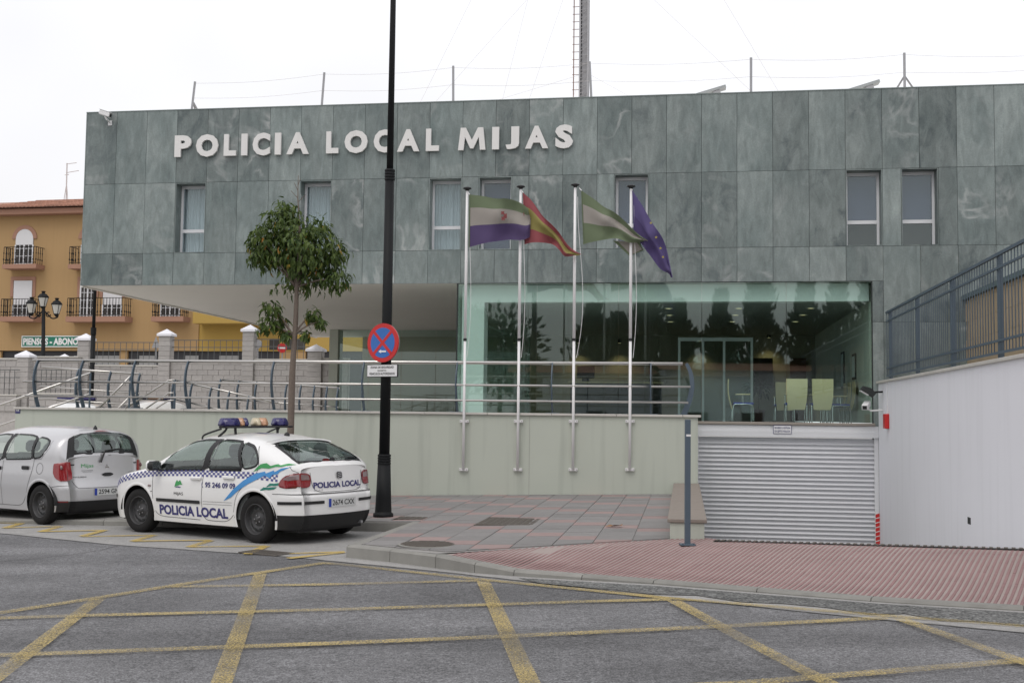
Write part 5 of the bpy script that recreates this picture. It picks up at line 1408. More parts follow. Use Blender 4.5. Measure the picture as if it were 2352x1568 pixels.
# ---------------------------------------------------------------- white police hatchback
P1_ = dict(nexp=3.05, L=4.28, z0=.20, rw=.322, ra=.385, arches=(.80, 3.313), track=1.50,
    zt=[(0, 1.03), (.05, 1.06), (.16, 1.105), (.5, 1.245), (.82, 1.365), (1.0, 1.405), (1.35, 1.45), (1.8, 1.462), (2.2, 1.435), (2.5, 1.345), (3.0, 1.085), (3.2, .99), (3.35, .955), (3.75, .885), (4.03, .80), (4.19, .69), (4.28, .58)],
    W=[(0, .64), (.05, .70), (.12, .75), (.22, .795), (.4, .838), (.8, .868), (2, .872), (3.2, .868), (3.66, .85), (3.98, .79), (4.17, .70), (4.28, .60)],
    zb=[(0, .965), (.3, .975), (1, .955), (2.5, .915), (3.1, .87), (3.6, .79), (4.08, .66), (4.28, .5)],
    er=[(.2, .10), (.3, .03), (.42, .0), (.62, .0), (.665, .012), (.68, .05), (.8, .065), (.95, .085), (1.1, .10)], ef=[(.2, .08), (.35, .0), (.55, .0), (.7, .05), (.9, .1)],
    g=[(.2, .945), (.3, .965), (.45, .985), (.62, 1.0), (.75, .998), (.9, .982), (1.0, .97)])
pc = Car('police_car', 'white police hatchback with blue check band and roof light bar parked at the kerb', 'car', P1_, car_matrix(584.4, 1248, .80, .845, PHI), M['paint_white'], M['glass_car'])
wf = [(2.86, .925), (2.5, .935), (1.87, .955), (1.76, 1.365), (2.05, 1.365), (2.30, 1.33), (2.62, 1.155)]
wr_ = [(1.745, .96), (1.3, .975), (1.07, .985), (1.235, 1.345), (1.45, 1.362), (1.665, 1.366)]
wq = [(1.04, .988), (.85, 1.01), (.76, 1.05), (.755, 1.10), (.83, 1.20), (.98, 1.29), (1.195, 1.338)]
rg = [(.12, -.60), (.12, .60), (.35, .61), (.83, .54), (.85, 0), (.83, -.54), (.35, -.61)]
ws = [(2.36, -.54), (2.36, .54), (2.75, .62), (3.10, .66), (3.14, 0), (3.10, -.66), (2.75, -.62)]
pc.body([wf, wr_, wq], [rg, ws], lambda x, z: z < .39 and x < .78)
pc.under(); pc.wheels(M['rim_dark'], steer=R(4))
part('dashboard', cbox(2.55, 3.05, -.62, .62, .72, .93, .05), M['black_plastic'], pc.root)
part('cabin_floor', box(.3, 3.0, -.66, .66, .27, .33), M['black_plastic'], pc.root)
part('steering_wheel', xf(([Vector(v) for v in tube([(.0, .19 * math.cos(t), .19 * math.sin(t)) for t in [2 * math.pi * k / 16 for k in range(17)]], .014, 6)[0]], tube([(.0, .19 * math.cos(t), .19 * math.sin(t)) for t in [2 * math.pi * k / 16 for k in range(17)]], .014, 6)[1]), Matrix.Translation((2.42, .36, .92)) @ Matrix.Rotation(R(-25), 4, 'Y')), M['black_plastic'], pc.root)
pc.seats([(2.0, .36, 1.1, 0), (2.0, -.36, 1.1, 0), (1.05, .36, 1.0, 0), (1.05, -.36, 1.0, 0)])
part('door_card', box(1.0, 2.9, -.80, -.76, .3, .88), M['trim_grey'], pc.root); part('door_card', box(1.0, 2.9, .76, .80, .3, .88), M['trim_grey'], pc.root)
for kd in ('L', 'R'):
    for nm, w_ in (('front_window', wf), ('rear_window', wr_), ('quarter_window', wq)):
        g_ = pc.patch(nm, kd, w_, M['glass_car'], .000, rows=14, cols=14, round_=9); pc.ring('window_seal', kd, w_, M['black_plastic'], .012, .014, .006, g_, 9)
    pc.patch('pillar_cover', kd, [(1.87, .95), (1.745, .955), (1.66, 1.375), (1.765, 1.375)], M['black_plastic'], .009, rows=12, cols=3)
    pc.patch('pillar_cover', kd, [(1.085, .982), (1.025, .985), (1.185, 1.34), (1.25, 1.348)], M['black_plastic'], .009, rows=10, cols=2)
    pc.line('panel_seam', kd, [(2.95, .93), (2.955, .6), (2.93, .30), (2.84, .27), (1.92, .26)], M['seam'])
    pc.line('panel_seam', kd, [(1.83, .97), (1.87, .6), (1.86, .26), (1.3, .26), (1.22, .36)], M['seam'])
    pc.line('panel_seam', kd, [(1.215, .40), (1.15, .66), (.95, .80), (.78, .90), (.70, 1.06), (.76, 1.18), (.90, 1.29)], M['seam'], .006)
    pc.line('panel_seam', kd, [(.46, .672), (.3, .672), (.12, .668), (.0, .668)], M['seam'])
    pc.line('panel_seam', kd, [(2.95, .62), (3.0, .615)], M['seam'])
    for hx, hz in ((1.98, .835), (1.30, .862)):
        V, F = [], []
        hnd = part('door_handle', xf(cbox(-.11, .11, -.012, .026, -.024, .024, .012), Matrix.Translation(pc.pt(kd, hx, hz, .012)) @ Matrix.Rotation(0 if kd == 'L' else math.pi, 4, 'Z')), M['paint_white'], pc.root)
pc.line('rub_strip', 'L', [(2.86, .505), (1.90, .505)], M['black_plastic'], .046, .012)
pc.line('strip_mark', 'L', [(1.84, .52), (1.24, .525)], M['seam'], .004, .004); pc.line('strip_mark', 'L', [(1.84, .485), (1.24, .49)], M['seam'], .004, .004)
# chequered band
V, F = [], []; cw_ = .046; n = 0; x = .36
zc_ = curve1([(.3, .875), (1.0, .905), (2.0, .905), (2.9, .880), (3.4, .825), (3.8, .74), (4.05, .65)])
while x < 4.02:
    for r in range(3):
        if (n + r) % 2 == 0:
            b = len(V); z_ = lambda xx, q: zc_(xx) - .045 + q * .03
            V += [pc.pt('L', x, z_(x, r), .004), pc.pt('L', x + cw_, z_(x + cw_, r), .004), pc.pt('L', x + cw_, z_(x + cw_, r + 1), .004), pc.pt('L', x, z_(x, r + 1), .004)]; F.append((b, b + 3, b + 2, b + 1))
    x += cw_; n += 1
part('chequered_band', (V, F), M['check_blue'], pc.root, kind='stuff')
pc.poly('blue_swoosh', 'L', [(1.40, .545), (1.22, .70), (1.02, .83), (.80, .93), (.62, .965), (.60, .94), (.45, .985), (.44, .96), (.30, 1.01), (.12, 1.03), (.33, .965), (.36, .935), (.47, .925), (.52, .88), (.62, .91), (.74, .86), (.92, .79), (1.10, .70), (1.25, .60)], M['sky_film'], .006)
pc.poly('green_hills', 'L', [(.84, .955), (.76, 1.02), (.70, 1.06), (.64, 1.035), (.60, 1.075), (.52, 1.04), (.45, 1.055), (.38, 1.065), (.33, 1.05), (.22, 1.07), (.12, 1.055), (.30, 1.03), (.42, 1.03), (.55, 1.005), (.68, 1.01), (.75, .985)], M['green_film'], .006)
for z_ in (.735, .79):
    pc.poly('green_wave', 'L', [(.70 - (z_ - .735) * 2.2, z_ - .03), (.62 - (z_ - .735) * 2, z_ + .022), (.54 - (z_ - .735) * 2, z_ + .02), (.44 - (z_ - .735) * 2, z_ + .03), (.36 - (z_ - .735) * 1.2, z_ + .03), (.42 - (z_ - .735) * 2, z_ - .0), (.52 - (z_ - .735) * 2, z_ - .012), (.58 - (z_ - .735) * 2, z_ - .01)], M['teal_film'], .005)
pc.text('lettering', 'L', 'POLICIA LOCAL', 2.80, .30, 1.47, .14, M['navy'], .035, slope=.0)
pc.text('phone_number', 'L', '95 246 09 09', 1.79, .715, .62, .075, M['navy'], .028)
pc.line('phone_symbol', 'L', [(1.845, .79), (1.858, .76), (1.855, .735), (1.84, .712)], M['navy'], .012, .005)
pc.text('town_name', 'L', 'MIJAS', 2.46, .575, .20, .055, M['blackprint'], 0)
pc.poly('town_hills', 'L', [(2.45, .70), (2.43, .76), (2.40, .80), (2.37, .775), (2.33, .80), (2.28, .735), (2.33, .735), (2.38, .72)], M['green_film'], .005)
pc.poly('town_wave', 'L', [(2.45, .69), (2.38, .71), (2.30, .70), (2.34, .69), (2.38, .695)], M['navy'], .005)
# tail: window, lamps, bumper strips, number plate, badge
gl_ = pc.patch('tail_window', 'top', rg, M['glass_dark'], .002, rows=12, cols=12, round_=1); pc.ring('window_seal', 'top', rg, M['black_plastic'], .022, .018, .008, gl_, 1)
gl_ = pc.patch('windscreen', 'top', ws, M['glass_car'], .002, rows=10, cols=10, round_=1); pc.ring('window_seal', 'top', ws, M['black_plastic'], .02, .02, .008, gl_, 1)
V, F = [], []
for k in range(15):
    y = -.56 + 1.12 * k / 14; p = pc.top(.84, y); V += [p + Vector((.10, 0, .02)), p + Vector((-.06, 0, .018)), p + Vector((-.065, 0, -.002)), p + Vector((.1, 0, -.01))]
for k in range(14):
    for q in range(4): F.append((k * 4 + q, k * 4 + (q + 1) % 4, k * 4 + 4 + (q + 1) % 4, k * 4 + 4 + q))
F += [(3, 2, 1, 0), (56, 57, 58, 59)]
part('roof_spoiler', (V, F), M['paint_white'], pc.root)
pc.line('tail_wiper', 'top', [(.15, -.02), (.20, -.42), (.205, -.5)], M['black_plastic'], .022, .022)
part('wiper_pivot', xf(lathe([(.035, -.01), (.03, .03), (.01, .04)], 10), Matrix.Translation(pc.pt('top', .15, .0, .0))), M['black_plastic'], pc.root)
for kd, sg in (('L', 1), ('R', -1)):
    lm_ = pc.patch('tail_lamp', kd, [(.34, .775), (.31, .84), (.24, .895), (.10, .935), (.0, .945), (.0, .755), (.2, .75)], M['tail_red'], .012, rows=10, cols=10)
    pc.patch('clear_lens', kd, [(.26, .85), (.21, .89), (.12, .918), (.02, .925), (.02, .85), (.15, .847)], M['tail_clear'], .016, lm_, rows=6, cols=8)
    pc.ring('lamp_edge', kd, [(.34, .775), (.31, .84), (.24, .895), (.10, .935), (.0, .945), (.0, .755), (.2, .75)], M['tail_red_dk'], .014, .006, .0135, lm_, 1)
    l2 = pc.patch('tail_lamp', 'rear', [(sg * .645, .755), (sg * .645, .945), (sg * .53, .94), (sg * .49, .90), (sg * .50, .785), (sg * .54, .755)], M['tail_red'], .012, rows=8, cols=8)
    pc.patch('clear_lens', 'rear', [(sg * .635, .852), (sg * .635, .928), (sg * .54, .925), (sg * .515, .895), (sg * .515, .852)], M['tail_clear'], .016, l2, rows=6, cols=8)
    pc.ring('lamp_edge', 'rear', [(sg * .645, .755), (sg * .645, .945), (sg * .53, .94), (sg * .49, .90), (sg * .50, .785), (sg * .54, .755)], M['tail_red_dk'], .012, .005, .0135, l2, 1)
    pc.line('bumper_strip', kd, [(.36, .555), (.02, .555)], M['black_plastic'], .04, .010)
    pc.line('bumper_strip', 'rear', [(sg * .635, .555), (sg * .33, .555)], M['black_plastic'], .04, .010)
    pc.line('panel_seam', 'rear', [(sg * .635, .668), (sg * .0, .668)], M['seam'])
pc.line('panel_seam', 'rear', [(.49, .95), (.48, .74), (.46, .685), (-.46, .685), (-.48, .74), (-.49, .95)], M['seam'])
pc.line('panel_seam', 'L', [(.02, .95), (.10, .985), (.16, 1.03)], M['seam'], .006)
pc.text('lettering', 'rear', 'POLICIA LOCAL', .455, .738, .90, .08, M['navy'], .035, .006)
pc.text('maker_script', 'rear', 'SEAT', .45, .70, .15, .02, M['chrome'], .0, .005); pc.text('model_script', 'rear', 'LEON', -.35, .70, .10, .02, M['chrome'], .0, .005)
bd = pc.patch('badge', 'rear', [(.058, .85), (.058, .95), (-.058, .95), (-.058, .85)], M['chrome'], .012, rows=4, cols=4, round_=1)
pc.patch('badge_field', 'rear', [(.045, .86), (.045, .94), (-.045, .94), (-.045, .86)], M['seam'], .0135, bd, rows=2, cols=2)
for zz in (.877, .90, .923): pc.line('badge_stroke', 'rear', [(.036, zz - .008), (0, zz + .004), (-.036, zz + .006)], M['chrome'], .010, .016, bd)
pr_ = pc.patch('plate_recess', 'rear', [(.275, .465), (.275, .615), (-.275, .615), (-.275, .465)], M['paint_white'], .003, rows=3, cols=6)
pt_ = pc.patch('number_plate', 'rear', [(.26, .482), (.26, .597), (-.26, .597), (-.26, .482)], M['plate'], .010, rows=2, cols=8)
pc.patch('plate_band', 'rear', [(.258, .484), (.258, .595), (.215, .595), (.215, .484)], M['eu'], .0115, pt_, rows=2, cols=2)
pc.text('plate_number', 'rear', '2674 CXX', .195, .504, .42, .072, M['blackprint'], .012, .0125, pt_)
V, F = xf(tube([(0, 0, 0), (-.12, 0, 0)], .022, 10), Matrix.Translation((.18, -.45, .235))); part('exhaust_pipe', (V, F), M['galv'], pc.root)
# mirror
mp_ = pc.pt('L', 2.80, .965, .0)
mi_ = part('door_mirror', xf(cbox(-.055, .075, -.02, .17, -.06, .075, .035), Matrix.Translation(mp_ + Vector((0, .03, .02)))), M['black_plastic'], pc.root, smooth=True)
part('mirror_shell', xf(cbox(.02, .09, -.0, .178, -.066, .082, .03), Matrix.Translation(mp_ + Vector((.0, .03, .02)))), M['paint_white'], mi_, smooth=True)
part('mirror_glass', xf(box(-.0575, -.056, .005, .15, -.045, .06), Matrix.Translation(mp_ + Vector((0, .03, .02)))), M['chrome'], mi_)
part('door_mirror', xf(cbox(-.055, .075, -.17, .02, -.06, .075, .035), Matrix.Translation(pc.pt('R', 2.80, .965, 0) + Vector((0, -.03, .02)))), M['black_plastic'], pc.root, smooth=True)
part('indicator', xf(cbox(-.03, .03, -.004, .012, -.014, .014, .006), Matrix.Translation(pc.pt('L', 3.02, .70, .004))), M['tail_clear'], pc.root)
pc.line('bumper_strip', 'L', [(4.12, .52), (3.94, .52)], M['black_plastic'], .05, .010)
# light bar
zb0 = 1.56; xb_ = 1.78
lbar = part('light_bar', cbox(xb_ - .10, xb_ + .08, -.68, .60, zb0 - .03, zb0, .012), M['black_plastic'], pc.root)
def pod(y0, y1, mt, h=.115):
    V = []
    for (yy, k) in ((y0, 0), (y1, 1)):
        t = .02 if abs(yy) > .5 else .012; yt = yy + (t if k == 0 else -t)
        V += [(xb_ - .085, yy, zb0), (xb_ + .075, yy, zb0), (xb_ + .08, yy, zb0 + h * .3), (xb_ + .05, yt, zb0 + h), (xb_ - .06, yt, zb0 + h), (xb_ - .09, yy, zb0 + h * .3)]
    bm_ = bmesh.new(); vs = [bm_.verts.new(v) for v in V]
    for f in [(0, 1, 2, 3, 4, 5), (11, 10, 9, 8, 7, 6)] + [(i, 6 + i, 6 + (i + 1) % 6, (i + 1) % 6) for i in range(6)]: bm_.faces.new([vs[i] for i in f])
    bmesh.ops.recalc_face_normals(bm_, faces=bm_.faces); bmesh.ops.bevel(bm_, geom=list(bm_.edges), offset=.011, segments=2, affect='EDGES', clamp_overlap=True); bm_.verts.index_update()
    o = ([v.co.copy() for v in bm_.verts], [[v.index for v in f.verts] for f in bm_.faces]); bm_.free(); return part('lamp_pod', o, mt, lbar, smooth=True)
for y0, y1, mt in ((.33, .62, 'bar_blue'), (.245, .326, 'bar_amber'), (.17, .241, 'bar_blue'), (-.065, .02, 'bar_cream'), (-.20, -.069, 'bar_amber'), (-.60, -.38, 'bar_blue')): pod(y0, y1, M[mt])
for y in (.50, -.50):
    part('bar_foot', tube(smooth_path([(xb_ + .02, y, zb0 - .03), (xb_ + .05, y * 1.0, zb0 - .07), (xb_ + .12, y * 1.12, pc.Tz(xb_, .58) + .005)], 3), .018, 6), M['black_plastic'], lbar)
    part('bar_foot', tube([(xb_ - .05, y * .8, zb0 - .03), (xb_ - .06, y * .8, pc.Tz(xb_, .4))], .02, 6), M['black_plastic'], lbar)
for y in (.62, -.62): part('roof_rail_clamp', tube(smooth_path([(xb_ + .42, y * .96, pc.Tz(xb_ + .42, .60) - .005), (xb_ + .40, y * .93, pc.Tz(xb_ + .4, .57) + .05), (xb_ + .1, y * .85, zb0 - .04)], 4), .014, 6), M['black_plastic'], lbar)
part('aerial_base', lathe([(.045, -.02), (.04, .02), (.02, .045), (.005, .05)], 12, (1.12, -.02, pc.Tz(1.12, 0) + .0)), M['black_plastic'], pc.root, smooth=True)
pc.patch('roof_numeral', 'top', [(1.35, .16), (1.35, .06), (1.6, .06), (1.6, .16)], M['navy'], .004, rows=3, cols=3)

# ---------------------------------------------------------------- silver hatchback in front of it
P2_ = dict(nexp=2.75, L=3.94, z0=.21, rw=.315, ra=.378, arches=(.62, 3.12), track=1.47,
    zt=[(0, 1.07), (.03, 1.13), (.08, 1.24), (.14, 1.35), (.20, 1.43), (.30, 1.475), (.6, 1.51), (1.2, 1.54), (1.7, 1.545), (2.2, 1.50), (2.5, 1.40), (2.9, 1.16), (3.1, 1.05), (3.3, .98), (3.7, .86), (3.87, .74), (3.94, .6)],
    W=[(0, .655), (.05, .71), (.15, .765), (.35, .815), (.7, .842), (2, .847), (3.2, .84), (3.6, .81), (3.82, .73), (3.94, .60)],
    zb=[(0, 1.01), (.3, 1.0), (1, .975), (2.5, .94), (3.1, .90), (3.5, .8), (3.94, .5)],
    er=[(.2, .09), (.3, .03), (.40, .0), (.58, .0), (.63, .03), (.70, .055), (.95, .09), (1.2, .10), (1.5, .10)], ef=[(.2, .08), (.35, .0), (.55, .0), (.9, .1)],
    g=[(.2, .95), (.3, .968), (.45, .985), (.62, 1.0), (.75, .998), (.9, .985), (1.05, .97)])
sv_ = Car('silver_car', 'silver grey hatchback with dark windows parked at the left edge of the picture', 'car', P2_, car_matrix(90, 1205, .62, .825, PHI), M['paint_silver'], M['glass_dark'])
wf = [(2.95, .985), (2.5, .985), (1.72, 1.0), (1.66, 1.40), (1.95, 1.41), (2.25, 1.38), (2.6, 1.20)]
wr_ = [(1.62, 1.005), (1.05, 1.02), (.86, 1.03), (.93, 1.37), (1.15, 1.40), (1.56, 1.41)]
wq = [(.83, 1.03), (.62, 1.06), (.49, 1.22), (.50, 1.30), (.66, 1.35), (.87, 1.37)]
rg = [(.028, -.56), (.028, .56), (.10, .58), (.21, .50), (.215, 0), (.21, -.50), (.10, -.58)]
ws = [(2.42, -.54), (2.42, .54), (3.05, .64), (3.08, 0), (3.05, -.64)]
sv_.body([wf, wr_, wq], [rg, ws], lambda x, z: z < .385 and x < .5)
sv_.under(); sv_.wheels(M['rim_dark'])
part('cabin_floor', box(.3, 2.9, -.66, .66, .27, .33), M['black_plastic'], sv_.root)
part('dashboard', cbox(2.4, 2.95, -.62, .62, .72, .96, .05), M['black_plastic'], sv_.root)
sv_.seats([(1.85, .36, 1.1, 0), (1.85, -.36, 1.1, 0), (.82, .36, 1.0, 0), (.82, -.36, 1.0, 0)])
part('parcel_shelf', box(.15, .55, -.6, .6, .93, .95), M['black_plastic'], sv_.root)
for kd in ('L', 'R'):
    for nm, w_ in (('front_window', wf), ('rear_window', wr_), ('quarter_window', wq)):
        g_ = sv_.patch(nm, kd, w_, M['glass_car'], .0, rows=14, cols=14, round_=9); sv_.ring('window_seal', kd, w_, M['black_plastic'], .012, .012, .006, g_, 9)
    sv_.patch('pillar_cover', kd, [(1.72, 1.0), (1.62, 1.005), (1.56, 1.42), (1.66, 1.42)], M['black_plastic'], .004, rows=12, cols=3)
    sv_.patch('pillar_cover', kd, [(.87, 1.03), (.82, 1.03), (.865, 1.37), (.94, 1.375)], M['black_plastic'], .009, rows=12, cols=2)
    sv_.line('panel_seam', kd, [(1.67, .99), (1.70, .6), (1.68, .28)], M['seam']); sv_.line('panel_seam', kd, [(1.68, .28), (1.1, .28), (1.0, .42), (.93, .66), (.84, .80), (.80, 1.02)], M['seam'])
    sv_.line('panel_seam', kd, [(.80, 1.02), (.62, 1.03), (.45, 1.20), (.46, 1.32)], M['seam'], .005); sv_.line('panel_seam', kd, [(2.8, .96), (2.82, .6), (2.76, .28), (1.68, .28)], M['seam'])
    sv_.line('panel_seam', kd, [(.30, .60), (.16, .615), (0, .62)], M['seam'])
    for hx, hz in ((1.80, .865), (1.02, .885)):
        part('door_handle', xf(cbox(-.09, .09, -.008, .022, -.03, .03, .012), Matrix.Translation(sv_.pt(kd, hx, hz, .008))), M['black_plastic'], sv_.root)
    sg = 1 if kd == 'L' else -1
    lm_ = sv_.patch('tail_lamp', kd, [(.26, .82), (.26, .93), (.24, .985), (.0, .99), (.0, .69), (.10, .69), (.2, .735)], M['tail_red'], .014, rows=10, cols=8)
    V, F = xf(lathe([(.035, 0), (.03, .012), (.005, .014)], 16), Matrix.Translation(sv_.pt(kd, .08, .90, .014)) @ Matrix.Rotation(R(-90 * sg), 4, 'X'))
    part('lamp_bowl', (V, F), M['tail_clear'], lm_, smooth=True)
    l2 = sv_.patch('tail_lamp', 'rear', [(sg * .655, .69), (sg * .655, .985), (sg * .61, .985), (sg * .59, .80), (sg * .59, .70)], M['tail_red'], .014, rows=8, cols=5)
    sv_.line('panel_seam', 'rear', [(sg * .60, .69), (sg * .55, .60), (sg * .52, .575), (0, .575)], M['seam'])
    sv_.patch('reflector', kd, [(.22, .36), (.22, .385), (.02, .385), (.02, .36)], M['tail_red_dk'], .006, rows=2, cols=4)
sv_.line('fuel_flap', 'L', [(.64 + .085 * math.cos(t), .88 + .085 * math.sin(t)) for t in [2 * math.pi * k / 20 for k in range(20)]], M['seam'], .006, .003, closed=True)
gl_ = sv_.patch('tail_window', 'top', rg, M['glass_dark'], .004, rows=12, cols=12, round_=1); sv_.ring('window_seal', 'top', rg, M['black_plastic'], .02, .014, .008, gl_, 1)
# black band around the tail window reaching the lamps
for sg in (1, -1): sv_.patch('window_band', 'top', [(.012, sg * .54), (.012, sg * .665), (.20, sg * .585), (.215, sg * .48)], M['black_plastic'], .006, rows=8, cols=8)
sv_.patch('brake_lamp', 'top', [(.235, -.14), (.235, .14), (.265, .13), (.265, -.13)], M['tail_red'], .010, rows=3, cols=6)
sv_.patch('tailgate_handle', 'rear', [(.10, .745), (.10, .80), (-.10, .80), (-.10, .745)], M['black_plastic'], .014, rows=3, cols=5, round_=1)
def rtop(y, z): return sv_.rear(y, z)
part('tail_wiper', tube([sv_.pt('rear', .13, .97, .03), sv_.pt('top', .03, .05, .05), sv_.pt('top', .05, -.26, .04)], [.022, .016, .008], 6), M['black_plastic'], sv_.root)
sv_.text('town_script', 'rear', 'Mijas', .44, .875, .20, .075, M['green_film'], .0, .006)
sv_.line('script_line', 'rear', [(.44, .845), (.25, .845)], M['seam'], .005, .005); sv_.line('script_line', 'rear', [(.42, .825), (.27, .825)], M['seam'], .004, .005)
for t in (90, 210, 330):
    c_ = (.0 + .022 * math.cos(R(t)), .90 + .022 * math.sin(R(t))); ux, uy = math.cos(R(t)), math.sin(R(t))
    sv_.poly('badge_diamond', 'rear', [(c_[0] - ux * .022, c_[1] - uy * .022), (c_[0] - uy * .013, c_[1] + ux * .013), (c_[0] + ux * .022, c_[1] + uy * .022), (c_[0] + uy * .013, c_[1] - ux * .013)], M['chrome'], .010)
sv_.text('maker_script', 'rear', 'MITSUBISHI', .57, .735, .20, .022, M['seam'], .0, .005); sv_.text('model_script', 'rear', 'COLT', -.42, .775, .12, .026, M['seam'], .0, .005)
pt_ = sv_.patch('number_plate', 'rear', [(.27, .452), (.27, .565), (-.25, .565), (-.25, .452)], M['plate'], .012, rows=2, cols=8)
sv_.patch('plate_band', 'rear', [(.268, .454), (.268, .563), (.225, .563), (.225, .454)], M['eu'], .0135, pt_, rows=2, cols=2)
sv_.text('plate_number', 'rear', '2594 GNC', .20, .474, .43, .072, M['blackprint'], .012, .0145, pt_)
part('aerial', lathe([(.04, -.01), (.03, .02), (.01, .06)], 10, (.42, .0, sv_.Tz(.42, 0))), M['black_plastic'], sv_.root, smooth=True)
# ================================================================ INSIDE THE LOBBY
def chair(x, y, rz, label, kind=0):
    b = Vector((x, y, zs - .05)); o = thing('visitor_chair', label, 'chair', b, FM, 'visitor chairs in the lobby')
    MM = Matrix.Translation(b) @ Matrix.Rotation(rz, 4, 'Z')           # the chair faces its own +y
    part('seat', xf(cbox(-.24, .24, -.22, .24, .43, .49, .02), MM), M['blue_cloth'], o)
    V, F = [], []; n = 8
    for k in range(n + 1):
        t = k / n; yy = -.24 - .06 * math.sin(t * 2.6) - .05 * t; zz = .33 + .70 * t; hw_ = .235 - (.05 * (1 - t) ** 3)
        V += [(-hw_, yy, zz), (hw_, yy, zz), (hw_, yy - .014, zz), (-hw_, yy - .014, zz)]
    for k in range(n):
        for q in range(4): F.append((k * 4 + q, k * 4 + (q + 1) % 4, k * 4 + 4 + (q + 1) % 4, k * 4 + 4 + q))
    F += [(3, 2, 1, 0), tuple(n * 4 + q for q in range(4))]
    part('backrest', xf((V, F), MM), M['wood'], o, smooth=False)
    for sx in (-.23, .23):
        part('leg_frame', xf(tube(smooth_path([(sx, -.24, 0), (sx, -.22, .40), (sx, -.1, .44), (sx, .12, .44), (sx, .22, .38), (sx, .24, 0)], 4), .014, 6), MM), M['chrome'], o, smooth=True)
        part('armrest', xf(cbox(sx - .025, sx + .025, -.16, .16, .66, .685, .008), MM), M['wood'], o)
        part('arm_support', xf(tube([(sx, .0, .44), (sx, .0, .66)], .012, 6), MM), M['chrome'], o)
fx = lambda px, d: fp(px, 900, DF + d).x
chair(fx(1829, .75), DF + .95, 0, 'beech backed visitor chair with its back to the glass, left of the pair')
chair(fx(1888, .75), DF + .95, 0, 'beech backed visitor chair with its back to the glass, right of the pair')
chair(fx(1706, 1.1), DF + 1.1, R(-90), 'beech and blue visitor chair seen side on inside the lobby')
chair(fx(1800, 3.5), DF + 3.4, 0, 'visitor chair deeper in the lobby behind the pair by the glass')
for k in range(3): chair(ugr - .42, DF + 2.2 + k * .75, R(90), ('nearest', 'middle', 'farthest')[k] + ' of the three visitor chairs along the right lobby wall')
# reception desk, pictures, plant
dk = thing('reception_desk', 'dark reception desk in the middle of the lobby', 'desk', (fx(1400, 6), DF + 6, zs - .05), FM)
part('front_panel', cbox(fx(1310, 6), fx(1520, 6), DF + 6, DF + 6.06, zs - .05, zs + 1.0, .01), M['int_dark'], dk); part('top', cbox(fx(1305, 6), fx(1525, 6), DF + 5.9, DF + 6.7, zs + 1.0, zs + 1.05, .01), M['wood'], dk)
mo = thing('computer_monitor', 'black computer monitor on the reception desk', 'monitor', (fx(1345, 6.3), DF + 6.3, zs + 1.05), FM)
part('screen', cbox(fx(1345, 6.3) - .25, fx(1345, 6.3) + .25, DF + 6.3, DF + 6.34, zs + 1.15, zs + 1.5, .01), M['black_plastic'], mo); part('stand', cbox(fx(1345, 6.3) - .1, fx(1345, 6.3) + .1, DF + 6.25, DF + 6.42, zs + 1.05, zs + 1.15, .01), M['black_plastic'], mo)
for k, (yy, hh, lb_) in enumerate(((2.6, .62, 'framed picture on the right lobby wall nearer the glass'), (4.6, .95, 'tall framed picture on the right lobby wall farther from the glass'))):
    pz = zs + 1.35; pf = thing('framed_picture', lb_, 'picture', (ugr, DF + yy, pz), FM)
    part('frame', box(ugr - .03, ugr - .001, DF + yy - .28, DF + yy + .28, pz - hh / 2, pz + hh / 2), M['int_dark'], pf); part('print', box(ugr - .034, ugr - .031, DF + yy - .22, DF + yy + .22, pz - hh / 2 + .06, pz + hh / 2 - .06), M['curtain'], pf)
pp = Vector((fx(1742, 5), DF + 5, zs - .05)); pl_ = thing('potted_plant', 'potted plant standing in the lobby left of the chairs', 'plant', pp, FM)
part('pot', lathe([(.13, 0), (.19, .35), (.2, .36), (.17, .36), (.16, .30)], 16, pp), mat('clay_pot', (.22, .10, .07), .8), pl_, smooth=True); part('stem', tube([pp + Vector((0, 0, .3)), pp + Vector((.03, 0, .9))], .02, 6), M['bark'], pl_)
V, F = [], []
for k in range(70):
    d_ = Vector((random.gauss(0, 1), random.gauss(0, 1), random.gauss(0, .8))).normalized(); p = pp + Vector((0, 0, .95)) + d_ * random.uniform(.05, .3); sd_ = d_.cross(Vector((random.random(), random.random(), 1))).normalized()
    add_leaf(V, F, p, (d_ + Vector((0, 0, -.4))).normalized(), sd_, sd_.cross(d_), .2)
part('foliage', (V, F), M['leaf_dark'], pl_)
# lit lamps: wall washers on the back wall, small ceiling spots
for k, (px_, py_) in enumerate(((1182, 800), (1329, 800), (1423, 800), (1607, 796), (1766, 788))):
    p = fp(px_, py_ - 12, DF + 10.7); o = thing('lobby_wall_light', 'lit warm wall light on the lobby back wall, ' + ('leftmost', 'second from left', 'middle one', 'behind the glass booth', 'rightmost above the dark cabinet')[k], 'lamp', p, FM, 'warm wall lights at the back of the lobby')
    part('housing', lathe([(.06, .0), (.06, .12), (.01, .13)], 12, p + Vector((0, 0, .01))), M['int_dark'], o); part('lens', lathe([(.05, .004), (.005, .002)], 12, p), M['lamp_warm'], o)
    part('bracket', box(p.x - .02, p.x + .02, p.y + .05, DF + 10.995, p.z + .05, p.z + .09), M['int_dark'], o)
    ld = bpy.data.lights.new('lobby_wall_light', 'SPOT'); ld.energy = 22; ld.color = (1, .80, .42); ld.spot_size = R(115); ld.spot_blend = .8; ld.shadow_soft_size = .04
    lo_ = bpy.data.objects.new('bulb', ld); col.objects.link(lo_); lo_.parent = o; lo_.location = (0, 0, -.03); lo_.rotation_euler = (R(-14), 0, 0)
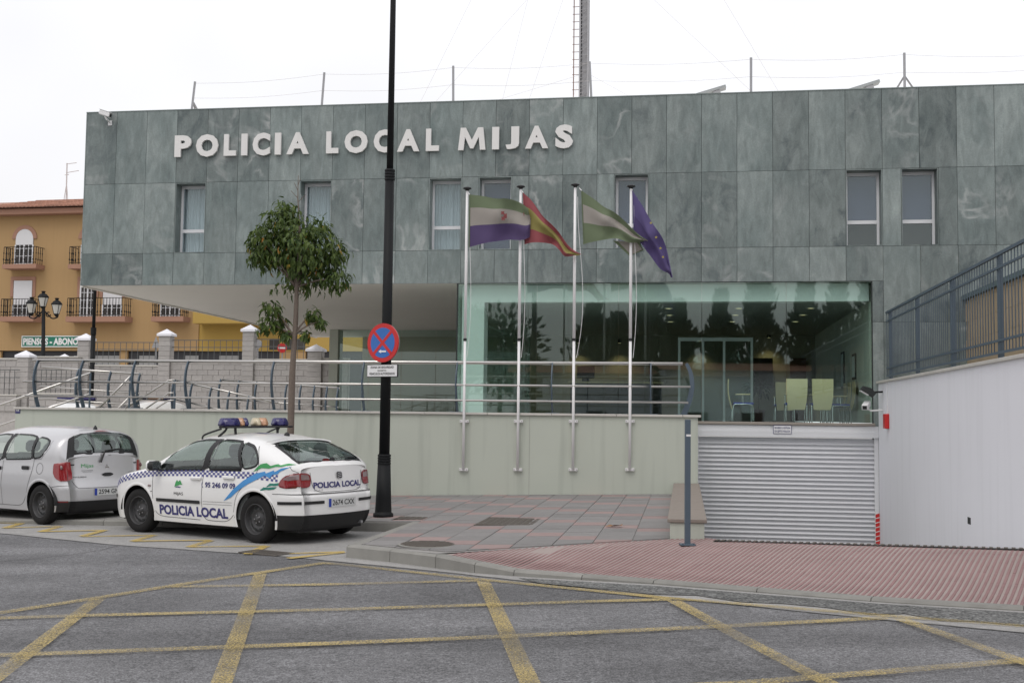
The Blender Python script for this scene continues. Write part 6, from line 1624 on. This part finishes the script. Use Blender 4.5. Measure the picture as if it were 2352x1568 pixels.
for k, (px_, py_) in enumerate(((1838, 708), (1843, 724), (1512, 708), (1520, 724), (1822, 708), (1806, 737), (2088, 737), (2140, 708), (2122, 724))):
    pass
k = 0
for yy, rn in ((1.8, 'first'), (3.6, 'second'), (5.6, 'third')):
    for tx, cn in ((.52, 'left'), (.70, 'middle'), (.88, 'right')):
        p = Vector((ugl + (ugr - ugl) * tx, DF + yy, zbm)); o = thing('ceiling_spot', f'small lit ceiling spot, {cn} one of the {rn} row behind the lobby glass', 'lamp', p, FM, 'round ceiling spots of the lobby')
        part('trim_ring', lathe([(.11, .004), (.11, -.008), (.08, -.01)], 14, p), M['alu'], o); part('lens', lathe([(.075, -.004), (.07, -.012), (.005, -.012)], 14, p), M['lamp_warm'], o)

# ================================================================ BEHIND THE TERRACE, LEFT
GA = R(11); GO = wz(100, 943, 62)
GM_ = Matrix.Translation((GO.x, GO.y, 0)) @ Matrix.Rotation(-GA, 4, 'Z'); GI = GM_.inverted(); GR3 = GI.to_3x3(); CAMG = GI @ CAM
def gp(x, y, d=0.0):
    r = GR3 @ ray(x, y); return CAMG + r * ((d - CAMG.y) / r.y)
ob = thing('ochre_apartment_house', 'ochre apartment house with balconies and red tiled roof far behind at the left', 'building', gp(200, 943), GM_)
xl_, xm_, xr_ = gp(-260, 800).x, gp(455, 800).x, gp(900, 800).x
zev = gp(100, 494).z; zbase = .3
part('wall', box(xl_, xm_, 0, 9, gp(100, 805).z, zev), M['orange'], ob)
part('wall', box(xm_ + .005, xr_, .06, 9, gp(500, 806).z, gp(500, 640).z), M['yellow_wall'], ob)
part('shop_front', box(xl_, xr_, .25, 9, zbase - 1.5, gp(300, 806).z), M['shop_dark'], ob)
for a, b in ((120, 138), (165, 190), (215, 271), (316, 352), (422, 452), (500, 545)):
    part('shop_shutter', box(gp(a, 820).x, gp(b, 820).x, .18, .24, zbase - 1.5, gp(a, 816).z), M['shutter_grey'], ob)
for a, b in ((-40, 0), (272, 290), (640, 700)): part('wall_pier', box(gp(a, 820).x, gp(b, 820).x, .1, .24, zbase - 1.5, gp(a, 806).z), M['orange'], ob)
part('eaves', box(xl_ - .3, xm_ + .3, -.55, .5, zev - .02, zev + .28), M['trim'], ob)
# tiled roof
rise, run = 1.4, 4.6
zr0_, zr1_ = zev + .30, zev + .30 + rise
rf_ = part('roof', ([(xl_, -.75, zr0_), (xm_ + .5, -.75, zr0_), (xm_ + .5, run, zr1_), (xl_, run, zr1_), (xl_, 9, zr0_), (xm_ + .5, 9, zr0_)], [(0, 1, 2, 3), (3, 2, 5, 4)]), M['trim'], ob)
nt_ = 7; pit = math.atan2(rise, run + .75); Lr = math.hypot(rise, run + .75); tl_ = Lr / nt_; tw2 = .25
V, F = [], []
for j, (yy, sc_) in enumerate(((0, 1.0), (tl_ * 1.06, .8))):
    for k in range(7):
        t = math.pi * k / 6; V.append((-.105 * sc_ * math.cos(t), yy, .10 * sc_ * math.sin(t) + .02 * (1 - j)))
for k in range(6): F.append((k, k + 1, 8 + k, 7 + k))
F.append(tuple(range(7))[::-1])
tme = mesh('roof_tile', V, F, M['rooftile'], True)
x = gp(-12, 480).x; nn_ = 0; xe = gp(215, 480).x
while x < xe and nn_ < 296:
    for r in range(nt_):
        inst('roof_tile', tme, rf_, (x + random.uniform(-.01, .01), -.78 + r * tl_ * math.cos(pit), zr0_ + r * tl_ * math.sin(pit) + .01), (pit, 0, random.uniform(-.03, .03))); nn_ += 1
    x += tw2
def balcony(xa, xb, yt, yb, ys, dp_=.75):
    a, b = gp(xa, yb, -dp_), gp(xb, yb, -dp_); zt_ = gp(xa, yt, -dp_).z; zb_ = gp(xa, yb, -dp_).z; zs_ = gp(xa, ys, -dp_).z
    sl = part('balcony', box(a.x - .05, b.x + .05, -dp_ - .05, -.002, zs_, zb_), M['trim'], ob)
    part('handrail', join(box(a.x, b.x, -dp_ - .02, -dp_ + .02, zt_ - .03, zt_), box(a.x, a.x + .03, -dp_ + .02, -.002, zt_ - .03, zt_), box(b.x - .03, b.x, -dp_ + .02, -.002, zt_ - .03, zt_)), M['black_iron'], sl)
    part('foot_rail', box(a.x, b.x, -dp_ - .015, -dp_ + .015, zb_ + .07, zb_ + .10), M['black_iron'], sl)
    bv_ = join(box(-.012, .012, -.012, .012, 0, zt_ - .03 - zb_), box(-.026, .026, -.026, .026, .22, .30), box(-.022, .022, -.022, .022, .58, .64)); bme_ = mesh('baluster', bv_[0], bv_[1], M['black_iron'])
    n = max(3, int((b.x - a.x) / .17))
    for k in range(n + 1): inst('baluster', bme_, sl, (a.x + (b.x - a.x) * k / n, -dp_, zb_))
    for sx in (a.x, b.x): 
        for k in range(1, 4): inst('baluster', bme_, sl, (sx, -dp_ + dp_ * k / 4, zb_))
def door(xa, xb, yt, yb, ysh, arch=False, shutter=True):
    a, b = gp(xa, yb), gp(xb, yb); zt_ = gp(xa, yt).z; zb_ = gp(xa, yb).z; wd = b.x - a.x
    fr = part('balcony_door', box(a.x, b.x, -.02, -.004, zb_, zt_ - (wd / 2 if arch else 0)), M['int_dark'], ob)
    zs_ = gp(xa, ysh).z if shutter else zt_
    if shutter:
        if arch:
            pl2 = [(a.x, zs_), (b.x, zs_), (b.x, zt_ - wd / 2)] + [(a.x + wd / 2 + wd / 2 * math.cos(t), zt_ - wd / 2 + wd / 2 * math.sin(t)) for t in [math.pi * k / 12 for k in range(1, 12)]] + [(a.x, zt_ - wd / 2)]
            part('roller_shutter', prism(pl2, -.05, -.021), M['shutter_white'], fr)
        else: part('roller_shutter', box(a.x, b.x, -.05, -.021, zs_, zt_), M['shutter_white'], fr)
    for k in range(3): xx = a.x + wd * k / 2; part('mullion', box(xx - .04, xx + .04, -.06, -.0205, zb_, zs_ - .002), M['alu'], fr)
    for k in (1, 3): xx = a.x + wd * k / 4; part('glazing_bar', box(xx - .015, xx + .015, -.05, -.0205, zb_, zs_ - .002), M['alu'], fr)
    z = zb_ + .05
    while z < zs_: part('glazing_bar', box(a.x + .04, b.x - .04, -.048, -.022, z - .015, z + .015), M['alu'], fr); z += .42
    if arch:
        P0 = [(a.x + wd / 2 + (wd / 2 + .22) * math.cos(t), zt_ - wd / 2 + (wd / 2 + .22) * math.sin(t)) for t in [math.pi * k / 16 for k in range(17)]]; P1 = [(a.x + wd / 2 + wd / 2 * math.cos(t), zt_ - wd / 2 + wd / 2 * math.sin(t)) for t in [math.pi * k / 16 for k in range(17)]]
        V = [(p[0], -.06, p[1]) for p in P0] + [(p[0], -.06, p[1]) for p in P1] + [(p[0], -.003, p[1]) for p in P0]
        part('arch_trim', (V, [(i, i + 1, 18 + i, 17 + i) for i in range(16)] + [(i, 34 + i, 35 + i, i + 1) for i in range(16)]), M['trim'], fr)
    else:
        zl = zt_ - .9; part('head_trim', box(a.x - .2, b.x + .2, -.06, -.003, zt_ + .02, zt_ + .22), M['trim'], fr)
        for xx in (a.x - .2, b.x + .03): part('side_trim', box(xx, xx + .17, -.055, -.003, zl, zt_ + .015), M['trim'], fr)
door(35, 75, 527, 608, 563, True); balcony(8, 82, 567, 607, 617)
door(187, 227, 527, 608, 563, True); balcony(159, 235, 566, 607, 617)
door(30, 72, 645, 727, 700); balcony(2, 76, 686, 727, 738)
door(184, 217, 645, 727, 700, shutter=False); door(236, 279, 645, 727, 700); balcony(154, 286, 684, 727, 739)
door(370, 413, 645, 727, 690); balcony(350, 420, 684, 727, 738)
part('balcony_parapet', box(gp(443, 720, -1).x, gp(640, 720, -1).x, -1.0, -.9, gp(500, 742, -1).z, gp(500, 712, -1).z), M['yellow_wall'], ob)
part('balcony_floor', box(gp(443, 720, -1).x, gp(640, 720, -1).x, -.9, .05, gp(500, 742, -1).z, gp(500, 738, -1).z), M['yellow_wall'], ob)
part('loggia_opening', box(gp(456, 720).x, gp(620, 720).x, .03, .058, gp(500, 740).z, gp(500, 680).z), M['int_dark'], ob)
for (a, b, c_, d_) in ((618, 640, 778, 803), (655, 700, 778, 803)): part('window', box(gp(a, 790).x, gp(b, 790).x, .03, .055, gp(a, d_).z, gp(a, c_).z), M['int_dark'], ob)
an = gp(152, 460, 4); at = thing('tv_antenna', 'thin television antenna on the roof of the ochre house', 'antenna', an, GM_)
part('pole', tube([an, gp(154, 375, 4)], .035, 6), M['wire'], at)
for (a, b) in (((152, 377), (176, 374)), ((152, 397), (181, 392)), ((149, 402), (158, 401))): part('boom', tube([gp(*a, 4), gp(*b, 4)], .022, 5), M['wire'], at)
for e in (146, 156): part('stay', tube([gp(e, 465, 4), gp(153, 420, 4)], .02, 5), M['wire'], at)
a, b = gp(50, 771, -.1), gp(190, 797, -.1)
ss = thing('shop_sign', 'green shop sign board with white lettering on the ochre house', 'sign', (a.x, -.1, b.z), GM_)
part('board', box(a.x, b.x, -.1, -.01, b.z, a.z), M['green_sign'], ss)
part('border', join(box(a.x, b.x, -.108, -.101, a.z - .05, a.z), box(a.x, b.x, -.108, -.101, b.z, b.z + .05), box(a.x, a.x + .05, -.108, -.101, b.z + .05, a.z - .05)), M['white'], ss)
V2, F2 = fit_text('PIENSOS - ABONOS', (b.x - a.x) * .95, (a.z - b.z) * .62, .045)
part('lettering', ([(a.x + .10 + p, -.104, b.z + (a.z - b.z) * .19 + q) for p, q in V2], F2), M['white'], ss)
solo('street_behind', ([(-70, 40, .4), (-5, 40, .4), (-5, 90, .4), (-70, 90, .4)], [(0, 1, 2, 3)]), M['asphalt'], kind='structure')

# ---------------------------------------------------------------- block wall with pillars
WA = R(9); WO = wz(380, 943, 46)
WM = Matrix.Translation((WO.x, WO.y, 0)) @ Matrix.Rotation(-WA, 4, 'Z'); WI = WM.inverted(); WR3 = WI.to_3x3(); CAMW = WI @ CAM
def wp(x, y, d=0.0):
    r = WR3 @ ray(x, y); return CAMW + r * ((d - CAMW.y) / r.y)
bwl = thing('block_boundary_wall', 'pale split block boundary wall with capped pillars behind the terrace railing', 'wall', wp(380, 943), WM)
zf = .2
bme2 = {}
def blocks(xa, xb, za, zb, yface, parent):
    rh, bl = .22, .46; r = 0; z = za
    while z < zb - .02:
        h = min(rh, zb - z); x = xa - (r % 2) * bl / 2
        while x < xb - .02:
            u0_, u1_ = max(x, xa), min(x + bl, xb)
            if u1_ - u0_ > .04 :
                key = (round(u1_ - u0_, 3), round(h, 3))
                if key not in bme2:
                    Vb, Fb = cbox(0, key[0] - .008, 0, .05, 0, key[1] - .008, .006); bme2[key] = mesh('block', Vb, Fb, M['block'])
                inst('block', bme2[key], parent, (u0_, yface + random.uniform(-.008, .004), z))
            x += bl
        z += rh; r += 1
PIL = [(180, 206, 765), (366, 392, 755), (558, 584, 745), (708, 740, 790)]
def pillar(xa, xb, yt, d=0.0, zlow=None, zbv=1.55):
    a, b = wp(xa, 850, d).x, wp(xb, 850, d).x; zt_ = wp(xa, yt, d).z; hh = wp(xa, yt, d).z - wp(xa, yt + 17, d).z; dpt = b - a
    pr = part('pillar', box(a + .012, b - .012, d - .12, d + .25, zf, zt_ - hh), M['block'], bwl)
    z = zbv
    while z < zt_ - hh - .02:
        h = min(.2, zt_ - hh - z); part('block', cbox(a, b, d - .14, d + .26, z + .004, z + h - .004, .01), M['block'], pr); z += .2
    c_ = ((a + b) / 2, d + .06); e = .07; zz = zt_ - hh
    V = [(a - e, d - .2, zz), (b + e, d - .2, zz), (b + e, d + .32, zz), (a - e, d + .32, zz), (a - e, d - .2, zz + hh * .3), (b + e, d - .2, zz + hh * .3), (b + e, d + .32, zz + hh * .3), (a - e, d + .32, zz + hh * .3), (c_[0], c_[1], zt_)]
    part('pillar_cap', (V, [(0, 3, 2, 1), (0, 1, 5, 4), (1, 2, 6, 5), (2, 3, 7, 6), (3, 0, 4, 7), (4, 5, 8), (5, 6, 8), (6, 7, 8), (7, 4, 8)]), M['white_wall'], pr)
for q in PIL: pillar(*q)
rbar = {}
def bays(xa, xb, yw, yr0, d=0.0, blk=True, sp=.24):
    a, b = wp(xa, 850, d).x, wp(xb, 850, d).x; zw_ = wp((xa + xb) / 2, yw, d).z; zr__ = wp((xa + xb) / 2, yr0, d).z
    bay = part('wall_bay', box(a, b, d + .03, d + .2, zf, zw_ - .06), M['block'], bwl)
    if blk: blocks(a, b, 1.65, zw_ - .06, d - .02, bay)
    part('bay_coping', cbox(a, b, d - .05, d + .24, zw_ - .06, zw_, .01), M['coping'], bwl)
    if yr0 and yr0 < yw:
        rp_ = part('top_rail', box(a, b, d + .08, d + .11, zr__ - .03, zr__), M['galv_dk'], bwl)
        part('lower_rail', box(a, b, d + .08, d + .11, zr__ - .32, zr__ - .29), M['galv_dk'], bwl)
        h = zr__ - zw_; key = round(h, 2)
        if key not in rbar: Vb, Fb = box(-.009, .009, -.009, .009, 0, h - .03); rbar[key] = mesh('bar', Vb, Fb, M['galv_dk'])
        n = int((b - a) / sp)
        for k in range(1, n): inst('bar', rbar[key], bwl, (a + (b - a) * k / n, d + .095, zw_))
M['galv_dk'] = mat('dark_galvanised_bars', (.11, .115, .115), .6)
bays(206, 366, 838, 785); bays(392, 558, 826, 780); bays(584, 708, 824, 778); bays(740, 800, 822, 0)
# nearer wall at far left with its own railings
pillar(43, 69, 804, -3.0); pillar(133, 158, 812, 1.0)
bays(-60, 42, 822, 0, -2.0); bays(70, 180, 818, 0, -.4); bays(-60, 42, 905, 848, -3.4, sp=.2); bays(70, 172, 902, 848, -3.2, sp=.2)
# lanterns and signs
lo3 = wz(100, 943, 55); lt3 = thing('triple_lantern_post', 'black ornamental street lamp with three lanterns before the ochre house', 'street lamp', Vector((lo3.x, lo3.y, .4)))
tl3 = lambda x, y, dy=0: wz(x, y, 55 + dy)
part('post', tube([(lo3.x, lo3.y, .4), tl3(100, 705)], [.12, .08], 10), M['black_iron'], lt3, smooth=True); part('base', lathe([(.22, 0), (.22, .3), (.14, .45), (.12, 1.2)], 12, (lo3.x, lo3.y, .4)), M['black_iron'], lt3)
for sx in (-1, 1):
    c_ = tl3(100 + sx * 32, 728); m0 = tl3(100, 722)
    part('scroll_arm', tube(smooth_path([tl3(100, 712), tl3(100 + sx * 10, 722), tl3(100 + sx * 20, 731), c_ , tl3(100 + sx * 32, 720)], 5), .035, 6), M['black_iron'], lt3)
    part('scroll', tube([tl3(100 + sx * 11 + 5 * math.cos(t), 722 + 5 * math.sin(t)) for t in [2 * math.pi * k / 12 for k in range(11)]], .03, 5), M['black_iron'], lt3)
for cx_, cyt, cyb in ((100, 668, 705), (73, 682, 720), (131, 684, 722)):
    t, b = tl3(cx_, cyt), tl3(cx_, cyb); h = t.z - b.z; c_ = Vector((t.x, t.y, b.z))
    ln = part('lantern', lathe([(.12, .0), (.13, .04), (.24, h * .56), (.25, h * .58)], 8, c_), mat('lantern_glass', (.55, .54, .50), .3) if cx_ == 100 else bpy.data.materials['lantern_glass'], lt3)
    part('lantern_hood', lathe([(.27, h * .57), (.28, h * .63), (.16, h * .80), (.09, h * .84), (.07, h * .90), (.12, h * .97), (.04, h)], 8, c_), M['black_iron'], ln)
    part('lantern_foot', lathe([(.03, -.12), (.13, .0), (.14, .03)], 8, c_), M['black_iron'], ln)
    part('lantern_ribs', join(*[tube([c_ + Vector((.13 * math.cos(t_), .13 * math.sin(t_), .02)), c_ + Vector((.245 * math.cos(t_), .245 * math.sin(t_), h * .57))], .016, 4) for t_ in [2 * math.pi * (k + .5) / 4 for k in range(4)]]), M['black_iron'], ln, kind='stuff')
sl0 = wz(208, 943, 41.5); slp = thing('slim_lamp_post', 'slim black lamp post behind the left end of the overhang', 'lamp post', Vector((sl0.x, sl0.y, .3)))
s41 = lambda x, y: wz(x, y, 41.5)
part('lower_shaft', tube([(sl0.x, sl0.y, .3), (sl0.x, sl0.y, s41(210, 765).z)], .085, 10), M['black_iron'], slp, smooth=True); part('collar', tube([(sl0.x, sl0.y, s41(210, 768).z), (sl0.x, sl0.y, s41(210, 752).z)], .10, 10), M['black_iron'], slp); part('upper_shaft', tube([(sl0.x, sl0.y, s41(210, 752).z), (sl0.x, sl0.y, s41(210, 752).z + 4)], .06, 10), M['black_iron'], slp, smooth=True)
def roadsign(x, y, r_px, Y, label, face, name='traffic_sign', kind='disc'):
    c_ = wz(x, y, Y); r = r_px * Y / FPX; o = thing(name, label, 'traffic sign', Vector((c_.x, c_.y, .4)))
    part('post', tube([(c_.x, c_.y + .06, .4), (c_.x, c_.y + .06, c_.z + r * .8)], .03, 8), M['galv'], o)
    T = Matrix.Translation(c_)
    if kind == 'disc': part('plate', xf(disc(r, -.02, .02, 24), T), face, o); 
    else: part('plate', xf(prism([(-r, -r), (r, -r), (0, r * 1.9)], -.02, .02), T), face, o)
    return o, T, r
o, T, r = roadsign(648, 799, 11, 50, 'small red no entry sign behind the trunk of the young tree', M['red']); part('white_bar', xf(box(-r * .72, r * .72, -.026, -.021, -r * .16, r * .16), T), M['white'], o)
roadsign(592, 790, 10, 47.5, 'grey back of a small round sign right of the third block pillar', M['galv'])
roadsign(358, 790, 9, 48, 'grey back of a triangular road sign beside the second block pillar', M['galv'], 'warning_sign', 'tri')

# ---------------------------------------------------------------- vehicles standing behind the terrace
def yard_matrix(x, y, Yd, anchor, phi):            # the roof point 'anchor' of the car comes to stand there
    p = wz(x, y, Yd); mm = Matrix.Rotation(phi, 4, 'Z'); q = mm.to_3x3() @ Vector(anchor); mm.translation = p - q; return mm
P3_ = dict(P1_); 
yc = Car('yard_patrol_car', 'white patrol car roof with blue light bar showing above the terrace wall', 'car', P3_, yard_matrix(176, 924, 34, (1.75, 0, 1.46), R(-82)), M['paint_white'], M['glass_dark'])
yc.body([], [], None); yc.under(); yc.wheels(M['rim_dark'])
wf3 = [(2.86, .925), (1.87, .955), (1.76, 1.365), (2.30, 1.33), (2.62, 1.155)]; wr3 = [(1.745, .96), (1.07, .985), (1.235, 1.345), (1.665, 1.366)]
for kd in ('L', 'R'): yc.patch('side_window', kd, wf3, M['shop_dark'], .006); yc.patch('side_window', kd, wr3, M['shop_dark'], .006)
lb2 = part('light_bar', cbox(1.6, 1.85, -.55, .55, 1.50, 1.53, .01), M['black_plastic'], yc.root)
for a, b in ((-.55, -.02), (.02, .55)): part('lamp_pod', cbox(1.59, 1.86, a, b, 1.53, 1.63, .03), M['bar_blue'], lb2)
P4_ = dict(L=4.5, z0=.3, rw=.35, ra=.42, arches=(.9, 3.6), track=1.5, zt=[(0, 1.55), (.05, 1.72), (.15, 1.80), (.5, 1.83), (2.0, 1.84), (2.7, 1.80), (3.3, 1.2), (3.6, 1.12), (4.3, 1.0), (4.45, .9), (4.5, .8)],
    W=[(0, .82), (.1, .86), (.5, .88), (3.5, .88), (4.2, .84), (4.5, .72)], zb=[(0, 1.05), (3.2, 1.05), (3.6, .95), (4.5, .7)], er=[(.3, .05), (.6, 0), (1.9, .05)], ef=[(.3, .05), (.6, 0), (1.2, .08)], g=[(.3, .96), (.7, 1), (1.1, .99)])
suv = Car('yard_patrol_jeep', 'white patrol jeep with dark windows and roof lights showing above the terrace wall', 'car', P4_, yard_matrix(355, 920, 34, (1.6, 0, 1.84), R(-62)), M['paint_white'], M['glass_dark'])
suv.body([], [], None); suv.under(); suv.wheels(M['rim_dark'])
for kd in ('L', 'R'):
    for a, b in ((.35, 1.15), (1.25, 2.0), (2.08, 2.75)): suv.patch('side_window', kd, [(a, 1.12), (a, 1.73), (b - (.15 if b > 2.5 else 0), 1.73), (b, 1.12)], M['shop_dark'], .006)
suv.patch('tail_window', 'rear', [(-.62, 1.15), (-.62, 1.52), (.62, 1.52), (.62, 1.15)], M['shop_dark'], .006)
lb3 = part('light_bar', cbox(1.5, 1.75, -.6, .6, 1.86, 1.89, .01), M['black_plastic'], suv.root)
for a, b, mt in ((-.6, -.25, 'bar_blue'), (-.22, .22, 'bar_amber'), (.25, .6, 'bar_blue')): part('lamp_pod', cbox(1.5, 1.75, a, b, 1.89, 1.97, .02), M[mt], lb3)

# ================================================================ ACROSS THE STREET, SEEN AS REFLECTIONS IN THE GLASS
def mirror(x, y, dist):                        # real place of what the lobby glass shows at this point
    p = FI @ (CAM + ray(x, y) * dist); p.y = 2 * DF - p.y; return FM @ p
random.seed(5)
def cyp(x, ytop, dist, label, wd=1.0, kind='cypress_tree', leafy=False):
    t = mirror(x, ytop, dist); b = Vector((t.x, t.y, zroad(t.x))); h = t.z - b.z
    o = thing(kind, label, 'tree', b)
    part('trunk', tube([b, b + Vector((0, 0, h * .5)), b + Vector((0, 0, h * .9))], [.16, .10, .03], 7), M['bark'], o)
    V, F = [], []; n = 2600 if not leafy else 1600
    for k in range(n):
        if leafy:
            d_ = Vector((random.gauss(0, 1), random.gauss(0, 1), random.gauss(0, .8))).normalized(); q = random.random() ** .4; c0 = b + Vector((math.sin(k % 7) * .5 * wd, math.cos(k % 5) * .5 * wd, h * (.62 + .05 * (k % 4)))); p = c0 + d_ * q * h * .24 * wd; s_ = .22
        else:
            z = random.random() ** .8; rr = wd * (.25 + .75 * math.sin(min(1, (1 - z) * 1.6) * math.pi / 2)) * (1 + .28 * math.sin(z * 17 + x)) * .8; an_ = random.random() * 6.28; rr *= 1 + .3 * math.sin(an_ * 3 + z * 25 + x) + random.gauss(0, .16); q = math.sqrt(random.random()); p = b + Vector((rr * q * math.cos(an_), rr * q * math.sin(an_), h * (.08 + .92 * z))); s_ = .19; d_ = Vector((math.cos(an_) * .4, math.sin(an_) * .4, .9)).normalized()
        sd_ = d_.cross(Vector((random.uniform(-1, 1), random.uniform(-1, 1), random.uniform(-1, 1)))).normalized(); up_ = sd_.cross(d_)
        i = len(V); V += [p - d_ * s_, p + sd_ * s_ * .5, p + d_ * s_ * 1.2, p - sd_ * s_ * .5 + up_ * .05]; F.append((i, i + 1, i + 2, i + 3))
    part('crown', (V, F), M['leaf_dark'], o)
for i, (x, yt, ds, wd) in enumerate(((1490, 640, 62, 1.5), (1560, 690, 60, 1.3), (1655, 668, 58, 1.1), (1745, 640, 60, 1.6), (1850, 632, 57, 1.2), (1925, 640, 58, 1.5), (2010, 600, 58, 1.5), (1365, 700, 62, 1.9), (1420, 720, 64, 1.8))):
    cyp(x, yt, ds, 'dark cypress across the street mirrored ' + ('above the last flagpole', 'right of the last flagpole', 'above the glass booth', 'left of the potted plant', 'above the pair of chairs', 'right of the pair of chairs', 'at the right end of the glass', 'left of the third flagpole', 'right of the third flagpole')[i], wd); bpy.data.objects[[o.name for o in bpy.data.objects if o.name.startswith('cypress_tree')][-1]]['group'] = 'cypresses mirrored in the glass'
cyp(1150, 715, 60, 'leafy tree across the street mirrored at the left of the lobby glass', 1.2, 'leafy_tree', True)
def house(x0, x1, yt, dist, label, dp_=6):
    a, b = mirror(x0, yt, dist), mirror(x1, yt, dist); zt_ = a.z; d = (b - a); d.z = 0; Lh = d.length; d.normalize(); nb_ = Vector((-d.y, d.x, 0))
    if nb_.y > 0: nb_ = -nb_
    o = thing('low_house', label, 'building', Vector((a.x, a.y, 0)))
    MM = Matrix.Identity(4)
    for i, v in enumerate((d, nb_, Vector((0, 0, 1)))): MM[0][i], MM[1][i], MM[2][i] = v
    MM.translation = (a.x, a.y, 0)
    part('wall', xf(box(0, Lh, 0, dp_, -.6, zt_ - .8), MM), M['white_wall'], o)
    part('roof', xf(([(-.3, -.4, zt_ - .85), (Lh + .3, -.4, zt_ - .85), (Lh + .3, dp_ / 2, zt_ - .35), (-.3, dp_ / 2, zt_ - .35), (-.3, dp_ + .4, zt_ - .85), (Lh + .3, dp_ + .4, zt_ - .85)], [(0, 1, 2, 3), (3, 2, 5, 4)]), MM), M['rooftile'], o)
    k = 1.0
    while k < Lh - 1.5:
        w_ = part('window', xf(box(k, k + 1, -.03, -.004, .9, 2.0), MM), M['shop_dark'], o); k += 2.6
house(1180, 1500, 815, 56, 'low white house across the street mirrored in the left of the glass')
house(1530, 1990, 808, 54, 'low white house across the street mirrored in the right of the glass')
